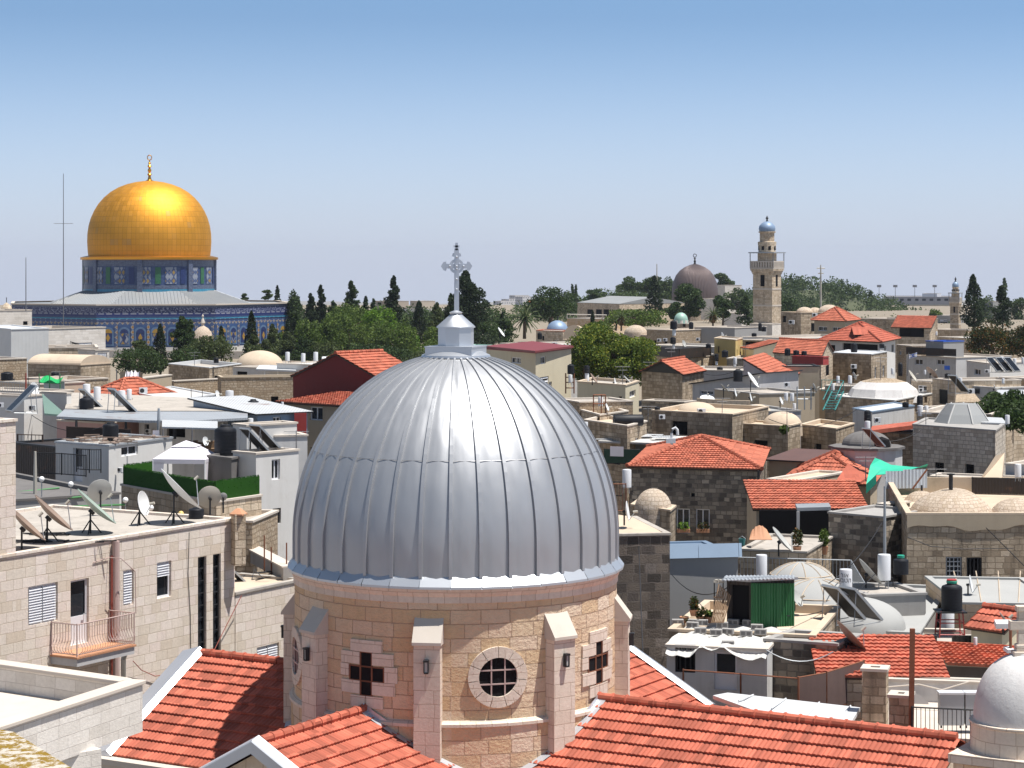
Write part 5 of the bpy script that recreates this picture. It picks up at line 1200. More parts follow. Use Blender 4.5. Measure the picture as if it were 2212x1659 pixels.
for i in range(k):
    f0, f1 = i/k, (i+1)/k; tp = lambda f: (W(0,1018,115).z if f < .42 else W(0,1015,115).z)+.0
    p, q = a.lerp(c,f0), a.lerp(c,f1); y0 = .03*(i%2); p.y += y0; q.y += .03*((i+1)%2); m.quad(p, q, Vector((q.x,q.y,tp((f0+f1)/2))), Vector((p.x,p.y,tp((f0+f1)/2))))
m.build('sheets', 'corrugated_blue', t); m = MB(); m.tube([W(1971,1056,114.7), W(2003,1013,114.7)], .05, 5); m.build('brace', 'rust', t)
bld('mortared_wall', 'dark rough stone wall block smeared with grey mortar beside the open porch', [(1790,106),(1908,104)], 1108, dep=4, wall='dark_masonry', roof='concrete', par=.04, hbot=5.5, cat='wall', cop='concrete')
t = thing('porch', 'deep shaded porch with white posts below the long tiled roof', 'porch', W(1730,1180,109)); a, c = W(1722,1104,108), W(1795,1102,108)
m = MB(); m.obox(a, c-a, (0,.7,.12), U*.16); m.build('canopy', 'galvanised', t)
for p in (W(1724,1106,108), W(1794,1104,108)): m = MB(); m.box(p-U*.85,(.14,.14,1.75)); m.build('post', 'light_grey_plaster', t)
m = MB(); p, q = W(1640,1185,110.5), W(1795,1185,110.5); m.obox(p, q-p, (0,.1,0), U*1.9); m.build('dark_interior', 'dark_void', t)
pl_ = bld('porch_terrace', 'stone terrace edge with pots in front of the shaded porch', [(1600,101),(1742,100)], 1188, dep=6, wall='old_masonry', roof='roof_screed', par=.05, hbot=5, cat='terrace', cop='roof_screed')
dish(1691, 1165, 100, 34, 80, 40, 'dish_grey', 'dark grey dish standing on the porch terrace', yb=1202)
for i, (px, py, Y, w_, mt_, lb) in enumerate(((1722,1180,100.6,26,'leaf_rusty','dry reddish shrub in a pot on the porch terrace'),(1780,1180,103.5,22,'leaf_mid','green bush in the porch doorway'))):
    p = W(px, py, Y); t = thing('potted_shrub', lb, 'plant', p-U*.35); MB().lathe([(.02,-.38),(.14,-.38),(.2,0),(.02,.0)], p, 12).build('pot', 'terracotta', t); leaves('foliage', blob(420, p+U*.38, (M(w_/2,Y),M(w_/2,Y),.45), .2), .06, mt_, t)
pc = W(1643,1165,101.5); m = MB()
for i in range(12):
    for j in range(6):
        q = lambda u, v: pc+Vector((M(25,101)*(u-.5)*2*(1-.25*v), -.1+.5*v, M(28,101)*(v*(1-.5*(u*2-1.0)**2)+.04*math.sin(u*30)*v)))
        m.quad(q(i/12,j/6), q((i+1)/12,j/6), q((i+1)/12,(j+1)/6), q(i/12,(j+1)/6))
o = m.build('cloth_cover', 'terracotta'); tag(o, 'orange brown cloth thrown over a heap on the porch terrace', 'cloth'); s = o.modifiers.new('thickness','SOLIDIFY'); s.thickness = .03
q = W(1603,1178,100.5); t = thing('bucket', 'small blue bucket at the left end of the porch terrace', 'bucket', q); MB().lathe([(.02,0),(.12,0),(.16,.3),(.15,.3),(.11,.02)], q, 14).build('pail', 'teal_paint', t); MB().tube([q+Vector((-.16,0,.3)), q+Vector((0,0,.42)), q+Vector((.16,0,.3))], .012, 4).build('handle', 'galvanised', t)
# big domed stone house at the right
bd = bld('domed_stone_house', 'large tan stone house with several low stone domes inside its parapet', [(1914,118),(1959,101),(2330,101)], 1111, wall='old_masonry', roof='cream_screed', par=.75, hbot=7, cat='house', cop='cream_screed', wins=[(1,2043,1203,2078,1254,'grid'),(1,2088,1204,2121,1254,'bars')])
for i, (px, pb, Y, r, h) in enumerate(((2054,1122,107,92,64),(2195,1122,107,58,46),(1990,1100,114,42,40),(2060,1094,116,62,40))): dome_on(bd['t'], px, pb, Y, r, h, 'dome_masonry')
m = MB(); p = W(2054,1058,107); m.tube([p, p+U*.75], .1, 8); m.lathe([(.02,.7),(.2,.72),(.2,.78),(.02,.8)], p, 10); m.build('dome_finial', 'dark_metal', bd['t']); MB().tube([W(1991,1060,114), W(1991,1048,114)], .06, 6).build('dome_finial', 'dark_metal', bd['t'])
gB, gC = bd['g'][1], bd['g'][2]; dv = (gC-gB).normalized(); nv = Vector((dv.y,-dv.x)); m = MB(); zt_ = bd['zt']
for i in range(30):
    f0, f1 = i/30, (i+1)/30; s = lambda f: zt_-.62+.12*math.sin(f*11)+.05*math.sin(f*31); p, q = gB.lerp(gC,f0)+nv*.05, gB.lerp(gC,f1)+nv*.05
    m.quad((p.x,p.y,s(f0)),(q.x,q.y,s(f1)),(q.x,q.y,zt_-.03),(p.x,p.y,zt_-.03)); m.quad((p.x-nv.x*.06,p.y-nv.y*.06,s(f0)),(q.x-nv.x*.06,q.y-nv.y*.06,s(f1)),(q.x,q.y,s(f1)),(p.x,p.y,s(f0)))
m.build('parapet_band', 'beige_plaster', bd['t'])
wire('cable', 'black cable strung across the domed stone house wall', [W(1960,1160,100.7), W(2010,1180,100.7), W(2080,1186,100.7), W(2190,1184,100.7)], .02)
wire('cable', 'long black cable slanting down the right end of the domed stone house', [W(2130,1140,100.6), W(2180,1190,99), W(2240,1250,96)], .02)
pole('pole', 'grey pole at the corner of the domed stone house', 'pole', 1911, 1050, 1215, 101, .08, 'galvanised')
bld('shadow_wall', 'dark stone wall in the gap left of the domed stone house', [(1895,110),(1916,109.6)], 1090, dep=2, wall='dark_masonry', par=.02, hbot=6, cat='wall')
# grey vaulted roofs, boiler with writing, panels
gv = bld('vaulted_roof_house', 'house with big smooth grey cement domes over its roof', [(1590,88),(1985,86)], 1352, dep=13, wall='concrete', roof='grey_membrane', par=.05, hbot=6, cat='house', cop='grey_membrane')
for px, pb, Y, r, h in ((1765,1348,91,125,98),(1730,1290,97,88,76),(1850,1352,88,105,62)): dome_on(gv['t'], px, pb, Y, r, h, 'grey_membrane', 32)
for px, pb, Y, r, h in ((1765,1348,91,125,98),(1730,1290,97,88,76)):
    m = MB(); c = W(px,pb,Y); rr_, hh_ = M(r,Y), M(h,Y)
    for k in range(-2,5): a = R(k*32-30); m.tube([c+Vector((rr_*math.cos(t)*math.sin(a), -rr_*math.cos(t)*math.cos(a), hh_*math.sin(t)+.012)) for t in [i*.13 for i in range(12)]], .022, 4)
    m.tube([c+Vector((rr_*math.cos(.72)*math.sin(a), -rr_*math.cos(.72)*math.cos(a), hh_*math.sin(.72)+.015)) for a in [i*.2-2.2 for i in range(23)]], .022, 4); m.build('dome_seam', 'cream_screed', gv['t'])
bh = heater(1827, 1228, 1302, 84, 'white heater tank with black Hebrew lettering over the grey domes'); bp = W(1827, 1302, 84); sc_ = M(74,84)/1.5
def text_mesh(s, size):
    cu = bpy.data.curves.new('text', 'FONT'); cu.body = s; cu.size = size; cu.align_x = 'CENTER'; o = bpy.data.objects.new('text', cu); COL.objects.link(o)
    dg = bpy.context.evaluated_depsgraph_get(); me = o.evaluated_get(dg).to_mesh(); vs = [tuple(v.co) for v in me.vertices]; fs = [tuple(p.vertices) for p in me.polygons]
    bpy.data.objects.remove(o); bpy.data.curves.remove(cu); return vs, fs
lm_ = MB()
for row, (txt, z) in enumerate((('\u05e8\u05d5\u05d0', 1.15), ('\u05e2\u05d1\u05d8\u05d4', .93))):
    vs, fs = text_mesh(txt, .27); nv_ = []
    for x, y, _ in vs: a = (x-.1)/.285; nv_.append((bp.x+.287*sc_*math.sin(a), bp.y-.287*sc_*math.cos(a), bp.z+(z+y)*sc_))
    lm_.add(nv_, fs)
tb_ = [c for c in bpy.data.objects if c.parent is bh and c.name.startswith('tank_body')][0]
lo_ = lm_.build('lettering', 'cable_rubber', bh); lo_.scale = [1/s for s in bh.scale]; 
bpy.context.view_layer.update()
panel(1851, 1343, 83.5, 120, 1.35, 'left solar panel under the lettered white heater'); panel(1888, 1345, 84.0, 120, 1.35, 'right solar panel under the lettered white heater')
heater(1910, 1196, 1272, 93, 'white heater on a black stand left of the green lidded tanks'); t = tank(1946, 1204, 1240, 93.5, 33, 'squat black tank with a green lid beside the domed house wall')
lid(t, 'green_plastic', 1.5, 1.78)
heater(1645, 1197, 1262, 90, 'wide white heater behind the green corrugated shed'); heater(1354, 1013, 1066, 110, 'white heater with printed stickers beside the dark stone house')
dish(1880, 1235, 93, 36, 95, 40, 'dish_grey', 'grey dish seen from behind right of the lettered heater', yb=1290)
dish(1722, 1292, 84, 20, 60, 30, 'dish_grey', 'grey dish half hidden behind the green corrugated shed', yb=1320)
barrier('railing', 'grey stair railing above the grey domes', 'railing', [onz(1592,100,15.9), onz(1838,99,15.9), onz(1893,94,14.8)], 0, .9, 'galvanised', .16)
# green corrugated shed
gs = bld('green_shed', 'roof shed with green corrugated plastic walls and a grey corrugated roof', [(1570,80.4),(1622,80),(1716,80.6)], 1256, wall='corrugated_dark', roof='corrugated_grey', par=.0, hbot=1.6, cat='shed', cop='galvanised', wins=[(0,1574,1262,1618,1345,'void')])
a, c = W(1622,1260,79.85), W(1716,1260,80.4); z0 = W(0,1356,80).z; m = MB(); k = 36
for i in range(k):
    p, q = a.lerp(c,i/k), a.lerp(c,(i+1)/k); p.y -= .035*(i%2); q.y -= .035*((i+1)%2); m.quad(Vector((p.x,p.y,z0)), Vector((q.x,q.y,z0)), q, p)
m.build('green_sheeting', 'corrugated_green', gs['t'])
a, c, d, e = W(1559,1254,79.6), W(1716,1251,79.6), W(1716,1243,82.3), W(1566,1244,82.3); m = MB(); k = 40
for i in range(k):
    f0, f1 = i/k, (i+1)/k; h0, h1 = U*.035*(i%2), U*.035*((i+1)%2); m.quad(a.lerp(c,f0)+h0, a.lerp(c,f1)+h1, e.lerp(d,f1)+h1, e.lerp(d,f0)+h0); m.quad(a.lerp(c,f0)+h0-U*.03, a.lerp(c,f1)+h1-U*.03, a.lerp(c,f1)+h1, a.lerp(c,f0)+h0)
m.build('corrugated_roof', 'corrugated_grey', gs['t'])
m = MB()
for i in range(9): x = 1545+i*3.2; m.tube([W(x-8,1345,79.4), W(x+8,1262+i*3,79.9)], .025, 4)
tag(m.build('leaning_planks', 'wood'), 'bundle of brown planks and poles leaning on the green shed', 'planks')
t = thing('junk_shelf', 'thin metal shelf with clutter left of the green shed', 'shelf', W(1552,1345,80.4)); m = MB()
for x in (1543,1562): m.tube([W(x,1345,80.6), W(x,1258,80.6)], .02, 4)
m.build('frame', 'dark_metal', t); m = MB()
for y in (1290,1325): m.box(W(1552,y,80.6),(.36,.3,.02))
m.build('board', 'wood', t); m = MB()
for i in range(5): m.box(W(1546+i*3,1257-i%2*3,80.5),(.14,.16,.06), i)
m.build('clutter', 'dish_beige', t)
gt = bld('shed_terrace', 'roof terrace with stone edges under the green corrugated shed', [(1445,79),(1760,77.6)], 1362, dep=7, wall='old_masonry', roof='cream_screed', par=.25, hbot=5, cat='terrace', cop='cream_screed')
for i, (px, yt, yb_, w_, mt_, lb) in enumerate(((1499,1288,1330,22,'leaf_rusty','tall reddish potted plant against the grey wall'),(1515,1310,1345,30,'leaf_rusty','purple leaved potted plant beside the planks'),(1478,1332,1345,20,'leaf_olive','low yellow green plant near the grey wall'),(1532,1318,1345,18,'leaf_mid','green potted plant by the plank bundle'))):
    p = W(px, yb_, 80.5); t = thing('potted_plant', lb, 'plant', p, 'potted plants beside the green shed'); MB().lathe([(.02,0),(.12,0),(.17,.22),(.02,.22)], p, 12).build('pot', 'terracotta', t); h_ = M(yb_-yt,80.5); leaves('foliage', blob(300, p+U*(h_*.6), (M(w_/2,80.5),M(w_/2,80.5),h_*.45), .2), .05, mt_, t)
# shack with a white tarp held down by blocks
bs = bld('tarp_shack', 'shabby roof shack under a white tarp weighted with concrete blocks', [(1440,76.5),(1657,75.6)], 1396, dep=4, wall='dirty_white_plaster', roof='white_membrane', par=.0, hbot=6, cat='shack', wins=[(0,1458,1392,1502,1453,'bars'),(0,1543,1408,1592,1490,'door')])
m = MB(); z = bs['zt']+.1; g = [Vector((p.x,p.y,z)) for p in bs['g']]; nx_, ny_ = 24, 8; dvv = (g[1]-g[0]).normalized(); nvv = Vector((dvv.y,-dvv.x,0))
def tp(i, j):
    f, e = i/nx_, j/ny_; p = g[0].lerp(g[1], f).lerp(g[3].lerp(g[2], f), e); s = RNG.normal(0,.015)
    if j == 0: p = p+nvv*(.25+.1*math.sin(f*9))-U*(.22+.16*math.sin(f*8.4+.6)+.05*math.sin(f*31))
    return p+U*(s+.05*math.sin(f*23+e*7))
G_ = [[tp(i,j) for j in range(ny_+1)] for i in range(nx_+1)]
for i in range(nx_):
    for j in range(ny_): m.quad(G_[i][j], G_[i+1][j], G_[i+1][j+1], G_[i][j+1])
o = m.build('tarp_cover', 'white_membrane', bs['t']); s = o.modifiers.new('thickness','SOLIDIFY'); s.thickness = .015
BL = None; pos_b = [(1499,1345),(1496,1352),(1517,1347),(1560,1352),(1584,1345),(1617,1347),(1513,1364),(1547,1368),(1572,1366),(1612,1370),(1635,1357),(1643,1367),(1573,1384),(1464,1343)]
nm = ['farthest left','front of the farthest left','second along the back row','middle upper','fourth along the back row','fifth along the back row','left of the middle row','second of the middle row, hollow side up','third of the middle row','hollow one near the right end','right end upper','right end lower','lone one sagging at the front edge','half hidden beside the stone tower']
for i, (px, py) in enumerate(pos_b):
    Y = (CZ-z-.1)*F/(py-HY); Y = min(max(Y, 75.2), 80.2); p = onz(px, Y, z+.14 if i != 12 else z-.0)
    if BL is None:
        BL = thing('concrete_block', 'x', 'block'); m = MB(); m.box((0,0,.0),(.42,.2,.2)); m.build('body', 'concrete', BL, bevel=.01); m = MB()
        for x in (-.1,.1): m.box((x,-.101,.0),(.14,.004,.12))
        m.build('cell_openings', 'dark_concrete', BL); BLP = Proto(BL)
    BLP.put(p, R(-8+RNG.uniform(-14,14)), 1, 'grey concrete block on the white tarp, '+nm[i], 'concrete blocks on the white tarp')
barrier('fence', 'open rusty tube fence before the tarp shack', 'fence', [onz(1476,73.5,15.55), onz(1600,72.8,15.55), onz(1725,72,15.55)], -.3, 1.02, 'rust', pitch=2.0, post=.035)
q0, q1 = W(1598,0,72.9), W(1725,0,72.1); q0.z = q1.z = 15.2; tag(MB().obox(q0, q1-q0, (0,.02,0), (0,0,.62)).build('brown_tarp', 'brown_tarp'), 'strip of brown sheeting along the foot of the rusty tube fence', 'tarp')
barrier('fence', 'brown cloth covered fence curving up to the orange roof', 'fence', [onz(1725,72,15.6), onz(1785,72.6,15.65), onz(1866,74.2,15.75)], -.3, 1.0, 'rust', infill='brown_tarp', post=.04)
bld('stained_wall', 'black stained curved stone wall below the rusty dish', [(1652,77),(1808,76),(1862,78)], 1394, wall='dark_masonry', roof='concrete', par=.05, hbot=5, cat='wall', cop='concrete')
bld('rough_coped_wall', 'rough stone wall with a pale coping right of the shed terrace', [(1655,79.5),(1765,78.8)], 1364, dep=.5, wall='old_masonry', par=.02, hbot=4, cat='wall')
wire('washing_line', 'drooping grey washing line in front of the stained wall', [W(1655,1404,74), W(1800,1408,74)], .02, 'galvanised', .35)
# orange roofs, lower right
bld('tiled_house', 'house with a broad orange tiled slope behind the rust brown post', [(1770,73.5),(2045,73.2)], 1462, dep=4.6, style='mono', rise=.6, wall='tan_masonry', tile='roof_tile_new', ns=5, hbot=4, ov=.1, cat='house')
m = MB(); tile_slope(m, [W(2046,1436,76), W(2196,1444,76), W(2206,1397,80), W(2003,1384,80)], .42, .2, .04, .07, 4); tag(m.build('ragged_tiled_roof', 'roof_tile_old'), 'ragged rust red tiled roof patch at the right', 'roof')
bld('low_shed', 'dark low shed front under the ragged tiled roof', [(2045,77),(2190,76.5)], 1437, dep=2.5, wall='dark_concrete', par=.02, hbot=3, cat='shed')
m = MB(); m.tube([W(2038,1382,76), W(2010,1378,76.5), W(1988,1384,80)], .02, 4)
dish(1840, 1375, 76.5, 46, 98, 42, 'rusty_dish', 'rust brown dish standing before the orange tiled slope', yb=1440)
p = W(1971,1358,66.5); q = W(1968,1590,66.5); t = thing('steel_post', 'tall rust brown square steel post near the white terrace', 'post', q); MB().obox(q-Vector((.07,.07,0)), (.14,0,0), (0,.14,0), (p-q)).build('shaft', 'rust', t)
wsr = slab('white_sheet_roof', 'bright white ribbed sheet roof behind the orange nave ridge', 'roof', [(1540,1502,71),(1700,1560,66.5),(1832,1570,66.0),(1858,1528,69.5),(1572,1496,72.5)], .12, 'white_sheet')
m = MB()
for f in (.2,.45,.7,.93): a, c = W(1572,1496,72.5).lerp(W(1858,1528,69.5),f), W(1540,1502,71).lerp(W(1832,1570,66),f); m.tube([a+U*.02, c+U*.02], .03, 4)
m.build('roof_ribs', 'white_sheet', wsr)
# white terrace with railings
wt = bld('white_terrace', 'pale terrace with arched white back wall at the lower right', [(1862,67.4),(2260,66)], 1588, dep=6.5, wall='pale_limestone', roof='pale_screed', par=.05, hbot=5, cat='terrace')
bw_ = bld('terrace_wall', 'whitewashed terrace wall with faint arches below the orange tiled slope', [(1915,73),(2260,72)], 1470, dep=.6, wall='dirty_white_plaster', par=.02, hbot=3, cat='wall')
m = MB(); p, q = W(1935,1500,72.7), W(2200,1500,71.9)
for c_ in (.16,.5,.84):
    vs = [p.lerp(q,c_+.15*math.cos(a))+U*(-1.1+1.15*math.sin(a))-Vector((0,.14,0)) for a in [math.pi*i/14 for i in range(15)]]; m.add(vs, [tuple(reversed(range(15)))])
m.build('blind_arch', 'light_grey_plaster', bw_['t'])
wire('cable', 'pale cable draped along the whitewashed terrace wall', [W(1915,1484,71.6), W(1985,1478,71.5), W(2035,1490,71.3), W(2095,1472,71.3), W(2150,1476,71.2)], .025, 'stone_coping')
for px0, px1, Y, yt, lb in ((1862,1914,68.6,1448,'broken plastered pillar pair left of the steel post'),(1920,1966,67,1505,'square plastered pillar beside the black terrace railing')): bld('pillar', lb, [(px0,Y),(px1,Y-.2)], yt, dep=.7, wall='old_masonry', par=.02, hbot=3.5, cat='pillar', cop='stone_coping')
barrier('railing', 'black iron terrace railing at the lower right', 'railing', [onz(1970,66.4,wt['zt']), onz(2125,65.9,wt['zt'])], .0, 1.05, 'dark_metal', .13)
CAB = None
for i, (x0, x1, lb) in enumerate(((2028,2080,'left grey metal cabinet behind the black railing'),(2083,2124,'right grey metal cabinet behind the black railing'))):
    p = W((x0+x1)/2, 1572, 68); h_, w_ = M(68,68), M(x1-x0,68); t = thing('cabinet', lb, 'cabinet', p, 'grey cabinets behind the black railing'); MB().box(p+U*(h_/2+.1),(w_,.35,h_)).build('body', 'galvanised', t, bevel=.01); MB().box(p+U*(h_+.12),(w_+.06,.42,.06)).build('top', 'white_enamel', t)
    m = MB()
    for s in (-1,1): m.box(p+Vector((s*w_*.4,0,.05)),(.05,.05,.12))
    m.build('feet', 'dark_metal', t)
# tank on the red stand
t = thing('tank_stand', 'red steel lattice stand under the green lidded black tank', 'stand', W(2052,1392,87)); c = W(2052,1318,87); m = MB(); z1, z0 = c.z, W(0,1392,87).z
for sx in (-1,1):
    for sy in (-1,1): m.tube([Vector((c.x+sx*.52,c.y+sy*.45,z0)), Vector((c.x+sx*.42,c.y+sy*.4,z1))], .03, 5)
for z in (z0+.45, z0+.9, z1-.04):
    for a, b2 in (((-1,-1),(1,-1)),((1,-1),(1,1)),((1,1),(-1,1)),((-1,1),(-1,-1))): m.tube([Vector((c.x+a[0]*.46,c.y+a[1]*.42,z)), Vector((c.x+b2[0]*.46,c.y+b2[1]*.42,z))], .022, 4)
m.build('frame', 'red_paint', t); m = MB(); m.box(c-U*.03,(1.15,1.0,.05)); m.build('platform', 'dark_metal', t)
t = tank(2056, 1258, 1318, 87, 45, 'big black tank with a green and red lid on the red stand'); lid(t, 'green_plastic', 1.53, 1.66, .27); lid(t, 'red_paint', 1.66, 1.74, .25, 'lid_cap')
heater(2047, 1315, 1392, 88.6, 'white heater inside the red lattice stand'); heater(2107, 1376, 1398, 78, 'squat white drum on the ragged tiled roof')
pg = bld('grid_roof_house', 'low pink stone house with a pale gridded cement roof at the right edge', [(2000,97),(2072,89.5),(2300,89)], 1304, wall='pink_limestone', roof='grey_membrane', par=.02, hbot=6, cat='house', cop='grey_membrane')
m = MB(); zt_ = pg['zt']
for k in range(5): a, c = W(2080+k*40,0,89.8), W(2060+k*48,0,99); m.tube([Vector((a.x,a.y,zt_)), Vector((c.x,c.y,zt_))], .025, 4)
m.build('roof_joints', 'cream_screed', pg['t'])
dish(2098, 1262, 92, 20, 75, 10, 'dish_white', 'thin white dish seen edge on above the gridded roof', yb=1290)
bld('tiled_hut', 'tiny hut with a small orange tiled gable roof at the right edge', [(2098,84),(2165,83)], 1352, dep=2.2, style='gable', axis=0, rise=.55, wall='cream_plaster', tile='roof_tile_new', hbot=2.5, ov=.2, cat='hut', ns=4)
dish(2172, 1338, 82.5, 20, 85, 40, 'dish_grey', 'grey dish above the tiny tiled hut', yb=1370)
for x, lb in ((1995,'left dark green wall panel behind the red stand'),(2085,'middle dark green wall panel right of the red stand'),(2135,'right dark green wall panel below the tiny hut')): p = W(x,1390,84.5); tag(MB().box(p-U*.2,(1.0,.12,1.0)).build('dark_hoarding', 'corrugated_dark'), lb, 'hoarding')
bld('yard_house', 'grey brown rendered house wall between the grey domes and the red stand', [(1872,90.4),(2000,91)], 1288, dep=3, wall='concrete', roof='roof_screed', par=.05, hbot=6, cat='house', cop='concrete')
# alley, stairs and lower ground behind the tower
bld('lower_house', 'low stone house in the shadow under the orange tiled slope', [(1740,83.5),(2220,82.5)], 1402, dep=5, wall='old_masonry', par=.1, hbot=6, cat='house')
# ------------------------------------------------------------------ middle distance, right
crh = bld('cream_house', 'cream rendered house with a flat red roof behind the grey dome', [(1040,196),(1157,186),(1234,196)], 763, wall='cream_plaster', roof='maroon_sheet', par=.0, hbot=9, cat='house', cop='maroon_sheet', wins=[(0,1104,771,1125,785,'dark'),(1,1168,771,1179,786,'dark'),(1,1161,816,1185,844,'half'),(1,1186,825,1192,842,'dark')])
z = crh['zt']+.09; P = [onz(x,Y,z) for x,Y in ((1045,196),(1156,184.5),(1239,196),(1150,208))]; lo = [p+U*.16 for p in P]; m = MB(); m.add(P+lo, [(3,2,1,0),(4,5,6,7)]+[(k,(k+1)%4,4+(k+1)%4,4+k) for k in range(4)]); m.build('red_roof_sheet', 'maroon_sheet', crh['t'])
bld('teal_house', 'house with a pale green roof and a teal wall end left of the cream house', [(1010,205),(1050,203),(1064,207)], 750, wall='teal_paint', roof='mint_dome', par=.0, hbot=4, cat='house', cop='mint_dome')
bld('cream_box', 'cream box house with dishes along its flat roof', [(1247,167),(1351,162),(1380,168)], 833, wall='cream_plaster', roof='roof_screed', par=.15, hbot=7, cat='house', wins=[(1,1360,846,1373,858,'dark'),(0,1337,856,1343,878,'void')], cop='cream_screed')
dish(1283, 817, 165, 13, 80, 35, 'rusty_dish', 'rusty dish at the left end of the cream box roof', yb=832); dish(1329, 826, 165, 10, 80, 10, 'dish_white', 'thin white dish in the middle of the cream box roof', yb=836); dish(1357, 821, 166, 14, 85, 45, 'dish_grey', 'grey tilted dish at the right end of the cream box roof', yb=834)
t = thing('tank_stand', 'rust red ladder stand with a black tank beside the cream house', 'stand', W(1232,850,172)); m = MB()
for x in (1222,1240): m.tube([W(x,850,172), W(x,806,172)], .05, 4)
for y in (815,826,838): m.tube([W(1222,y,172), W(1240,y,172)], .04, 4)
m.build('frame', 'rust', t)
tank(1233, 786, 808, 172, 15, 'black tank on the rust red ladder stand'); heater(1232, 809, 832, 171, 'white heater under the tank on the ladder stand')
tank(1268, 789, 806, 170, 11, 'slim black tank over a silver heater on the cream box roof', P=SLIM); heater(1268, 805, 829, 170, 'silver heater under the slim black tank')
bld('white_stone_room', 'small rough pink stone room with a dark top below the cream house', [(1205,158),(1252,154)], 862, dep=4, wall='rubble_masonry', par=.05, hbot=5, cat='room')
sl = bld('stone_terrace', 'low stone terrace house with a rubble dome below the cream box', [(1240,156),(1296,149),(1357,153)], 897, wall='tan_masonry', roof='cream_screed', par=.3, hbot=5, cat='house'); dome_on(sl['t'], 1240, 892, 156, 30, 20, 'dome_masonry')
t = thing('steel_rack', 'rust red tube frame holding a white heater before the cream box', 'rack', W(1294,892,151)); m = MB()
for x in (1282,1299,1308): m.tube([W(x,893,151), W(x,853,151)], .04, 4)
m.tube([W(1282,853,151), W(1308,853,151)], .04, 4); m.tube([W(1282,872,151), W(1308,872,151)], .04, 4); m.build('frame_tubes', 'rust', t); heater(1297, 857, 884, 151.5, 'white heater inside the rust red tube frame')
lt = bld('lower_stone_terrace', 'lower stone terrace house carrying a lying black tank', [(1262,147),(1355,141.5),(1397,146)], 921, wall='old_masonry', roof='cream_screed', par=.15, hbot=6, cat='house')
o = MB().lathe([(.02,-1),(.34,-.96),(.38,-.88),(.38,.88),(.34,.96),(.02,1)], n=20).build('lying_tank', 'black_plastic'); tag(o, 'black cylindrical tank lying on the lower stone terrace', 'water tank'); o.location = W(1357,908,144); o.rotation_euler = (0,R(90),R(8))
hslab('tarp_roof', 'patchwork of pale sheets and tarps right of the grey dome', 'roof', [(1292,143),(1440,141),(1495,142),(1485,147),(1310,147)], 955, 142, .12, 'white_membrane')
m = MB()
for i in range(9): p = onz(1310+i*16+RNG.uniform(-6,6), 142+RNG.uniform(0,4), W(0,955,142).z+.06+.02*i); m.box(p,(RNG.uniform(.8,2),RNG.uniform(.4,1),.03), RNG.uniform(-.3,.3), RNG.normal(0,.04))
tag(m.build('loose_sheets', 'corrugated_white'), 'loose sheets lying on the pale patchwork roof', 'sheets', kind='stuff')
bld('shaded_yard_room', 'shaded room under the pale patchwork roof', [(1312,144),(1470,143)], 958, dep=3, wall='grey_plaster', par=.02, hbot=4, cat='room')
m = MB(); a, c = W(1318,963,140), W(1347,964,140); m.obox(a-U*.65, c-a, (0,.02,0), U*.62); tag(m.build('laundry_sheet', 'white_fabric'), 'white sheet hung to dry beneath the patchwork roof', 'laundry')
barrier('fence', 'green netting fence behind the hung white sheet', 'fence', [onz(1305,141,17.3), onz(1383,140.6,17.3)], 0, .95, 'dark_metal', infill='net_green')
barrier('railing', 'thin iron railing right of the grey dome', 'railing', [onz(1296,113,18.2), onz(1345,112.6,18.2)], 0, .75, 'dark_metal', .16)
acu(1354, 1050, 112, 16, 60, 'air conditioner beside the heater near the dark stone house'); heater(1265, 911, 938, 126, 'white heater half hidden behind the dome edge'); panel(1276, 956, 123, 118, .9, 'small solar panel at the dome edge')
q = W(1451,944,119); t = thing('curved_vent', 'white curved vent pipe rising before the long stone house', 'vent', q-U*.4); MB().tube([q-U*.4, q+U*.2, q+Vector((.05,0,.42)), q+Vector((.2,0,.5)), q+Vector((.3,0,.38)), q+Vector((.32,0,.1))], .075, 8).build('pipe', 'white_enamel', t); MB().box(q+Vector((-.05,0,-.2)),(.5,.3,.25)).build('box', 'window_white', t)
# long stone house with domes
lh = bld('long_stone_house', 'long tan stone house with shallow plastered domes and a dark window', [(1408,152),(1582,148),(1660,156)], 896, wall='old_masonry', roof='cream_screed', par=.2, hbot=8, cat='house', cop='cream_screed', wins=[(0,1451,909,1485,939,'void')])
dome_on(lh['t'], 1506, 892, 156, 44, 24, 'cream_screed'); dome_on(lh['t'], 1636, 895, 160, 32, 22, 'cream_screed')
t = thing('patterned_parapet', 'curved cream parapet with a row of dark triangles', 'parapet', W(1563,900,163)); a, c = W(1506,872,163), W(1621,876,160); m = MB(); zz0, zz1 = W(0,892,162).z, W(0,862,162).z
for i in range(12):
    f0, f1 = i/12, (i+1)/12; b0, b1 = -.7*math.sin(math.pi*f0), -.7*math.sin(math.pi*f1); p, q = a.lerp(c,f0), a.lerp(c,f1); p.y += b0; q.y += b1
    m.quad((p.x,p.y,zz0),(q.x,q.y,zz0),(q.x,q.y,zz1),(p.x,p.y,zz1)); m.quad((p.x,p.y,zz1),(q.x,q.y,zz1),(q.x,q.y+.3,zz1),(p.x,p.y+.3,zz1)); m.quad((q.x,q.y+.3,zz0),(p.x,p.y+.3,zz0),(p.x,p.y+.3,zz1),(q.x,q.y+.3,zz1))
m.build('wall', 'cream_screed', t); m = MB()
for i in range(9):
    f = (i+.5)/9; pt_ = lambda f, z: (lambda p: Vector((p.x, p.y-.7*math.sin(math.pi*f)-.05, z)))(a.lerp(c,f)); m.add([pt_(f-.05,zz0+.35), pt_(f+.05,zz0+.35), pt_(f,zz1-.12)], [(0,1,2)])
m.build('triangles', 'beige_plaster', t)
acu(1515, 895, 150.5, 18, 10, 'air conditioner on the long stone house roof')
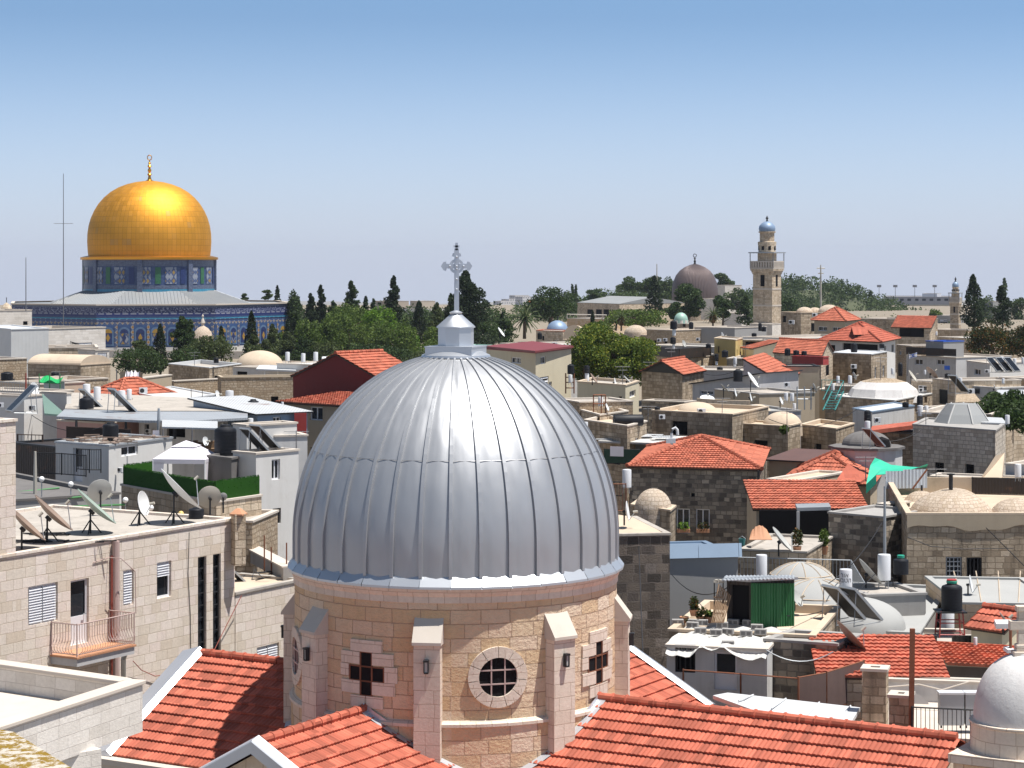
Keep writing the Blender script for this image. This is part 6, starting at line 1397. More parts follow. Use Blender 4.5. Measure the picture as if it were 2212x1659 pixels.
la = bld('arched_stone_house', 'stone house with a lit corner, a big plastered dome and an arched window', [(1582,151),(1702,148),(1729,151)], 922, wall='old_masonry', roof='cream_screed', par=.05, hbot=9, cat='house', cop='cream_screed', wins=[(0,1628,950,1658,974,'void')])
dome_on(la['t'], 1690, 921, 152, 43, 32, 'cream_screed')
lb_ = bld('stone_house', 'stone house with a cream roof edge right of the lit corner', [(1730,153),(1806,149),(1845,154)], 927, wall='old_masonry', roof='cream_screed', par=.2, hbot=8, cat='house', cop='cream_screed'); dome_on(lb_['t'], 1812, 924, 156, 30, 8, 'cream_screed')
p = W(1694,928,147.4); t = thing('wall_bush', 'green bush growing out of the stone wall top', 'bush', p); leaves('foliage', blob(500, p, (M(11,137),.4,M(11,137)), .1), .09, 'leaf_mid', t); MB().tube([p+Vector((0,.4,-.3)), p], .04, 5).build('stem', 'trunk_bark', t)
bld('brown_roof_shed', 'low shed with a sloping brown roof beside the orange pyramid roof', [(1662,134),(1790,132)], 992, dep=4, style='mono', rise=.3, tile='brown_sheet', wall='beige_plaster', hbot=4, cat='shed')
bld('sand_terrace', 'sandy flat roof right of the orange pyramid roof', [(1657,120),(1720,119)], 1036, dep=6, wall='beige_plaster', roof='cream_screed', par=.05, hbot=6, cat='terrace')
# gable houses
gsh = bld('gabled_stone_house', 'dark stone house with a black gable end and an orange roof', [(1386,192),(1474,187),(1520,194)], 808, wall='old_masonry', style='gable', axis=1, rise=.95, tile='roof_tile_orange', hbot=8, ov=.3, cat='house', ns=2)
gg = [Vector((p.x,p.y,gsh['zt'])) for p in gsh['g']]; nn_ = (lambda d: Vector((d.y,-d.x,0)).normalized()*.06)(gg[1]-gg[0]); MB().quad(gg[0]+nn_, gg[1]+nn_, (gg[0]+gg[1])/2+U*.93+nn_).build('gable_cladding', 'dark_metal', gsh['t'])
bld('dark_ledge_wall', 'sooty stone ledge below the gabled stone house', [(1386,176),(1478,174)], 866, dep=2, wall='dark_masonry', par=.02, hbot=4, cat='wall')
bld('grey_gable_house', 'pale grey house with a sloping dark roof edge and a barred window', [(1496,182),(1640,178)], 828, dep=6, style='mono', axis=3, rise=1.0, tile='brown_sheet', wall='light_grey_plaster', hbot=5, wins=[(0,1512,843,1541,853,'dark')], cat='house')
bld('gable_house', 'pale house with an orange roof sloping to the right', [(1606,190),(1683,184),(1725,196)], 822, wall='light_grey_plaster', style='mono', axis=1, rise=1.5, tile='roof_tile_orange', hbot=5, ov=.2, cat='house', ns=2, wins=[(0,1646,822,1662,840,'void')])
tank(1594, 797, 824, 178, 20, 'black tank on the pale grey house beside an orange roof'); heater(1588, 772, 792, 200, 'white heater behind the black tank of the pale grey house')
dish(1528, 861, 168, 16, 10, 65, 'dish_white', 'white half round dish above the triangle parapet', yb=866); dish(1566, 838, 170, 13, 90, 45, 'dish_grey', 'mesh dish leaning beside the white half round dish', yb=862); dish(1627, 820, 175, 20, 75, 35, 'dish_white', 'big white dish edge beside the orange sloping roof', yb=850)
for i, (px, yt, yb_, r_) in enumerate(((1589,838,858,8),(1622,848,868,8))): dish(px, (yt+yb_)/2, 166, r_*1.2, 78, 12, 'dish_white', ['narrow white dish left of a grey parapet','narrow white dish above the end of the triangle parapet'][i], yb=yb_+4)
bld('parapet_room', 'grey rendered roof room behind the triangle parapet', [(1560,176),(1665,173)], 846, dep=4, wall='light_grey_plaster', par=.05, hbot=4, cat='room')
# upper terraces
bld('fenced_roof_house', 'stone house topped by black fence panels', [(1413,240),(1468,232),(1560,240)], 774, wall='tan_masonry', par=.1, hbot=7, cat='house', wins=[(1,1520,795,1530,805,'void')])
barrier('fence', 'black panel fence round the roof behind the gabled stone house', 'fence', [onz(1413,239,20.1), onz(1468,231,20.1), onz(1536,238,20.1)], 0, 1.05, 'dark_metal', infill='corrugated_dark')
bld('grey_terrace_house', 'grey terrace house cluttered with coolers behind the black fence', [(1398,262),(1548,256)], 746, dep=8, wall='grey_plaster', roof='white_membrane', par=.2, hbot=6, cat='house')
for px, yb_, lb in ((1424,738,'left cooler on the grey terrace house'),(1437,737,'middle cooler on the grey terrace house'),(1508,736,'right cooler on the grey terrace house')): acu(px, yb_, 255, 9, 0, lb)
tank(1455, 692, 711, 225, 15, 'upper black tank on the silver pole before the mint dome'); heater(1456, 710, 730, 225, 'silver heater below the upper black tank'); tank(1454, 728, 743, 222, 12, 'lower slim black tank before the mint dome', P=SLIM); heater(1455, 742, 757, 222, 'silver heater below the lower slim tank')
tank(1493, 695, 711, 262, 10, 'small black tank right of the mint domed turret')
bld('yellow_house', 'yellow ochre rendered house with a sunlit right side', [(1543,238),(1589,232),(1604,238)], 735, wall='yellow_plaster', roof='roof_screed', par=.05, hbot=5, cat='house', cop='cream_screed')
tank(1548, 764, 780, 214, 9, 'slim black tank over a silver heater before the yellow house', P=SLIM); heater(1548, 778, 792, 214, 'silver heater under the slim tank by the yellow house'); tank(1555, 792, 804, 205, 13, 'squat black tank below the yellow house'); heater(1587, 780, 796, 205, 'white heater in a frame below the yellow house')
bld('orange_lean_to', 'small house with an orange roof right of the yellow house', [(1604,236),(1628,233)], 750, dep=3, style='mono', rise=.7, wall='cream_plaster', tile='roof_tile_orange', hbot=3, cat='house', ns=0)
bld('vaulted_roof_house', 'pale rough vaulted house beside the mint domed turret', [(1397,300),(1455,296)], 712, dep=9, wall='rubble_masonry', roof='cream_screed', par=.1, hbot=6, cat='house')
sdm = bld('domed_house', 'small weathered stone dome house above the flowering tree', [(1340,312),(1400,306)], 722, dep=8, wall='rubble_masonry', roof='cream_screed', par=.05, hbot=6, cat='house'); dome_on(sdm['t'], 1373, 721, 309, 25, 19, 'dome_masonry')
mt_ = bld('mint_dome_turret', 'small square stone turret carrying a mint green dome', [(1455,330),(1488,328),(1496,334)], 700, wall='tan_masonry', par=.05, hbot=5, cat='turret', wins=[(0,1474,699,1481,706,'void')]); p = W(1471,697,331); MB().lathe([(M(16,331),-.3),(M(16,331),M(5,331))], p, 8, smooth=False).build('drum', 'white_limestone', mt_['t']); d_ = dome_on(mt_['t'], 1471, 692, 331, 15, 17, 'mint_dome'); MB().tube([W(1471,675,331), W(1471,669,331)], .1, 5).build('finial', 'dark_metal', mt_['t'])
bdm = bld('blue_dome_house', 'stone house with a ribbed blue grey dome and an orange trimmed roof', [(1158,345),(1216,340),(1232,346)], 716, wall='tan_masonry', par=.05, hbot=7, cat='house', cop='roof_tile_orange'); dome_on(bdm['t'], 1204, 716, 352, 24, 24, 'blue_dome_lead', 16); MB().tube([W(1205,692,352), W(1205,683,352)], .12, 5).build('finial', 'dark_metal', bdm['t'])
vh = bld('barrel_vault_house', 'pale stone house with a round barrel vault front', [(1216,330),(1268,325)], 735, dep=8, wall='tan_masonry', par=.05, hbot=6, cat='house'); a, c = W(1240,732,327), W(1246,732,338); vault_on(vh['t'], a, c, M(24,327), M(30,327), 'cream_screed')
bld('terrace_house', 'white roofed low houses below the blue dome', [(1080,260),(1215,250)], 742, dep=10, wall='dirty_white_plaster', roof='white_membrane', par=.2, hbot=7, cat='house')
tank(1166, 718, 733, 240, 10, 'small black tank below the blue dome'); acu(1198, 748, 236, 12, 10, 'air conditioner below the blue dome')
dish(1083, 717, 222, 12, 80, 35, 'dish_white', 'white dish beside the green roofed teal house', yb=735)
# right edge, middle distance
wd = bld('white_dome_pavilion', 'stone house under a low faceted whitewashed dome with a bare top', [(1799,186),(1932,180),(2014,190)], 866, wall='old_masonry', roof='white_membrane', par=.02, hbot=6, cat='house', cop='white_membrane', wins=[(1,1937,865,1944,874,'void'),(1,1958,862,1963,870,'void'),(1,1997,858,2003,871,'void')])
p = W(1909,862,187); m = MB(); r1, r2 = M(84,187), M(46,187); h_ = M(46,187)
m.lathe([(r1,-.2),(r1*.98,.1),(r1*.86,h_*.5),(r2*1.1,h_*.82)], p, 8, R(22), R(382), smooth=False); m.build('dome', 'lime_wash_dome', wd['t']); m = MB().lathe([(r2*1.1,h_*.82),(r2*.6,h_*.95),(.02,h_)], p, 8, R(22), R(382), smooth=False); m.build('dome_top', 'rubble_masonry', wd['t'])
hd = bld('faceted_dome_house', 'long grey stone house under a grey faceted lead dome', [(1972,139),(2150,134),(2172,140)], 931, wall='block_wall', roof='concrete', par=.02, hbot=8, cat='house', cop='concrete', wins=[(0,2019,998,2039,1024,'bars'),(0,2084,1002,2104,1026,'void')])
p = W(2079,914,141.5); m = MB(); m.lathe([(M(64,138),-.1),(M(62,138),.02),(M(50,138),M(20,138)),(M(33,138),M(43,138)),(.02,M(45,138))], p, 7, R(10), R(370), smooth=False); m.build('dome', 'lead_roof', hd['t'])
m = MB()
for k in range(7):
    a = R(10+360*k/7); pf = [(M(62,138),.03),(M(50,138),M(20,138)),(M(33,138),M(43,138))]; m.tube([p+Vector((r_*math.sin(a), -r_*math.cos(a), z_+.02)) for r_, z_ in pf], .05, 5)
m.build('dome_ribs', 'white_membrane', hd['t'])
p = W(1872,968,131); sdh = thing('cistern_house', 'low round white walled house with a dark cement dome behind the orange hip roof', 'house', p-U*5)
MB().lathe([(M(76,131),-5),(M(76,131),0)], p, 10, R(8), R(368), smooth=False).build('wall', 'dirty_white_plaster', sdh); MB().lathe([(M(76,131),-.02),(M(82,131),.0),(M(82,131),.14),(M(50,131),.22)], p, 10, R(8), R(368), smooth=False).build('roof_edge', 'dark_concrete', sdh); MB().lathe([(M(56,131),.2)]+[(M(54,131)*math.cos(R(t)), .2+M(30,131)*math.sin(R(t))) for t in range(0,90,9)]+[(.02,.2+M(30,131))], p, 12, R(8), R(368), smooth=False).build('dome', 'dark_concrete', sdh); q = p+Vector((M(25,131),-M(44,131),.15)); MB().lathe([(M(20,131),0),(M(17,131),.45),(.02,.62)], q, 12).build('dome_niche', 'dark_void', sdh)
heater(1874, 909, 940, 128, 'white heater standing behind the dark cement dome'); tank(1874, 886, 910, 128.5, 15, 'slim black tank over the heater behind the dark cement dome', P=SLIM); panel(1903, 968, 127, 118, 1.1, 'solar panel beside the dark cement dome')
bld('white_shed', 'white walled shed with a pale blue sheet roof', [(1842,160),(1884,156),(1975,163)], 891, wall='dirty_white_plaster', roof='white_sheet', par=.0, hbot=5, cat='shed', cop='steel_blue_sheet')
slab('red_roof_edge', 'long red tiled roof edge left of the grey lead dome', 'roof', [(1880,930,141),(2024,912,143),(2026,904,147),(1884,920,145)], .25, 'roof_tile_deep'); bld('lean_to_house', 'shadowed stone house under the long red tiled roof edge', [(1888,143.5),(1990,142)], 934, dep=5, wall='old_masonry', roof='concrete', par=.02, hbot=7, cat='house', cop='dark_concrete')
heater(1988, 875, 907, 150, 'pale pink heater right of the white dome'); tank(1987, 854, 877, 150.5, 13, 'slim black tank right of the white dome', P=SLIM); heater(2001, 876, 900, 152, 'white heater beside the pale pink one'); heater(2176, 896, 922, 138, 'white heater behind the grey lead dome')
bld('stone_tower', 'square tan stone tower house with a rusty window grille', [(2014,186),(2063,182)], 818, dep=6, wall='tan_masonry', par=.1, hbot=7, cat='tower', wins=[(0,2028,840,2047,873,'bars')])
dish(1972, 812, 187, 15, 70, 35, 'dish_beige', 'beige dish left of the square stone tower'); dish(2013, 805, 186, 17, 105, 40, 'rusty_dish', 'rusty dish on the square stone tower', yb=818); tank(2047, 806, 816, 186, 13, 'squat black tank on the square stone tower')
bld('white_window_house', 'white house with a small window and heaters on its roof at the right', [(2088,214),(2138,208),(2260,214)], 786, wall='white_plaster', roof='roof_screed', par=.1, hbot=6, cat='house', wins=[(0,2104,796,2118,810,'dark')])
for px, yt, yb_, lb in ((2164,770,790,'left of the three white heaters at the right edge'),(2192,774,791,'middle of the three white heaters at the right edge'),(2210,772,789,'right of the three white heaters at the right edge')): heater(px, yt, yb_+2, 206, lb)
for px, lb in ((2160,'left solar panel below the right edge heaters'),(2180,'middle solar panel below the right edge heaters'),(2198,'right solar panel below the right edge heaters')): panel(px, 806, 203, 40, 1.3, lb)
bld('white_long_house', 'white house with two windows and a black fenced roof behind the flag', [(1958,232),(2065,226)], 768, dep=8, wall='dirty_white_plaster', par=.1, hbot=6, cat='house', wins=[(0,1976,775,1993,788,'dark'),(0,2023,776,2040,788,'dark')])
barrier('fence', 'black panel fence on the white house behind the flag', 'fence', [onz(1958,231,20.6), onz(2065,225,20.6)], 0, .75, 'dark_metal', infill='corrugated_dark')
fp_ = W(1963,765,207); t = thing('flag', 'white flag with two blue stripes and a blue star flying from a thin pole', 'flag', W(1963,800,207)); MB().tube([W(1960,812,207), W(1963,762,207)], .04, 5).build('pole', 'steel_mast', t)
o_ = W(1964,775,207); ux, uz = Vector((M(16,207),-.25,M(5,207))), Vector((0,0,M(9,207))); fq = lambda u, v: o_+ux*u+uz*v+Vector((0,.08*math.sin(u*7),0))
def fband(v0, v1, k=0):
    m = MB()
    for i in range(8):
        a = [fq(i/8,v0), fq((i+1)/8,v0), fq((i+1)/8,v1), fq(i/8,v1)]; m.quad(*[p-Vector((0,k,0)) for p in a])
    return m
cl_ = fband(0,1).build('cloth', 'white_paint', t); s = cl_.modifiers.new('thickness','SOLIDIFY'); s.thickness = .01
m = fband(.1,.24,.02); m2 = fband(.76,.9,.02); m.add(m2.v, m2.f); m.build('stripes', 'blue_paint', cl_)
m = MB(); cs = fq(.5,.5)-Vector((0,.03,0)); rs = M(2.6,207)
for s in (1,-1):
    P = [cs+Vector((rs*math.sin(R(120*k)),0,s*rs*math.cos(R(120*k)))) for k in range(3)]
    for k in range(3): m.tube([P[k], P[(k+1)%3]], .03, 4)
m.build('star', 'blue_paint', cl_)
who = bld('white_orange_house', 'white house with a big orange hip roof and a small dormer', [(1782,247),(1901,239),(1934,250)], 738, wall='white_plaster', style='hip', rise=1.75, tile='roof_tile_deep', hbot=8, ov=.5, cat='house', ns=2, wins=[(0,1792,745,1804,757,'void'),(0,1820,741,1896,768,'void'),(1,1910,748,1914,760,'void'),(1,1926,745,1931,760,'void')])
dm_ = MB(); p = W(1860,722,243.5); dm_.obox(p+Vector((-.7,-.6,-.9)), (1.5,0,0), (0,2.2,0), (0,0,1.0)); dm_.add([p+Vector((-.7,-.6,.1)), p+Vector((-.7,1.6,.1)), p+Vector((-.7,.5,.7)), p+Vector((.8,-.6,.1)), p+Vector((.8,1.6,.1)), p+Vector((.8,.5,.7))], [(0,2,1),(3,4,5)]); dw = dm_.build('dormer', 'wood_dark', who['t'])
dm_ = MB(); dm_.quad(p+Vector((-.95,-.9,-.02)), p+Vector((1.05,-.9,-.02)), p+Vector((1.05,.5,.78)), p+Vector((-.95,.5,.78))); dm_.quad(p+Vector((1.05,1.9,-.02)), p+Vector((-.95,1.9,-.02)), p+Vector((-.95,.5,.78)), p+Vector((1.05,.5,.78))); dm_.build('dormer_roof', 'roof_tile_deep', dw)
bld('tan_house', 'tan rendered house with an orange hip roof and two green tinted windows', [(1759,306),(1826,300),(1852,308)], 693, wall='beige_plaster', style='hip', rise=1.6, tile='roof_tile_orange', hbot=6, ov=.4, cat='house', ns=2, wins=[(0,1767,705,1787,715,'dark'),(0,1798,706,1818,716,'dark')])
bld('orange_block_house', 'house with a wide single orange roof slope and a dark open storey', [(1929,292),(2008,288),(2020,294)], 708, wall='tan_masonry', style='mono', rise=1.3, tile='roof_tile_orange', hbot=6, ov=.3, cat='house', ns=0, wins=[(0,1942,708,1996,728,'void')])
bld('gabled_lit_house', 'house with a sunlit stone gable end and an orange roof crowded with tanks', [(1672,213),(1774,206),(1799,216)], 768, wall='tan_masonry', style='gable', axis=0, rise=1.1, tile='roof_tile_orange', hbot=6, ov=.2, cat='house', ns=2, wins=[(1,1784,790,1791,812,'bars')])
tank(1701, 752, 768, 204, 13, 'left black tank before the roof of the sunlit gable house'); tank(1720, 756, 768, 204, 13, 'middle black tank before the roof of the sunlit gable house'); tank(1737, 758, 768, 204, 12, 'right black tank before the roof of the sunlit gable house')
bld('red_balcony', 'red painted balcony front below the sunlit gable house tanks', [(1711,203),(1778,201)], 770, dep=1, wall='red_paint', par=.02, hbot=.7, cat='balcony', cop='red_paint')
bld('dark_roof_house', 'low house with a dark fence in front of the sunlit gable house', [(1690,196),(1770,196)], 792, dep=4, wall='beige_plaster', roof='dark_concrete', par=.02, hbot=5, cat='house', cop='dark_metal')
bld('flat_roof_house', 'stone house with a flat white sheet roof and a stained wall', [(1797,218),(1882,214),(1916,221)], 766, wall='old_masonry', roof='white_sheet', par=.0, hbot=7, cat='house', cop='white_sheet')
acu(1844, 796, 213, 13, 5, 'air conditioner on the stained wall of the flat roofed stone house'); tank(1845, 740, 761, 217, 14, 'black tank on the flat white sheet roof')
bld('stepped_stone_house', 'tall narrow stone house right of the white hip roofed house', [(1937,236),(1970,232)], 745, dep=5, wall='rubble_masonry', par=.1, hbot=8, cat='house', wins=[(0,1942,757,1947,766,'dark')])
bld('cloth_roof_room', 'roof room with a blue edged cover right of the stepped stone house', [(2000,230),(2038,228)], 737, dep=3, wall='grey_plaster', roof='blue_paint', par=.02, hbot=3, cat='room', cop='blue_paint')
sth = bld('three_dome_house', 'old stone house roofed with three pale stone domes', [(1687,338),(1730,332),(1832,336)], 676, wall='old_masonry', roof='cream_screed', par=.05, hbot=8, cat='house', cop='cream_screed', wins=[(0,1690,682,1698,696,'void'),(1,1752,698,1780,716,'bars')])
for px, r, h, Y in ((1738,18,12,338),(1760,15,11,339),(1791,24,17,337)): dome_on(sth['t'], px, 675, Y, r, h, 'dome_masonry')
acu(1710, 700, 330, 12, -20, 'air conditioner on the wall of the three domed house'); acu(1760, 684, 331, 11, 5, 'air conditioner under the three pale domes')
pole('radio_mast', 'lattice radio mast rising behind the three pale domes', 'mast', 1773, 572, 664, 345, .16, 'dish_beige', None, ((.92,1.2),(.8,.8)))
bld('tin_roof_house', 'low house with a corrugated blue grey roof left of the white hip roofed house', [(1736,262),(1778,258)], 738, dep=3, style='mono', rise=.6, tile='corrugated_blue', wall='tan_masonry', hbot=5, cat='house')
bld('terrace_block', 'pale roof terraces below the tall minaret', [(1600,262),(1725,255)], 728, dep=14, wall='dirty_white_plaster', roof='roof_screed', par=.2, hbot=7, cat='house')
bld('pergola_house', 'terrace house with a dark open pergola below the minaret', [(1602,243),(1680,240)], 735, dep=4, wall='old_masonry', roof='roof_screed', par=.1, hbot=6, cat='house', wins=[(0,1610,738,1670,752,'void')])
bld('wall_block', 'pink grey roof wall left of the minaret foot', [(1500,300),(1587,296)], 707, dep=8, wall='grey_plaster', roof='roof_screed', par=.1, hbot=6, cat='wall')
tank(1642, 698, 715, 250, 8, 'slim black tank below the minaret', P=SLIM); tank(1629, 719, 727, 248, 11, 'squat black tank below the minaret')
for i, (x0, y0, Y, w_, mt_, wl) in enumerate(((1700,842,170,60,'roof_screed','beige_plaster'),(1640,882,158,90,'grey_membrane','light_grey_plaster'))): bld('roof_terrace', ['beige roof terrace below the orange sloping roof','grey membrane roof behind the long stone house','cement roof below the white dome'][i], [(x0-w_,Y),(x0+w_,Y+2)], y0+10, dep=7, wall=wl, roof=mt_, par=.1, hbot=6, cat='terrace', cop='concrete')
heater(1698, 848, 871, 160, 'white heater with a red stripe, left of a pair'); heater(1711, 849, 872, 160, 'white heater with a red stripe, right of a pair'); heater(1716, 871, 890, 153, 'white heater below the red striped pair'); heater(1810, 812, 832, 190, 'white heater left of the white dome, beside the teal frame'); heater(1836, 811, 834, 190, 'tall white heater behind the left of the white dome'); heater(1799, 828, 848, 184, 'white heater at the corner of the white dome house')
heater(1928, 795, 813, 198, 'white heater behind the white dome pavilion'); tank(1945, 783, 812, 198, 10, 'slim black tank behind the white dome pavilion', P=SLIM); heater(1998, 799, 812, 196, 'white heater left of the rusty tower dish'); heater(2023, 716, 727, 250, 'small white heater beside the wide orange roof slope'); heater(2075, 816, 834, 180, 'white heater right of the square stone tower'); heater(2167, 817, 832, 180, 'white heater at the far right rubble house')
panel(2085, 850, 176, 118, 1.4, 'solar panel right of the square stone tower'); acu(2097, 851, 176, 16, 10, 'air conditioner right of the square stone tower')
bld('white_parapet_house', 'long low house with a white roof edge at the right', [(2066,184),(2160,180)], 833, dep=6, wall='dirty_white_plaster', roof='white_membrane', par=.05, hbot=4, cat='house', cop='white_membrane')
bld('rubble_edge_house', 'rubble stone house under a stone heap at the right edge', [(2160,186),(2280,182)], 816, dep=6, wall='rubble_masonry', roof='roof_screed', par=.05, hbot=6, cat='house')
hslab('white_canopy', 'white corrugated canopy at the right edge', 'canopy', [(2146,172),(2280,170),(2280,178),(2156,178)], 853, 171, .12, 'corrugated_white'); bld('shaded_room', 'cream room under the white corrugated canopy', [(2158,175),(2280,173)], 858, dep=3, wall='cream_plaster', par=.02, hbot=4, cat='room')
hslab('white_canopy', 'small white sheet canopy behind the grey lead dome', 'canopy', [(2120,140),(2175,139),(2165,144),(2120,145)], 912, 140, .1, 'corrugated_white')
p = W(2150,905,150); t = thing('ivy_bank', 'dense green climbing plants at the right edge behind the grey lead dome', 'plants', p-U*2); leaves('foliage', np.concatenate([blob(700, W(px,py,Y), (M(34,150),1.5,M(24,150)), .1) for px, py, Y in ((2128,890,152),(2165,885,151),(2200,888,150),(2150,870,156),(2195,865,156),(2215,915,146),(2180,905,147))]), .14, 'leaf_dark', t); MB().tube([p-U*2, p], .1, 5).build('stem', 'trunk_bark', t)
bld('rendered_block', 'plain pale rendered wall behind the buttress at the right edge', [(2172,124),(2290,122)], 1003, dep=6, wall='light_grey_plaster', par=.1, hbot=6, cat='house')
slab('buttress_wall', 'sloping tan buttress wall at the right edge', 'wall', [(2104,1055,117),(2150,985,119),(2170,978,120),(2162,1050,117)], .5, 'cream_screed')
heater(2199, 1002, 1040, 112, 'white heater at the right edge before the sloping buttress'); bld('low_ledge', 'pale ledge with dark panels at the right edge behind the stone domes', [(2010,123),(2300,120)], 1030, dep=2, wall='grey_plaster', par=.02, hbot=4, cat='wall')
barrier('fence', 'green meshed fence behind the stone domes', 'fence', [onz(2100,116,18.35), onz(2260,115,18.35)], -.4, .5, 'dark_metal', infill='corrugated_dark')
slab('rubble_slope', 'slope of orange rubble and weeds below the square stone tower', 'rubble', [(2064,868,160),(2120,868,160),(2105,850,166),(2066,852,166)], .4, 'rubble_masonry')
bld('court_house', 'tan house block between the white dome and the grey lead dome', [(1985,160),(2100,156)], 880, dep=8, wall='tan_masonry', roof='roof_screed', par=.2, hbot=6, cat='house')
bld('blue_frame_house', 'house with blue window frames right of the white dome', [(1968,192),(2012,190)], 822, dep=4, wall='tan_masonry', par=.05, hbot=5, cat='house', wins=[(0,1982,832,2002,845,'dark')])
for i, (px, Y, y, lb) in enumerate(((1420,110,1120,'flat cement roof beside the domed stair house'),(1560,205,800,'roof terrace behind the gable houses'),(1470,215,812,'stone terrace right of the flowering tree'),(1650,228,775,'terraced houses below the minaret'),(1850,200,842,'terraced houses before the white dome'),(2060,150,892,'stone yard walls right of the grey lead dome'))): bld('terraced_house', lb, [(px-80,Y),(px+80,Y-2)], y, dep=8, wall=['tan_masonry','light_grey_plaster','old_masonry','tan_masonry','beige_plaster','old_masonry'][i], roof='roof_screed', par=.15, hbot=6, cat='house') if i else None

def aerial(label, px, yt, yb, Y): return pole('tv_aerial', label, 'aerial', px, yt, yb, Y, .028, 'steel_mast', 'thin television aerials on the rooftops', ((.95,1.1),(.8,.7)))
for a in (('thin aerial left of the white curved vent',1400,876,912,150),('thin aerial on the long stone house',1560,858,905,152),('thin aerial before the arched stone window',1700,880,940,139),('thin aerial beside the grey lead dome',2000,880,950,139),('thin aerial over the white dome pavilion',1902,770,820,186),('thin aerial by the yellow house',1610,745,790,225),('thin aerial above the gabled stone house',1450,750,800,196),('thin aerial on the cream box house',1345,790,838,166),('thin aerial on the white long house',2022,735,775,229),('thin aerial at the flowering tree edge',1402,780,830,200),('thin aerial left of the red hip roof',128,800,858,160),('thin aerial over the arched house',420,760,800,226),('thin aerial on the tall white house',640,930,982,101),('thin aerial before the large stone domes',2022,1010,1080,118),('thin aerial on the shaded porch roof',1870,985,1040,120)): aerial(*a)
for i, (a, c, sg, lb) in enumerate((((1300,905,150),(1410,890,152),.5,'slack cable from the lower stone terrace to the long stone house'),((1660,905,140),(1850,885,150),.8,'slack cable above the arched stone house'),((1845,935,135),(1990,930,136),.6,'slack cable before the grey lead dome house'),((1500,800,190),(1610,790,188),.6,'slack cable between the two gabled houses'),((1450,1240,92),(1570,1270,80),.5,'slack cable from the grey wall to the green shed'),((1700,1330,80),(1890,1240,92),.5,'slack cable over the grey cement domes'),((1905,1130,101),(1790,1260,88),.3,'slanting cable left of the domed stone house'),((500,900,122),(640,985,101),.6,'slack cable from the sheet roof to the tall white house'),((60,890,128),(240,915,112),.7,'slack cable over the pink room'),((1380,1180,88),(1390,1440,77),.05,'black cable hanging down the edge of the blackened tower'))): wire('cable', lb, [W(*a), W(*c)], .02, sag=sg, group='cables slung between the roofs')
for i, (px, py, Y, w_, h_, mt_, lb) in enumerate(((1610,1190,102,18,22,'white_fabric','white towel drying on the porch terrace rail'),(1500,958,140,16,20,'pink_plaster','pink towel drying beside the patchwork roof'),(2040,790,224,12,9,'blue_paint','blue cloth drying under the white house window'),(330,930,112,14,22,'white_fabric','white cloth hanging under the long sheet roof'))): p = W(px,py,Y); tag(MB().obox(p, (M(w_,Y),0,0), (0,.02,0), (0,0,-M(h_,Y))).build('laundry_cloth', mt_), lb, 'laundry')

bld('heater_terrace', 'low stone terrace carrying white heaters left of the white dome', [(1782,192),(1850,191)], 834, dep=4, wall='old_masonry', roof='roof_screed', par=.05, hbot=5, cat='terrace')

t = thing('teal_stair', 'steep teal steel stair beside the white dome house', 'stair', W(1780,885,172)); a, c = W(1778,886,171), W(1797,846,174); m = MB()
for o in (0,.9): m.tube([a+Vector((o,0,0)), c+Vector((o,0,0))], .06, 5); m.tube([a+Vector((o,0,.8)), c+Vector((o,0,.8))], .04, 5)
m.build('stringers', 'teal_paint', t); m = MB()
for i in range(7): q = a.lerp(c,(i+.5)/7); m.box(q+Vector((.45,0,0)), (.9,.3,.05))
m.build('stair_treads', 'teal_paint', t)
barrier('railing', 'teal railing on the terrace left of the white dome', 'railing', [onz(1775,182,19.6), onz(1822,181,19.6)], 0, .9, 'teal_paint', .3)
t = thing('pipe_rack', 'grey scaffold like pipe rack left of the teal stair', 'rack', W(1735,880,168)); m = MB()
for x in (1722,1738,1752): m.tube([W(x,885,168), W(x,835,168)], .05, 5)
for y in (842,862): m.tube([W(1720,y,168), W(1754,y,168)], .04, 5)
m.build('pipes', 'galvanised', t)
for i, (px, yt, yb_, Y, w_, lb) in enumerate(((1566,756,772,222,14,'black tank beside the yellow house wall'),(1650,705,716,256,10,'black tank on the terraces under the minaret'),(1420,878,892,152,12,'small black tank on the long stone house roof'),(1530,742,752,236,11,'black tank inside the black roof fence'),(1956,868,880,158,14,'small black tank on the white walled shed'),(2110,838,850,182,14,'squat black tank right of the white parapet house'),(1905,742,752,220,11,'black tank at the edge of the flat white sheet roof'))): tank(px, yt, yb_, Y, w_, lb)
for i, (px, py, Y, r, az, lb) in enumerate(((1478,742,254,8,60,'small white dish on the grey terrace house'),(1562,726,258,9,100,'small white dish above the yellow house'),(1655,742,240,9,80,'small white dish below the minaret'),(1760,838,168,11,95,'grey dish on the terrace behind the pipe rack'),(1688,866,158,9,70,'small white dish left of the red striped heaters'),(2150,840,180,10,85,'small white dish at the right edge terrace'),(1846,812,188,9,100,'small white dish before the white dome'),(1312,880,150,9,75,'small white dish below the cream box'))): dish(px, py, Y, r, az, 20, 'dish_white' if i%3 else 'dish_grey', lb, yb=py+r*1.7)
for i, (px, yb_, Y, w_, lb) in enumerate(((1700,835,172,13,'air conditioner on the beige roof terrace'),(1630,884,157,13,'air conditioner on the grey membrane roof'),(1895,912,140,14,'air conditioner beside the heater behind the dark cement dome'),(1990,846,188,11,'air conditioner beside the blue framed window'),(2132,806,206,11,'air conditioner on the white house with the small window'),(1430,905,148,13,'air conditioner at the left corner of the long stone house'))): acu(px, yb_, Y, w_, 10, lb)
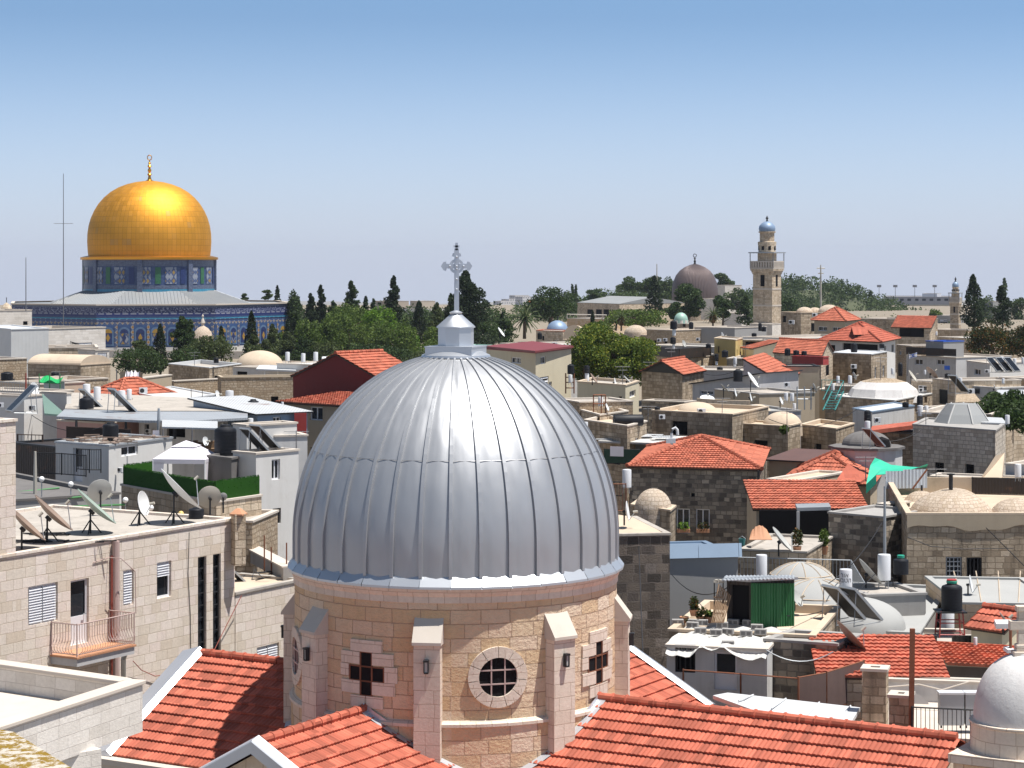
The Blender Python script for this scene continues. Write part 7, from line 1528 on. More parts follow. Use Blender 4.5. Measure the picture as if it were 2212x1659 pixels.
# ------------------------------------------------------------------ the golden domed shrine
SX, SY = W(323,0,445).x, 445.0; SC = Vector((SX, SY, 0)); sh_ = thing('domed_shrine', 'octagonal blue tiled shrine with a large golden dome', 'shrine', (SX, SY, 13))
def bandmat(name, fn):
    m, t, b = nodes(name, .4, 0, .45); uv, pos = uvpos(t); t.links.new(fn(t, uv), b.inputs['Base Color'])
bandmat('inscription_tiles', lambda t, uv: ramp(t, noise(t, mapping(t, uv, (1.6,1.9,1)), 1.6, 5, .75), [(.5,(.018,.026,.10)),(.56,(.25,.27,.36))]))
bandmat('grey_blue_tiles', lambda t, uv: ramp(t, noise(t, uv, 2.5, 5, .7), [(.35,(.055,.07,.13)),(.65,(.14,.165,.23))]))
bandmat('blue_tiles', lambda t, uv: ramp(t, noise(t, uv, 1.8, 5, .7), [(.35,(.022,.042,.12)),(.65,(.06,.095,.20))]))
bandmat('turquoise_tiles', lambda t, uv: ramp(t, noise(t, uv, 2, 3, .6), [(.35,(.03,.20,.34)),(.65,(.06,.30,.42))]))
def rectband(t, uv):
    br = N(t, 'ShaderNodeTexBrick', Scale=1.0, **{'Mortar Size': .22, 'Brick Width': 1.5, 'Row Height': .62}); br.offset = 0
    br.inputs['Color1'].default_value = (.30,.31,.35,1); br.inputs['Color2'].default_value = (.22,.24,.30,1); br.inputs['Mortar'].default_value = (.02,.03,.13,1); t.links.new(mapping(t, uv, (1,1,1), (0,.17,0)), br.inputs['Vector']); return br.outputs[0]
bandmat('rectangle_tiles', rectband)
dotsmat('diamond_tiles', (.07,.10,.20), (.29,.27,.25), 1.05, 1.05, .5, (.34,.17,.03)); dotsmat('flower_tiles', (.06,.09,.20), (.22,.26,.34), .75, .75, .42, (.05,.12,.25))
dotsmat('pale_star_tiles', (.27,.29,.34), (.07,.10,.20), .85, .6, .55, (.30,.20,.06))
simple('green_tiles', (.035,.13,.06), .4, 0, .5, 3); simple('navy_tiles', (.02,.035,.12), .4, 0, .5, 3); simple('ochre_tiles', (.33,.20,.04), .45, 0, .4, 3); simple('pale_blue_tiles', (.10,.165,.28), .4, 0, .5, 2); simple('shrine_blue', (.04,.085,.21), .4, 0, .4, 2); simple('white_marble', (.58,.56,.54), .5, 0, .15, .6)
m_, t_, b_ = nodes('gilded_panels', .3, .9, .5); uv_, pos_ = uvpos(t_)
br = N(t_, 'ShaderNodeTexBrick', Scale=1.0, **{'Mortar Size': .02, 'Brick Width': .92, 'Row Height': 1.15}); br.offset = 0; br.inputs['Color1'].default_value = (0,0,0,1); br.inputs['Color2'].default_value = (1,1,1,1); br.inputs['Mortar'].default_value = (.1,.1,.1,1); t_.links.new(uv_, br.inputs['Vector'])
gcol = ramp(t_, br.outputs[0], [(0,(.69,.33,.038)),(.5,(.72,.35,.042)),(.97,(.75,.37,.05)),(1,(.60,.33,.09))]); t_.links.new(mix(t_, gcol, (.4,.16,.02), br.outputs[1]), b_.inputs['Base Color'])
t_.links.new(ramp(t_, br.outputs[0], [(0,(.58,.58,.58)),(1,(.64,.64,.64))]), b_.inputs['Roughness']); bump(t_, b_, mix(t_, br.outputs[0], noise(t_, uv_, .5, 2), .5), .04, .2)
simple('gold', (.72,.35,.05), .35, 1.0, .06, 1)
D8 = 12.0; RO = 29.0
def ovx(k, r, z): return SC+rad(D8+22.5+45*k)*r+Vector((0,0,z))
def oring(name, mat, r0, z0, r1, z1, par=None):
    m = MB()
    for k in range(8): m.quad(ovx(k-1,r0,z0), ovx(k,r0,z0), ovx(k,r1,z1), ovx(k-1,r1,z1))
    return m.build(name, mat, par or sh_)
zb_ = lambda y: 30-(y-570)*.08754
oring('marble_base', 'white_marble', RO, 10, RO, zb_(749.4)); aw = oring('arcade_wall', 'shrine_blue', RO, zb_(749.4), RO, zb_(701)); oring('diamond_band', 'diamond_tiles', RO, zb_(701), RO, zb_(696)); oring('blue_band', 'flower_tiles', RO, zb_(696), RO, zb_(688.5))
oring('turquoise_band', 'turquoise_tiles', RO+.1, zb_(688.5), RO+.1, zb_(686.3)); oring('blue_band', 'blue_tiles', RO, zb_(686.3), RO, zb_(683)); oring('rectangle_band', 'rectangle_tiles', RO, zb_(683), RO, zb_(675.6)); oring('inscription_band', 'inscription_tiles', RO, zb_(675.6), RO, zb_(664)); oring('grey_band', 'grey_blue_tiles', RO, zb_(664), RO, zb_(660))
m = MB()
for k in range(8):
    a, c = (lambda r,z: ovx(k-1,r,z)), (lambda r,z: ovx(k,r,z)); zt_ = zb_(656.6); zl = zb_(660)
    m.quad(a(RO,zl),c(RO,zl),c(RO+.25,zl+.05),a(RO+.25,zl+.05)); m.quad(a(RO+.25,zl+.05),c(RO+.25,zl+.05),c(RO+.25,zt_),a(RO+.25,zt_)); m.quad(a(RO+.25,zt_),c(RO+.25,zt_),c(RO-.5,zt_),a(RO-.5,zt_))
m.build('cornice', 'stone_coping', sh_)
ml, t_, b_ = nodes('lead_seamed', .5, .3, .4); uv_, pos_ = uvpos(t_)
t_.links.new(mix(t_, (.24,.255,.275), mix(t_, (.34,.32,.28), (.27,.31,.35), noise(t_, pos_, .12, 3)), noise(t_, pos_, .25, 5)), b_.inputs['Base Color'])
m = MB()
for k in range(8):
    m.quad(ovx(k-1,RO-.45,zb_(660)), ovx(k,RO-.45,zb_(660)), ovx(k,21.0,zb_(659)), ovx(k-1,21.0,zb_(659))); A, B, C, D = ovx(k-1,21.0,zb_(659)), ovx(k,21.0,zb_(659)), ovx(k,13.6,24.7), ovx(k-1,13.6,24.7); n_ = 24; w_ = (B-A).length
    m.add([A,B,C,D], [(0,1,2,3)])
    d_ = (B-A).normalized(); q_ = (C+D)/2-(A+B)/2
    for i in range(1, n_):
        u = w_*i/n_; s_ = min(1, min(u, w_-u)/(w_*.17)); p = A+d_*u; m.tube([p+U*.03, p+q_*s_+U*.03], .05, 4, cap=False)
m.build('lead_roof', 'lead_seamed', sh_)
for k in (0,1,7):
    f0, f1 = ovx(k-1,RO,0), ovx(k,RO,0); f0.z = f1.z = 0; d_ = (f1-f0).normalized(); nn = Vector((d_.y,-d_.x,0)); L_ = (f1-f0).length; bw = (L_-1.2)/7; z0, z1 = zb_(748.6), zb_(702)
    u_ = [.6+bw*i for i in range(8)]
    for u in u_: m = MB(); m.obox(f0+d_*(u-.28)+nn*.04+U*z0, d_*.56, nn*.04, U*(z1-z0)); m.build('tile_pilaster', 'diamond_tiles', aw)
    for i in range(7):
        uc = .6+bw*(i+.5); hw = bw*.5-.42; zs = z1-1.35
        def arc(hw, zs, h, kk, zlo): return [f0+d_*(uc-hw)+nn*kk+U*zlo, f0+d_*(uc+hw)+nn*kk+U*zlo]+[f0+d_*(uc+hw*math.cos(a))+nn*kk+U*(zs+h*math.sin(a)**.9) for a in [math.pi*j/12 for j in range(13)]]
        m = MB(); P = arc(hw,zs,1.05,.06,z0+.25); m.add(P, [tuple(range(len(P)))]); pn = m.build('arched_panel', 'pale_blue_tiles', sh_)
        m = MB(); P = arc(hw*.72,zs-.15,.8,.09,z0+.55); m.add(P, [tuple(range(len(P)))]); m.build('inner_panel', 'pale_star_tiles' if i%2 else 'navy_tiles', pn)
        m = MB(); P = [f0+d_*(uc+hw*.72*math.cos(a))+nn*.11+U*(zs-.1+.78*math.sin(a)) for a in [math.pi*j/10 for j in range(11)]]; m.add(P, [tuple(range(len(P)))]); m.build('arch_head', 'ochre_tiles' if i in (0,3,6) else 'navy_tiles', pn)
        m = MB(); c_ = f0+d_*uc+nn*.12+U*(z0+1.75); m.add([c_-U*.8, c_+d_*.42, c_+U*.8, c_-d_*.42], [(0,1,2,3)]); m.build('medallion', 'navy_tiles' if i%2 else 'ochre_tiles', pn)
# drum of the shrine
for nm_, mt_, y0, y1, r_ in (('drum_base_band','turquoise_tiles',631,625,13.05),('drum_grey_band','grey_blue_tiles',625,616,13.0),('drum_wall','blue_tiles',616,575,12.98),('drum_top_band','grey_blue_tiles',575,560,13.02)):
    z0, z1 = 30-(y0-570)*.0902, 30-(y1-570)*.0902; MB().lathe([(r_,z0),(r_,z1)], SC, 64).build(nm_, mt_, sh_)
for k in range(16):
    th = 11.25+22.5*k-6
    if math.cos(R(th)) < -.2: continue
    for (dth, hw, mt_) in ((0,1.12,'pale_star_tiles'),(11.25,.55,('green_tiles','navy_tiles')[k%2])):
        m = MB(); z0, z1 = 26.1, 29.35; n_ = 3
        for i in range(n_):
            a0, a1 = th+dth+math.degrees(hw/13)*(2*i/n_-1), th+dth+math.degrees(hw/13)*(2*(i+1)/n_-1); m.quad(SC+rad(a0)*13.06+U*z0, SC+rad(a1)*13.06+U*z0, SC+rad(a1)*13.06+U*z1, SC+rad(a0)*13.06+U*z1)
        m.build('drum_panel', mt_, sh_)
for th in (1,46,91,-44,-89): m = MB(); c_ = SC+rad(th)*12.9; m.obox(c_-tng(th)*.5+U*24.5, tng(th)*1.0, rad(th)*.45, U*6.3); m.build('drum_buttress', 'grey_blue_tiles', sh_)
MB().lathe([(13.0,30.75),(13.62,30.85),(13.66,31.3),(12.3,31.62)], SC, 72).build('gilded_cornice', 'gold', sh_)
k_ = .0927; pf = [(130,555),(131.5,540),(132.5,522),(132,505),(129.5,488),(125,472),(118,456),(109,441),(97,427),(83,415),(66,405),(48,398),(30,393.5),(12,391)]
MB().lathe([(r_*k_, 30-(y-570)*k_) for r_, y in pf], SC, 96, ur=12.26).build('golden_dome', 'gilded_panels', sh_, sharp=80)
fz = lambda y: 30-(y-570)*k_; m = MB(); m.lathe([(1.3,fz(393)),(.7,fz(390)),(.4,fz(388)),(.3,fz(383)),(.25,fz(380)),(.45,fz(377)),(.2,fz(373)),(.38,fz(369)),(.38,fz(367)),(.15,fz(363)),(.42,fz(359)),(.15,fz(355)),(.28,fz(352)),(.1,fz(349)),(.1,fz(346))], SC, 12)
m.tube([SC+Vector((.43*math.sin(2*math.pi*i/16),0,fz(340.5)+.5*math.cos(2*math.pi*i/16))) for i in range(17)], .1, 6); m.build('crescent_finial', 'gold', sh_)
# ------------------------------------------------------------------ mosque, minarets
mq = bld('mosque_hall', 'long low stone prayer hall with a grey lead roof and arched porch', [(1247,622),(1338,600),(1480,618)], 657, wall='tan_masonry', roof='lead_roof', par=.0, hbot=9, cat='mosque', cop='lead_roof', wins=[(0,1268,668,1281,684,'void'),(0,1287,668,1300,684,'void'),(0,1303,668,1316,684,'void')])
A, B, C, D = [Vector((p.x,p.y,mq['zt']+.1)) for p in mq['g']]; m = MB(); up = Vector((0,0,1.7)); m.add([A,B,C,D,(A+D)/2+up,(B+C)/2+up], [(0,1,5,4),(2,3,4,5),(1,2,5),(3,0,4)]); m.build('pitched_roof', 'lead_roof', mq['t'])
tw2 = bld('balustrade_terrace', 'pinkish terrace wall with a white balustrade before the prayer hall', [(1225,520),(1310,512)], 688, dep=10, wall='pink_limestone', par=.1, hbot=7, cat='terrace'); barrier('balustrade', 'white stone balustrade before the prayer hall porch', 'balustrade', [onz(1225,520,tw2['zt']), onz(1310,512,tw2['zt'])], 0, 1.0, 'white_limestone', .8, .1, .1)
BX = W(1501,0,680); BX.z = 0; bdome = thing('lead_domed_mosque', 'brown grey ribbed lead dome of the mosque behind the trees', 'mosque', (BX.x, 680, 10)); k6 = 680/F; z6 = lambda y: 30-(y-570)*k6
MB().lathe([(49*k6,z6(650)),(50*k6,z6(635)),(49.5*k6,z6(622)),(47*k6,z6(609)),(41*k6,z6(595)),(33*k6,z6(585)),(22*k6,z6(577)),(10*k6,z6(572)),(.3,z6(570))], BX, 48).build('dome', 'brown_dome_lead', bdome)
m = MB().lathe([(48*k6,10),(48*k6,z6(648))], BX, 32); m.build('dome_drum', 'tan_masonry', bdome); m = MB(); m.lathe([(.5,z6(571)),(.25,z6(567)),(.4,z6(564)),(.15,z6(561)),(.35,z6(558)),(.1,z6(556))], BX, 8); m.tube([Vector((BX.x+.5*math.sin(2*math.pi*i/12),680,z6(552)+.5*math.cos(2*math.pi*i/12))) for i in range(13)], .12, 5); m.build('crescent_finial', 'dark_metal', bdome)
bld('white_belfry', 'small white stone building right of the brown grey dome', [(1550,720),(1566,715)], 616, dep=6, wall='white_limestone', par=.1, hbot=14, cat='building')
bld('white_court_house', 'pale low stone building between trees left of the minaret', [(1560,560),(1602,555)], 676, dep=6, wall='white_limestone', par=.1, hbot=8, cat='building'); bld('white_canopy_hall', 'white roofed hall below the brown grey dome', [(1514,640),(1552,636)], 645, dep=6, wall='white_limestone', par=.1, hbot=6, cat='building')
def minaret(label, px, Y, ys, wl, wr, rt, corner):
    """ys: rows of finial tip, dome top, dome foot, lantern foot, canopy, gallery top, gallery foot, shaft foot"""
    k = Y/F; c = W(px,0,Y); t = thing('minaret', label, 'minaret', (c.x, Y, 12)); z = [30-(y-570)*k for y in ys]
    hw = (wl+wr)/2*k*.5; c = Vector((W(px+(wr-wl)/4,0,Y).x, Y, 0)); an = math.atan2(corner, 1)
    rot = lambda x, y, q: c+Vector((x*math.cos(an)-y*math.sin(an), x*math.sin(an)+y*math.cos(an), q)); s = hw*1.04/(math.cos(an)+abs(math.sin(an)))
    P = [(-s,-s),(s,-s),(s,s),(-s,s)]
    m = MB(); m.prism([rot(x,y,0)[:2] for x, y in P], 8, z[6]-1.0); m.build('shaft', 'tan_masonry' if rt > 3 else 'old_masonry', t)
    m = MB()
    for i, e in enumerate((1.06,1.12,1.2)): m.prism([rot(x*e,y*e,0)[:2] for x, y in P], z[6]-1.2+i*.35, z[6]-.82+i*.35)
    m.build('corbels', 'tan_masonry', t)
    m = MB(); e = 1.22
    m.prism([rot(x*e,y*e,0)[:2] for x, y in P], z[6]-.15, z[6]+.1); m.build('gallery_floor', 'stone_coping', t)
    m = MB()
    for i in range(4):
        a, b2 = rot(*[v*e for v in P[i]], z[6]), rot(*[v*e for v in P[(i+1)%4]], z[6]); d_ = b2-a; h_ = z[5]-z[6]
        for j in range(9): m.obox(a+d_*(j/9), d_*.06, Vector((-d_.y,d_.x,0)).normalized()*.12, U*h_)
        m.obox(a+U*h_, d_, Vector((-d_.y,d_.x,0)).normalized()*.15, U*.2)
    m.build('balustrade', 'stone_coping', t)
    m = MB(); e2 = 1.42 if rt > 3 else 1.5; m.prism([rot(x*e2*.94,y*e2*.94,0)[:2] for x, y in P], z[4]-.1, z[4]+.12); m.build('canopy', 'galvanised', t)
    for x, y in P: a = rot(x*1.2,y*1.2,z[6]); MB().tube([a, Vector((a.x,a.y,z[4]))], .09, 5).build('canopy_post', 'steel_mast', t)
    rc = hw*.62; m = MB(); m.lathe([(rc*1.1,z[6]),(rc*1.1,z[4]),(rc*1.02,z[4]+.1),(rc,z[3]-(z[3]-z[2])*.1),(rc*1.08,z[3]+(z[2]-z[3])*.45),(rc*1.08,z[3]+(z[2]-z[3])*.5),(rc*.85,z[3]+(z[2]-z[3])*.52),(rc*.85,z[2]-.3),(rc*1.0,z[2]-.2),(rc*1.0,z[2])], c, 16); m.build('lantern', 'tan_masonry', t)
    for i in range(8): a = i*45+10; m = MB(); m.obox(c+rad(a)*rc*.99-tng(a)*.28+U*(z[4]+.5), tng(a)*.56, rad(a)*.06, U*((z[2]-z[4])*.28)); m.build('lantern_window', 'dark_void', t)
    h_ = z[1]-z[2]; m = MB(); m.lathe([(rc*.9,z[2]),(rc*.98,z[2]+h_*.25),(rc*.9,z[2]+h_*.55),(rc*.6,z[2]+h_*.82),(rc*.25,z[2]+h_*.97),(.1,z[1])], c, 20); m.build('dome', 'blue_dome_lead', t)
    m = MB(); m.lathe([(.3,z[1]-.1),(.12,z[1]+.3),(.3,z[1]+.6),(.1,z[1]+.9),(.05,z[0])], c, 8); m.build('finial', 'dark_metal', t)
    # blind window strips and string courses on the shaft
    m = MB(); zz = [z[7]+(z[6]-z[7])*f for f in (.33,.62)]
    for q in zz: m.prism([rot(x*1.025,y*1.025,0)[:2] for x, y in P], q, q+.3)
    m.build('string_course', 'stone_coping', t)
    for i in range(4):
        a, b2 = rot(*P[i],0), rot(*P[(i+1)%4],0); d_ = (b2-a).normalized(); nn = Vector((d_.y,-d_.x,0)); mid = (a+b2)/2; m = MB(); m.obox(mid-d_*hw*.16+nn*.0+U*(z[7]+(z[6]-z[7])*.68), d_*hw*.32, nn*.03, U*((z[6]-z[7])*.2)); m.build('slit_window', 'dark_void', t)
    return t
minaret('tall square stone minaret with a canopied gallery and small blue grey dome', 1657, 430, (466,478,500,545,546,566,579,702), 60, 60, 5.4, -.62)
bld('stone_block', 'broad pale stone base block under the tall minaret', [(1620,424),(1668,418),(1690,424)], 701, wall='white_limestone', par=.05, hbot=6, cat='building')
minaret('slender distant stone minaret with a blue grey dome beside the dark cypresses', 2064, 560, (598,608,620,632,633,644,652,725), 24, 24, 2.0, -.5)
MN = thing('dome_tip', 'tiny stone dome with a crescent at the far left edge behind the white house', 'dome', W(14,672,560)); p = W(14,668,560); MB().lathe([(1.6,-.8),(1.5,0),(.8,1.2),(.1,1.7)], p, 12).build('dome', 'tan_masonry', MN); MB().tube([p+U*1.6, p+U*3], .1, 5).build('finial', 'dark_metal', MN)
# small dome in front of the shrine
p = W(438,738,392); t = thing('stone_dome', 'pinkish stone cupola with a carved finial among the trees before the shrine', 'dome', p-U*4); MB().lathe([(1.85,-4),(1.85,0)], p, 8, smooth=False).build('drum', 'tan_masonry', t); MB().lathe([(1.87,0),(1.82,.8),(1.5,1.7),(.9,2.4),(.3,2.75),(.02,2.8)], p, 28).build('cupola', 'dome_masonry', t); MB().lathe([(.3,2.7),(.22,3.0),(.4,3.3),(.25,3.9),(.1,4.2),(.2,4.5),(.02,4.9)], p, 8).build('finial', 'stone_coping', t)
bld('platform_wall', 'white stone platform wall below the shrine arcade', [(150,404),(640,396)], 757, dep=1, wall='white_limestone', par=.05, hbot=6, cat='wall')
# ------------------------------------------------------------------ trees
T = tree
G1 = 'trees before the shrine'; G2 = 'trees between the shrine and the church dome'; G3_ = 'trees around the mosque'
T('pine_tree','dark green pine with a broad low crown before the shrine arcade',300,752,815,330,130,'broad','leaf_dark',G1); T('pine_tree','lighter pine top beside the cypress before the shrine arcade',308,728,780,338,48,'pine','leaf_olive',G1,1.4); T('cypress_tree','dark cypress in the middle of the shrine arcade',346,700,800,335,34,'cypress','leaf_cypress',G1)
T('conifer_tree','ragged conifer left of the pinkish cupola',396,684,790,336,58,'conifer','leaf_dark',G1,1.5); T('conifer_tree','small conifer top just left of the pinkish cupola',412,690,740,345,22,'conifer','leaf_dark',G1,1.5); T('broad_tree','olive green spreading tree below the pinkish cupola',455,724,788,332,100,'broad','leaf_olive',G1); T('broad_tree','olive green bush under the ragged conifer',400,752,790,328,70,'broad','leaf_dark',G1)
T('cypress_tree','small dark cypress right of the pinkish cupola',478,704,765,360,22,'cypress','leaf_cypress',G1); T('cypress_tree','slim dark cypress at the shrine corner',543,672,770,352,32,'cypress','leaf_cypress',G1); T('conifer_tree','grey green conifer at the foot of the shrine corner',545,725,785,345,50,'conifer','leaf_olive',G1,1.4)
for px, yt, yb_, Y, w_, k, mt_, lb in ((527,634,655,520,16,'pine','leaf_far','tiny tree top peeping over the shrine roof'),(578,626,655,500,24,'pine','leaf_far','small loose tree top right of the shrine roof'),(599,617,670,490,16,'cypress','leaf_cypress','thin cypress tip right of the shrine roof'),(630,627,760,440,40,'broad','leaf_dark','dark round topped tree right of the shrine'),(672,632,770,430,34,'conifer','leaf_cypress','left of the twin tall dark conifers'),(694,613,740,436,30,'conifer','leaf_cypress','right of the twin tall dark conifers'),
    (760,607,700,470,40,'conifer','leaf_dark','loose grey green conifer above the bright trees'),(790,640,680,480,16,'cypress','leaf_cypress','short cypress right of the loose grey green conifer'),(806,645,690,480,16,'conifer','leaf_dark','short dark conifer before the tan block'),(852,595,740,440,46,'conifer','leaf_cypress','tallest ragged conifer left of the church dome'),(905,650,740,440,40,'cypress','leaf_cypress','thick dark cypress before the white far block'),(944,654,730,450,40,'conifer','leaf_olive','grey conifer left of the metal lantern'),
    (750,656,790,410,140,'broad','leaf_mid','broad light green tree left of the church dome'),(715,690,780,400,60,'broad','leaf_mid','rounded light green tree beside the twin conifers'),(820,662,740,425,80,'broad','leaf_bright','bright yellow green tree behind the broad light green one'),(880,705,790,405,70,'broad','leaf_bright','bright yellow green tree under the tallest conifer'),(940,705,770,415,60,'broad','leaf_mid','light green tree left of the metal lantern'),
    (620,720,800,395,80,'conifer','leaf_olive','grey green conifer at the right end of the shrine'),(590,700,800,390,44,'conifer','leaf_olive','slim grey green conifer before the right shrine face'),(655,730,800,392,60,'conifer','leaf_dark','dark conifer below the twin conifers'),(700,735,800,392,70,'broad','leaf_olive','olive green tree above the small heaters'),(622,690,780,400,28,'cypress','leaf_cypress','dark cypress right of the shrine face'),(800,740,820,380,120,'broad','leaf_dark','dark tree mass above the orange gable roof'),(860,745,830,375,90,'broad','leaf_dark','dark tree behind the left shoulder of the church dome'),(905,760,830,370,80,'broad','leaf_olive','olive tree touching the church dome crown'),(570,735,790,385,60,'conifer','leaf_olive','grey conifer between shrine and twin conifers'),
    (735,672,790,415,120,'broad','leaf_mid','second broad light green tree beside the maroon gable'),(775,664,780,430,110,'broad','leaf_mid','light green tree crown behind the bright yellow green one'),(850,690,800,402,110,'broad','leaf_mid','mid green tree mass right of the bright yellow green tree'),(665,690,790,398,70,'broad','leaf_mid','mid green tree among the twin conifers'),(600,715,800,405,60,'broad','leaf_mid','mid green tree at the right foot of the shrine'),(925,730,810,385,80,'broad','leaf_mid','mid green tree left of the lantern foot'),(640,640,760,445,46,'conifer','leaf_dark','dark tree right beside the round topped one'),(720,650,740,440,40,'conifer','leaf_dark','dark conifer right of the twin conifers'),
    (1010,588,760,400,104,'conifer','leaf_cypress','large dark conifer behind the metal cross'),(974,634,750,408,34,'cypress','leaf_cypress','dark cypress left of the large conifer'),(1045,690,760,405,70,'broad','leaf_dark','dark low tree right of the lantern'),(1090,690,740,420,50,'conifer','leaf_dark','dark small conifer below the far towers'),(1085,676,720,430,16,'cypress','leaf_cypress','thin cypress below the far towers')):
    T({'cypress':'cypress_tree','conifer':'conifer_tree','pine':'pine_tree'}.get(k,'broad_tree'), lb, px, yt, yb_, Y, w_, k, mt_, G2, 1.35 if k in ('conifer','pine') else 1.0)
T('flowering_tree','large green tree speckled with yellow flowers right of the church dome',1322,700,845,225,196,'broad','leaf_flowering','leafy trees among the houses',1.7,2.6); T('flowering_tree','left lobe of yellow flowering foliage beside the cream house',1260,725,840,222,90,'broad','leaf_flowering','leafy trees among the houses',1.5,2.6)
for px, yt, yb_, Y, w_, k, mt_, lb in ((1187,621,700,480,104,'broad','leaf_dark','dark dense tree left of the prayer hall'),(1236,613,680,800,14,'conifer','leaf_far','thin distant conifer left of the prayer hall'),(1244,615,680,800,12,'cypress','leaf_far','thin distant cypress left of the prayer hall'),(1235,632,690,700,56,'broad','leaf_far','pale distant tree left of the prayer hall'),(1285,618,665,760,58,'pine','leaf_far','flat topped distant pine over the prayer hall'),(1365,600,660,780,70,'pine','leaf_far','left spreading pine behind the prayer hall'),(1410,597,660,790,60,'pine','leaf_far','right spreading pine behind the prayer hall'),(1440,601,660,770,60,'broad','leaf_far','round distant tree left of the brown grey dome'),(1560,592,660,780,60,'pine','leaf_far','spreading pine right of the brown grey dome'),(1350,631,660,740,120,'broad','leaf_far','low hedge of trees along the prayer hall roof'),
    (1414,596,676,540,40,'cypress','leaf_cypress','thick dark cypress before the prayer hall'),(1485,608,700,500,78,'pine','leaf_dark','dark pine in front of the brown grey dome'),(1560,640,705,490,60,'pine','leaf_dark','dark pine left of the minaret'),(1613,640,700,470,36,'conifer','leaf_dark','dark conifer touching the minaret'),(1590,625,680,700,60,'broad','leaf_far','pale green trees left of the minaret shaft'),(1380,665,712,420,130,'broad','leaf_mid','wide green tree before the prayer hall porch'),(1330,668,705,430,60,'broad','leaf_mid','green tree before the terrace balustrade'),(1300,690,740,300,70,'broad','leaf_mid','green bush top behind the flowering tree'),(1280,672,705,480,10,'cypress','leaf_cypress','tiny cypress before the terrace balustrade'),(1455,650,700,470,50,'pine','leaf_dark','dark shrubby tree below the thick cypress'),
    (2102,593,705,400,50,'cypress','leaf_cypress','tall dense dark cypress at the right'),(2165,618,700,405,46,'conifer','leaf_cypress','lumpy dark cypress near the right edge'),(2140,702,790,300,120,'broad','leaf_rusty','reddish flowering tree below the dark cypresses'),(2215,700,790,300,90,'broad','leaf_rusty','reddish flowering tree at the right edge'),(2205,640,700,700,50,'broad','leaf_far','pale trees at the right edge beyond the cypresses'),(2130,640,700,720,60,'broad','leaf_far','pale trees between the two dark cypresses'),(1700,640,690,600,50,'broad','leaf_dark','dark trees right of the minaret shaft'),(2170,600,660,900,16,'conifer','leaf_far','distant conifer at the right skyline'),(1881,628,660,950,14,'conifer','leaf_far','lone conifer on the wooded hill'),(2020,668,690,640,30,'broad','leaf_mid','small green tree before the far pale walls')):
    T({'cypress':'cypress_tree','conifer':'conifer_tree','pine':'pine_tree'}.get(k,'broad_tree'), lb, px, yt, yb_, Y, w_, k, mt_, G3_, 1.35 if k in ('conifer','pine') else 1.0)
palm('feathery green palm beside the blue dome',1133,660,732,400,76); palm('palm with a brown skirt of dry fronds before the prayer hall',1342,668,715,415,40,True,'dry skirted palms'); palm('palm with a brown skirt of dry fronds left of the minaret',1540,664,708,420,44,True,'dry skirted palms')
bt_ = W(1415,600,545); pole('bare_branch', 'bare dead trunk rising above the thick dark cypress', 'dead tree', 1419, 570, 640, 545, .18, 'dish_beige')
# wooded hill, far walls, skyline
def hill(name, px, Y, yt, yb_, rx, ry, mat='hill_soil', n=40):
    c = W(px, yb_, Y); h = M(yb_-yt, Y); m = MB(); vs = []
    for j in range(9):
        f = j/8
        for i in range(n): a = 2*math.pi*i/n; r = f*(1+.1*math.sin(3*a+1)+.06*math.sin(7*a)); vs.append((c.x+rx*r*math.cos(a), c.y+ry*r*math.sin(a), c.z+h*(math.cos(math.pi*min(f,1))*.5+.5)*(1+.05*math.sin(5*a)*f)))
    m.add(vs, [(j*n+i, j*n+(i+1)%n, (j+1)*n+(i+1)%n, (j+1)*n+i)[::-1] for j in range(8) for i in range(n)], smooth=True)
    return tag(m.build(name, mat), None, None, kind='structure'), c, h
_, hc, hh_ = hill('wooded_hill', 1745, 960, 626, 715, 66, 60); pts = []
for i in range(330):
    a = RNG.uniform(0,6.28); f = math.sqrt(RNG.uniform(0,.98)); r_ = RNG.uniform(3.2,5.8); z = hc.z+hh_*(math.cos(math.pi*f)*.5+.5)
    pts.append(blob(120, (hc.x+62*f*math.cos(a), hc.y+60*f*math.sin(a), z+r_*.75), (r_,r_,r_*.8), .4))
o = leaves('woodland', np.concatenate(pts), .55, 'leaf_far', None); tag(o, 'dense green woodland covering the far hill right of the minaret', 'woodland', kind='stuff')
_, hc, hh_ = hill('wooded_rise', 1450, 900, 640, 690, 70, 60); pts = []
for i in range(190):
    a = RNG.uniform(0,6.28); f = math.sqrt(RNG.uniform(0,.92)); r_ = RNG.uniform(2.8,5); z = hc.z+hh_*(math.cos(math.pi*f)*.5+.5); pts.append(blob(90, (hc.x+70*f*math.cos(a), hc.y+60*f*math.sin(a), z+r_*.7), (r_,r_,r_*.8), .4))
tag(leaves('woodland', np.concatenate(pts), .5, 'leaf_far', None), 'green woodland on the rise behind the prayer hall', 'woodland', kind='stuff')
for lb, x0, x1, Y0, Y1, y0, n_, mt_ in (('dense dark woodland between the shrine and the church dome',640,1090,470,560,672,150,'leaf_dark'),('green woodland band beyond the prayer hall terrace',1080,1260,640,780,676,70,'leaf_far'),('green woodland band right of the minaret',1690,2215,620,820,690,150,'leaf_far')):
    pts = []
    for i in range(n_):
        Y = RNG.uniform(Y0,Y1); p = W(RNG.uniform(x0,x1), y0+RNG.uniform(0,26), Y); r_ = RNG.uniform(2.2,4); pts.append(blob(100, p-U*1.5, (r_,r_,r_*1.1), .3))
    tag(leaves('woodland', np.concatenate(pts), .36, mt_, None), lb, 'woodland', kind='stuff')
hill('far_hill', 2050, 2600, 648, 690, 340, 300, 'far_hill'); hill('far_hill', 1150, 4200, 652, 690, 700, 500, 'far_hill'); hill('far_hill', 600, 5200, 650, 690, 900, 500, 'far_hill')
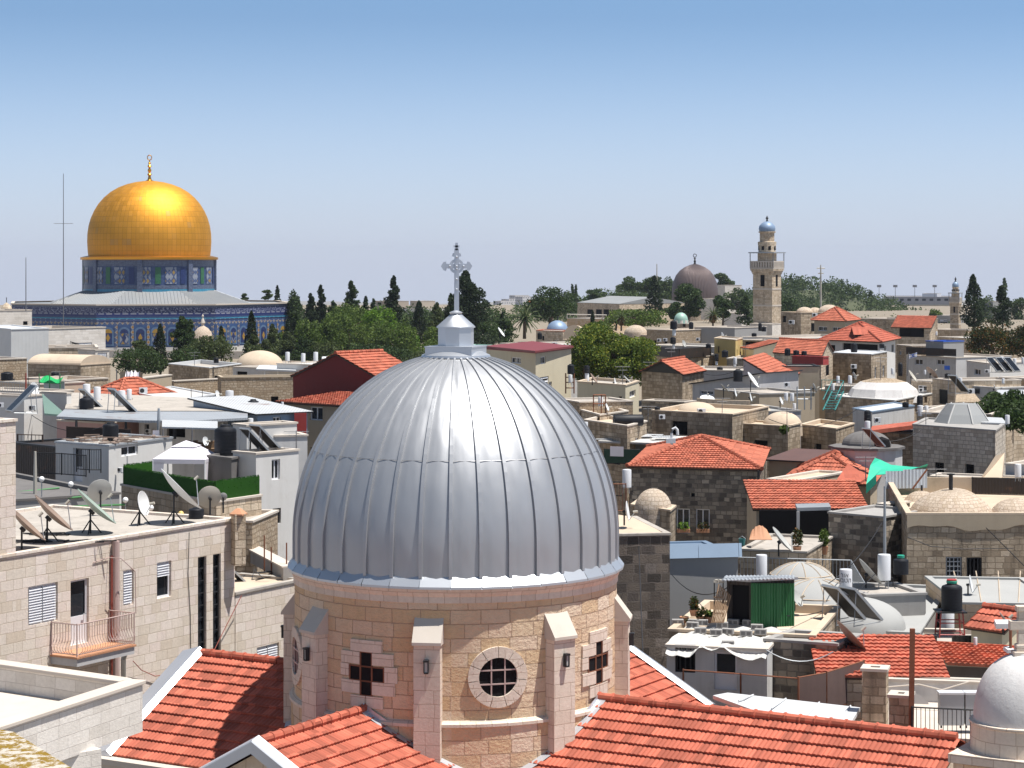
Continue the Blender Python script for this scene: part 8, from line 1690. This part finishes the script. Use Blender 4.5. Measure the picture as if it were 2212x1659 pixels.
mfc, t_, b_ = nodes('far_facade', .9, 0, .1); uv_, pos_ = uvpos(t_); br = N(t_, 'ShaderNodeTexBrick', Scale=1.0, **{'Mortar Size': .9, 'Brick Width': 3.4, 'Row Height': 3.1}); br.offset = 0; br.inputs['Color1'].default_value = (.16,.17,.2,1); br.inputs['Color2'].default_value = (.24,.25,.27,1); br.inputs['Mortar'].default_value = (.56,.55,.55,1); t_.links.new(uv_, br.inputs['Vector']); t_.links.new(br.outputs[0], b_.inputs['Base Color'])
for i, (x0, x1, y0, Y, lb) in enumerate(((1066,1082,650,2500,'leftmost hazy apartment tower on the skyline'),(1083,1098,646,2520,'second hazy apartment tower on the skyline'),(1100,1112,638,2560,'tallest hazy apartment tower on the skyline'),(1113,1129,641,2480,'fourth hazy apartment tower on the skyline'),(1085,1130,662,2300,'broad hazy apartment block below the towers'),(1050,1070,668,2200,'low hazy apartment block left of the towers'),(1132,1150,662,2400,'low hazy apartment block right of the towers'))): bld('apartment_tower', lb, [(x0,Y),(x1,Y-10)], y0, dep=20, wall='far_facade', roof='far_white_wall', par=.5, hbot=60, cat='apartment tower', group='hazy apartment towers on the skyline')
bld('red_roof_villa', 'distant house with an orange roof right of the skyline towers', [(1140,900),(1168,890)], 652, dep=8, style='hip', rise=1.6, wall='far_white_wall', tile='roof_tile_old', hbot=10, cat='house', ns=0)
bld('far_block', 'white far apartment block with window bands left of the church lantern', [(868,760),(922,752)], 666, dep=12, wall='white_plaster', par=.3, hbot=12, cat='building', wins=[(0,872,677,888,687,'dark'),(0,895,677,905,687,'dark'),(0,872,691,888,700,'dark'),(0,895,691,905,700,'dark')])
bld('roof_hut', 'square roof hut on the white far block', [(886,765),(910,760)], 650, dep=6, wall='far_tan_wall', par=.2, hbot=4, cat='roof room'); bld('far_block', 'tan far block between the loose conifer and the tallest conifer', [(811,800),(842,792)], 650, dep=8, wall='far_tan_wall', par=.2, hbot=10, cat='building', wins=[(0,815,653,824,659,'void')])
for i, (x0, x1, y0, Y, w_, lb) in enumerate(((922,985,665,1500,'far_grey_wall','grey hazy block behind the grey conifer'),(1030,1060,672,1300,'far_white_wall','pale hazy block right of the large conifer'),(1130,1165,668,1100,'far_white_wall','pale house below the distant orange roof'),(650,680,668,900,'far_tan_wall','tan wall glimpsed between the dark conifers'),(1225,1250,672,900,'far_white_wall','white roof edge left of the prayer hall'))): bld('far_house', lb, [(x0,Y),(x1,Y-8)], y0, dep=15, wall=w_, roof='far_white_wall', par=.3, hbot=20, cat='building')
ft = bld('far_barracks', 'long grey fortress like block on the far ridge', [(1908,1800),(2058,1790)], 641, dep=60, wall='far_grey_wall', roof='far_grey_wall', par=.5, hbot=25, cat='building', wins=[(0,1912+i*16,645,1920+i*16,650,'void') for i in range(9)]); bld('roof_block', 'stepped roof block on the grey fortress like building', [(1992,1810),(2024,1805)], 634, dep=15, wall='far_white_wall', par=.3, hbot=5, cat='roof room')
bld('far_wall', 'long pale retaining wall below the grey fortress like block', [(1932,1150),(2064,1140)], 659, dep=20, wall='far_tan_wall', roof='hill_soil', par=.3, hbot=14, cat='wall')
bld('far_house', 'grey white house left of the slender minaret', [(2010,640),(2052,634)], 681, dep=8, wall='grey_plaster', roof='far_white_wall', par=.2, hbot=8, cat='house', wins=[(0,2030,690,2046,702,'half')]); bld('far_house', 'plain grey house between the two dark cypresses', [(2122,720),(2145,716)], 651, dep=8, wall='grey_plaster', par=.2, hbot=12, cat='house')
bld('far_house', 'low stone houses beyond the wide orange roof slope', [(1850,420),(1960,412)], 688, dep=10, wall='old_masonry', roof='roof_screed', par=.2, hbot=8, cat='house'); bld('far_house', 'tan terraced wall beyond the wide orange roof', [(2010,430),(2090,425)], 712, dep=8, wall='tan_masonry', roof='roof_screed', par=.2, hbot=8, cat='house'); bld('far_house', 'white flat roofed house under the slender minaret', [(2025,330),(2110,322)], 728, dep=8, wall='tan_masonry', roof='white_membrane', par=.1, hbot=6, cat='house')
for i, px in enumerate((1855,1899,1934,1976,2019)):
    pl_ = pole('light_mast', ['leftmost','second','middle','fourth','rightmost'][i]+' of the five stadium light masts on the far ridge', 'light mast', px, 617, 665, 1700, .28, 'steel_mast', 'stadium light masts'); p = W(px,618,1700); MB().box(p,(3.2,.6,1.8)).build('lamp_rack', 'steel_mast', pl_)
# ------------------------------------------------------------------ air
HAZE = 0.00006
if HAZE:
    hz = MB(); hz.obox((-4200,-60,-140), (8400,0,0), (0,6400,0), (0,0,215)); o = hz.build('haze', 'white_paint'); tag(o, None, None, kind='stuff')
    m = bpy.data.materials.new('haze'); m.use_nodes = True; t = m.node_tree; t.nodes.remove(t.nodes['Principled BSDF']); v = t.nodes.new('ShaderNodeVolumePrincipled'); v.inputs['Color'].default_value = (.78,.86,1,1); v.inputs['Density'].default_value = HAZE; v.inputs['Anisotropy'].default_value = .2
    t.links.new(v.outputs[0], t.nodes['Material Output'].inputs['Volume']); o.data.materials.clear(); o.data.materials.append(m)
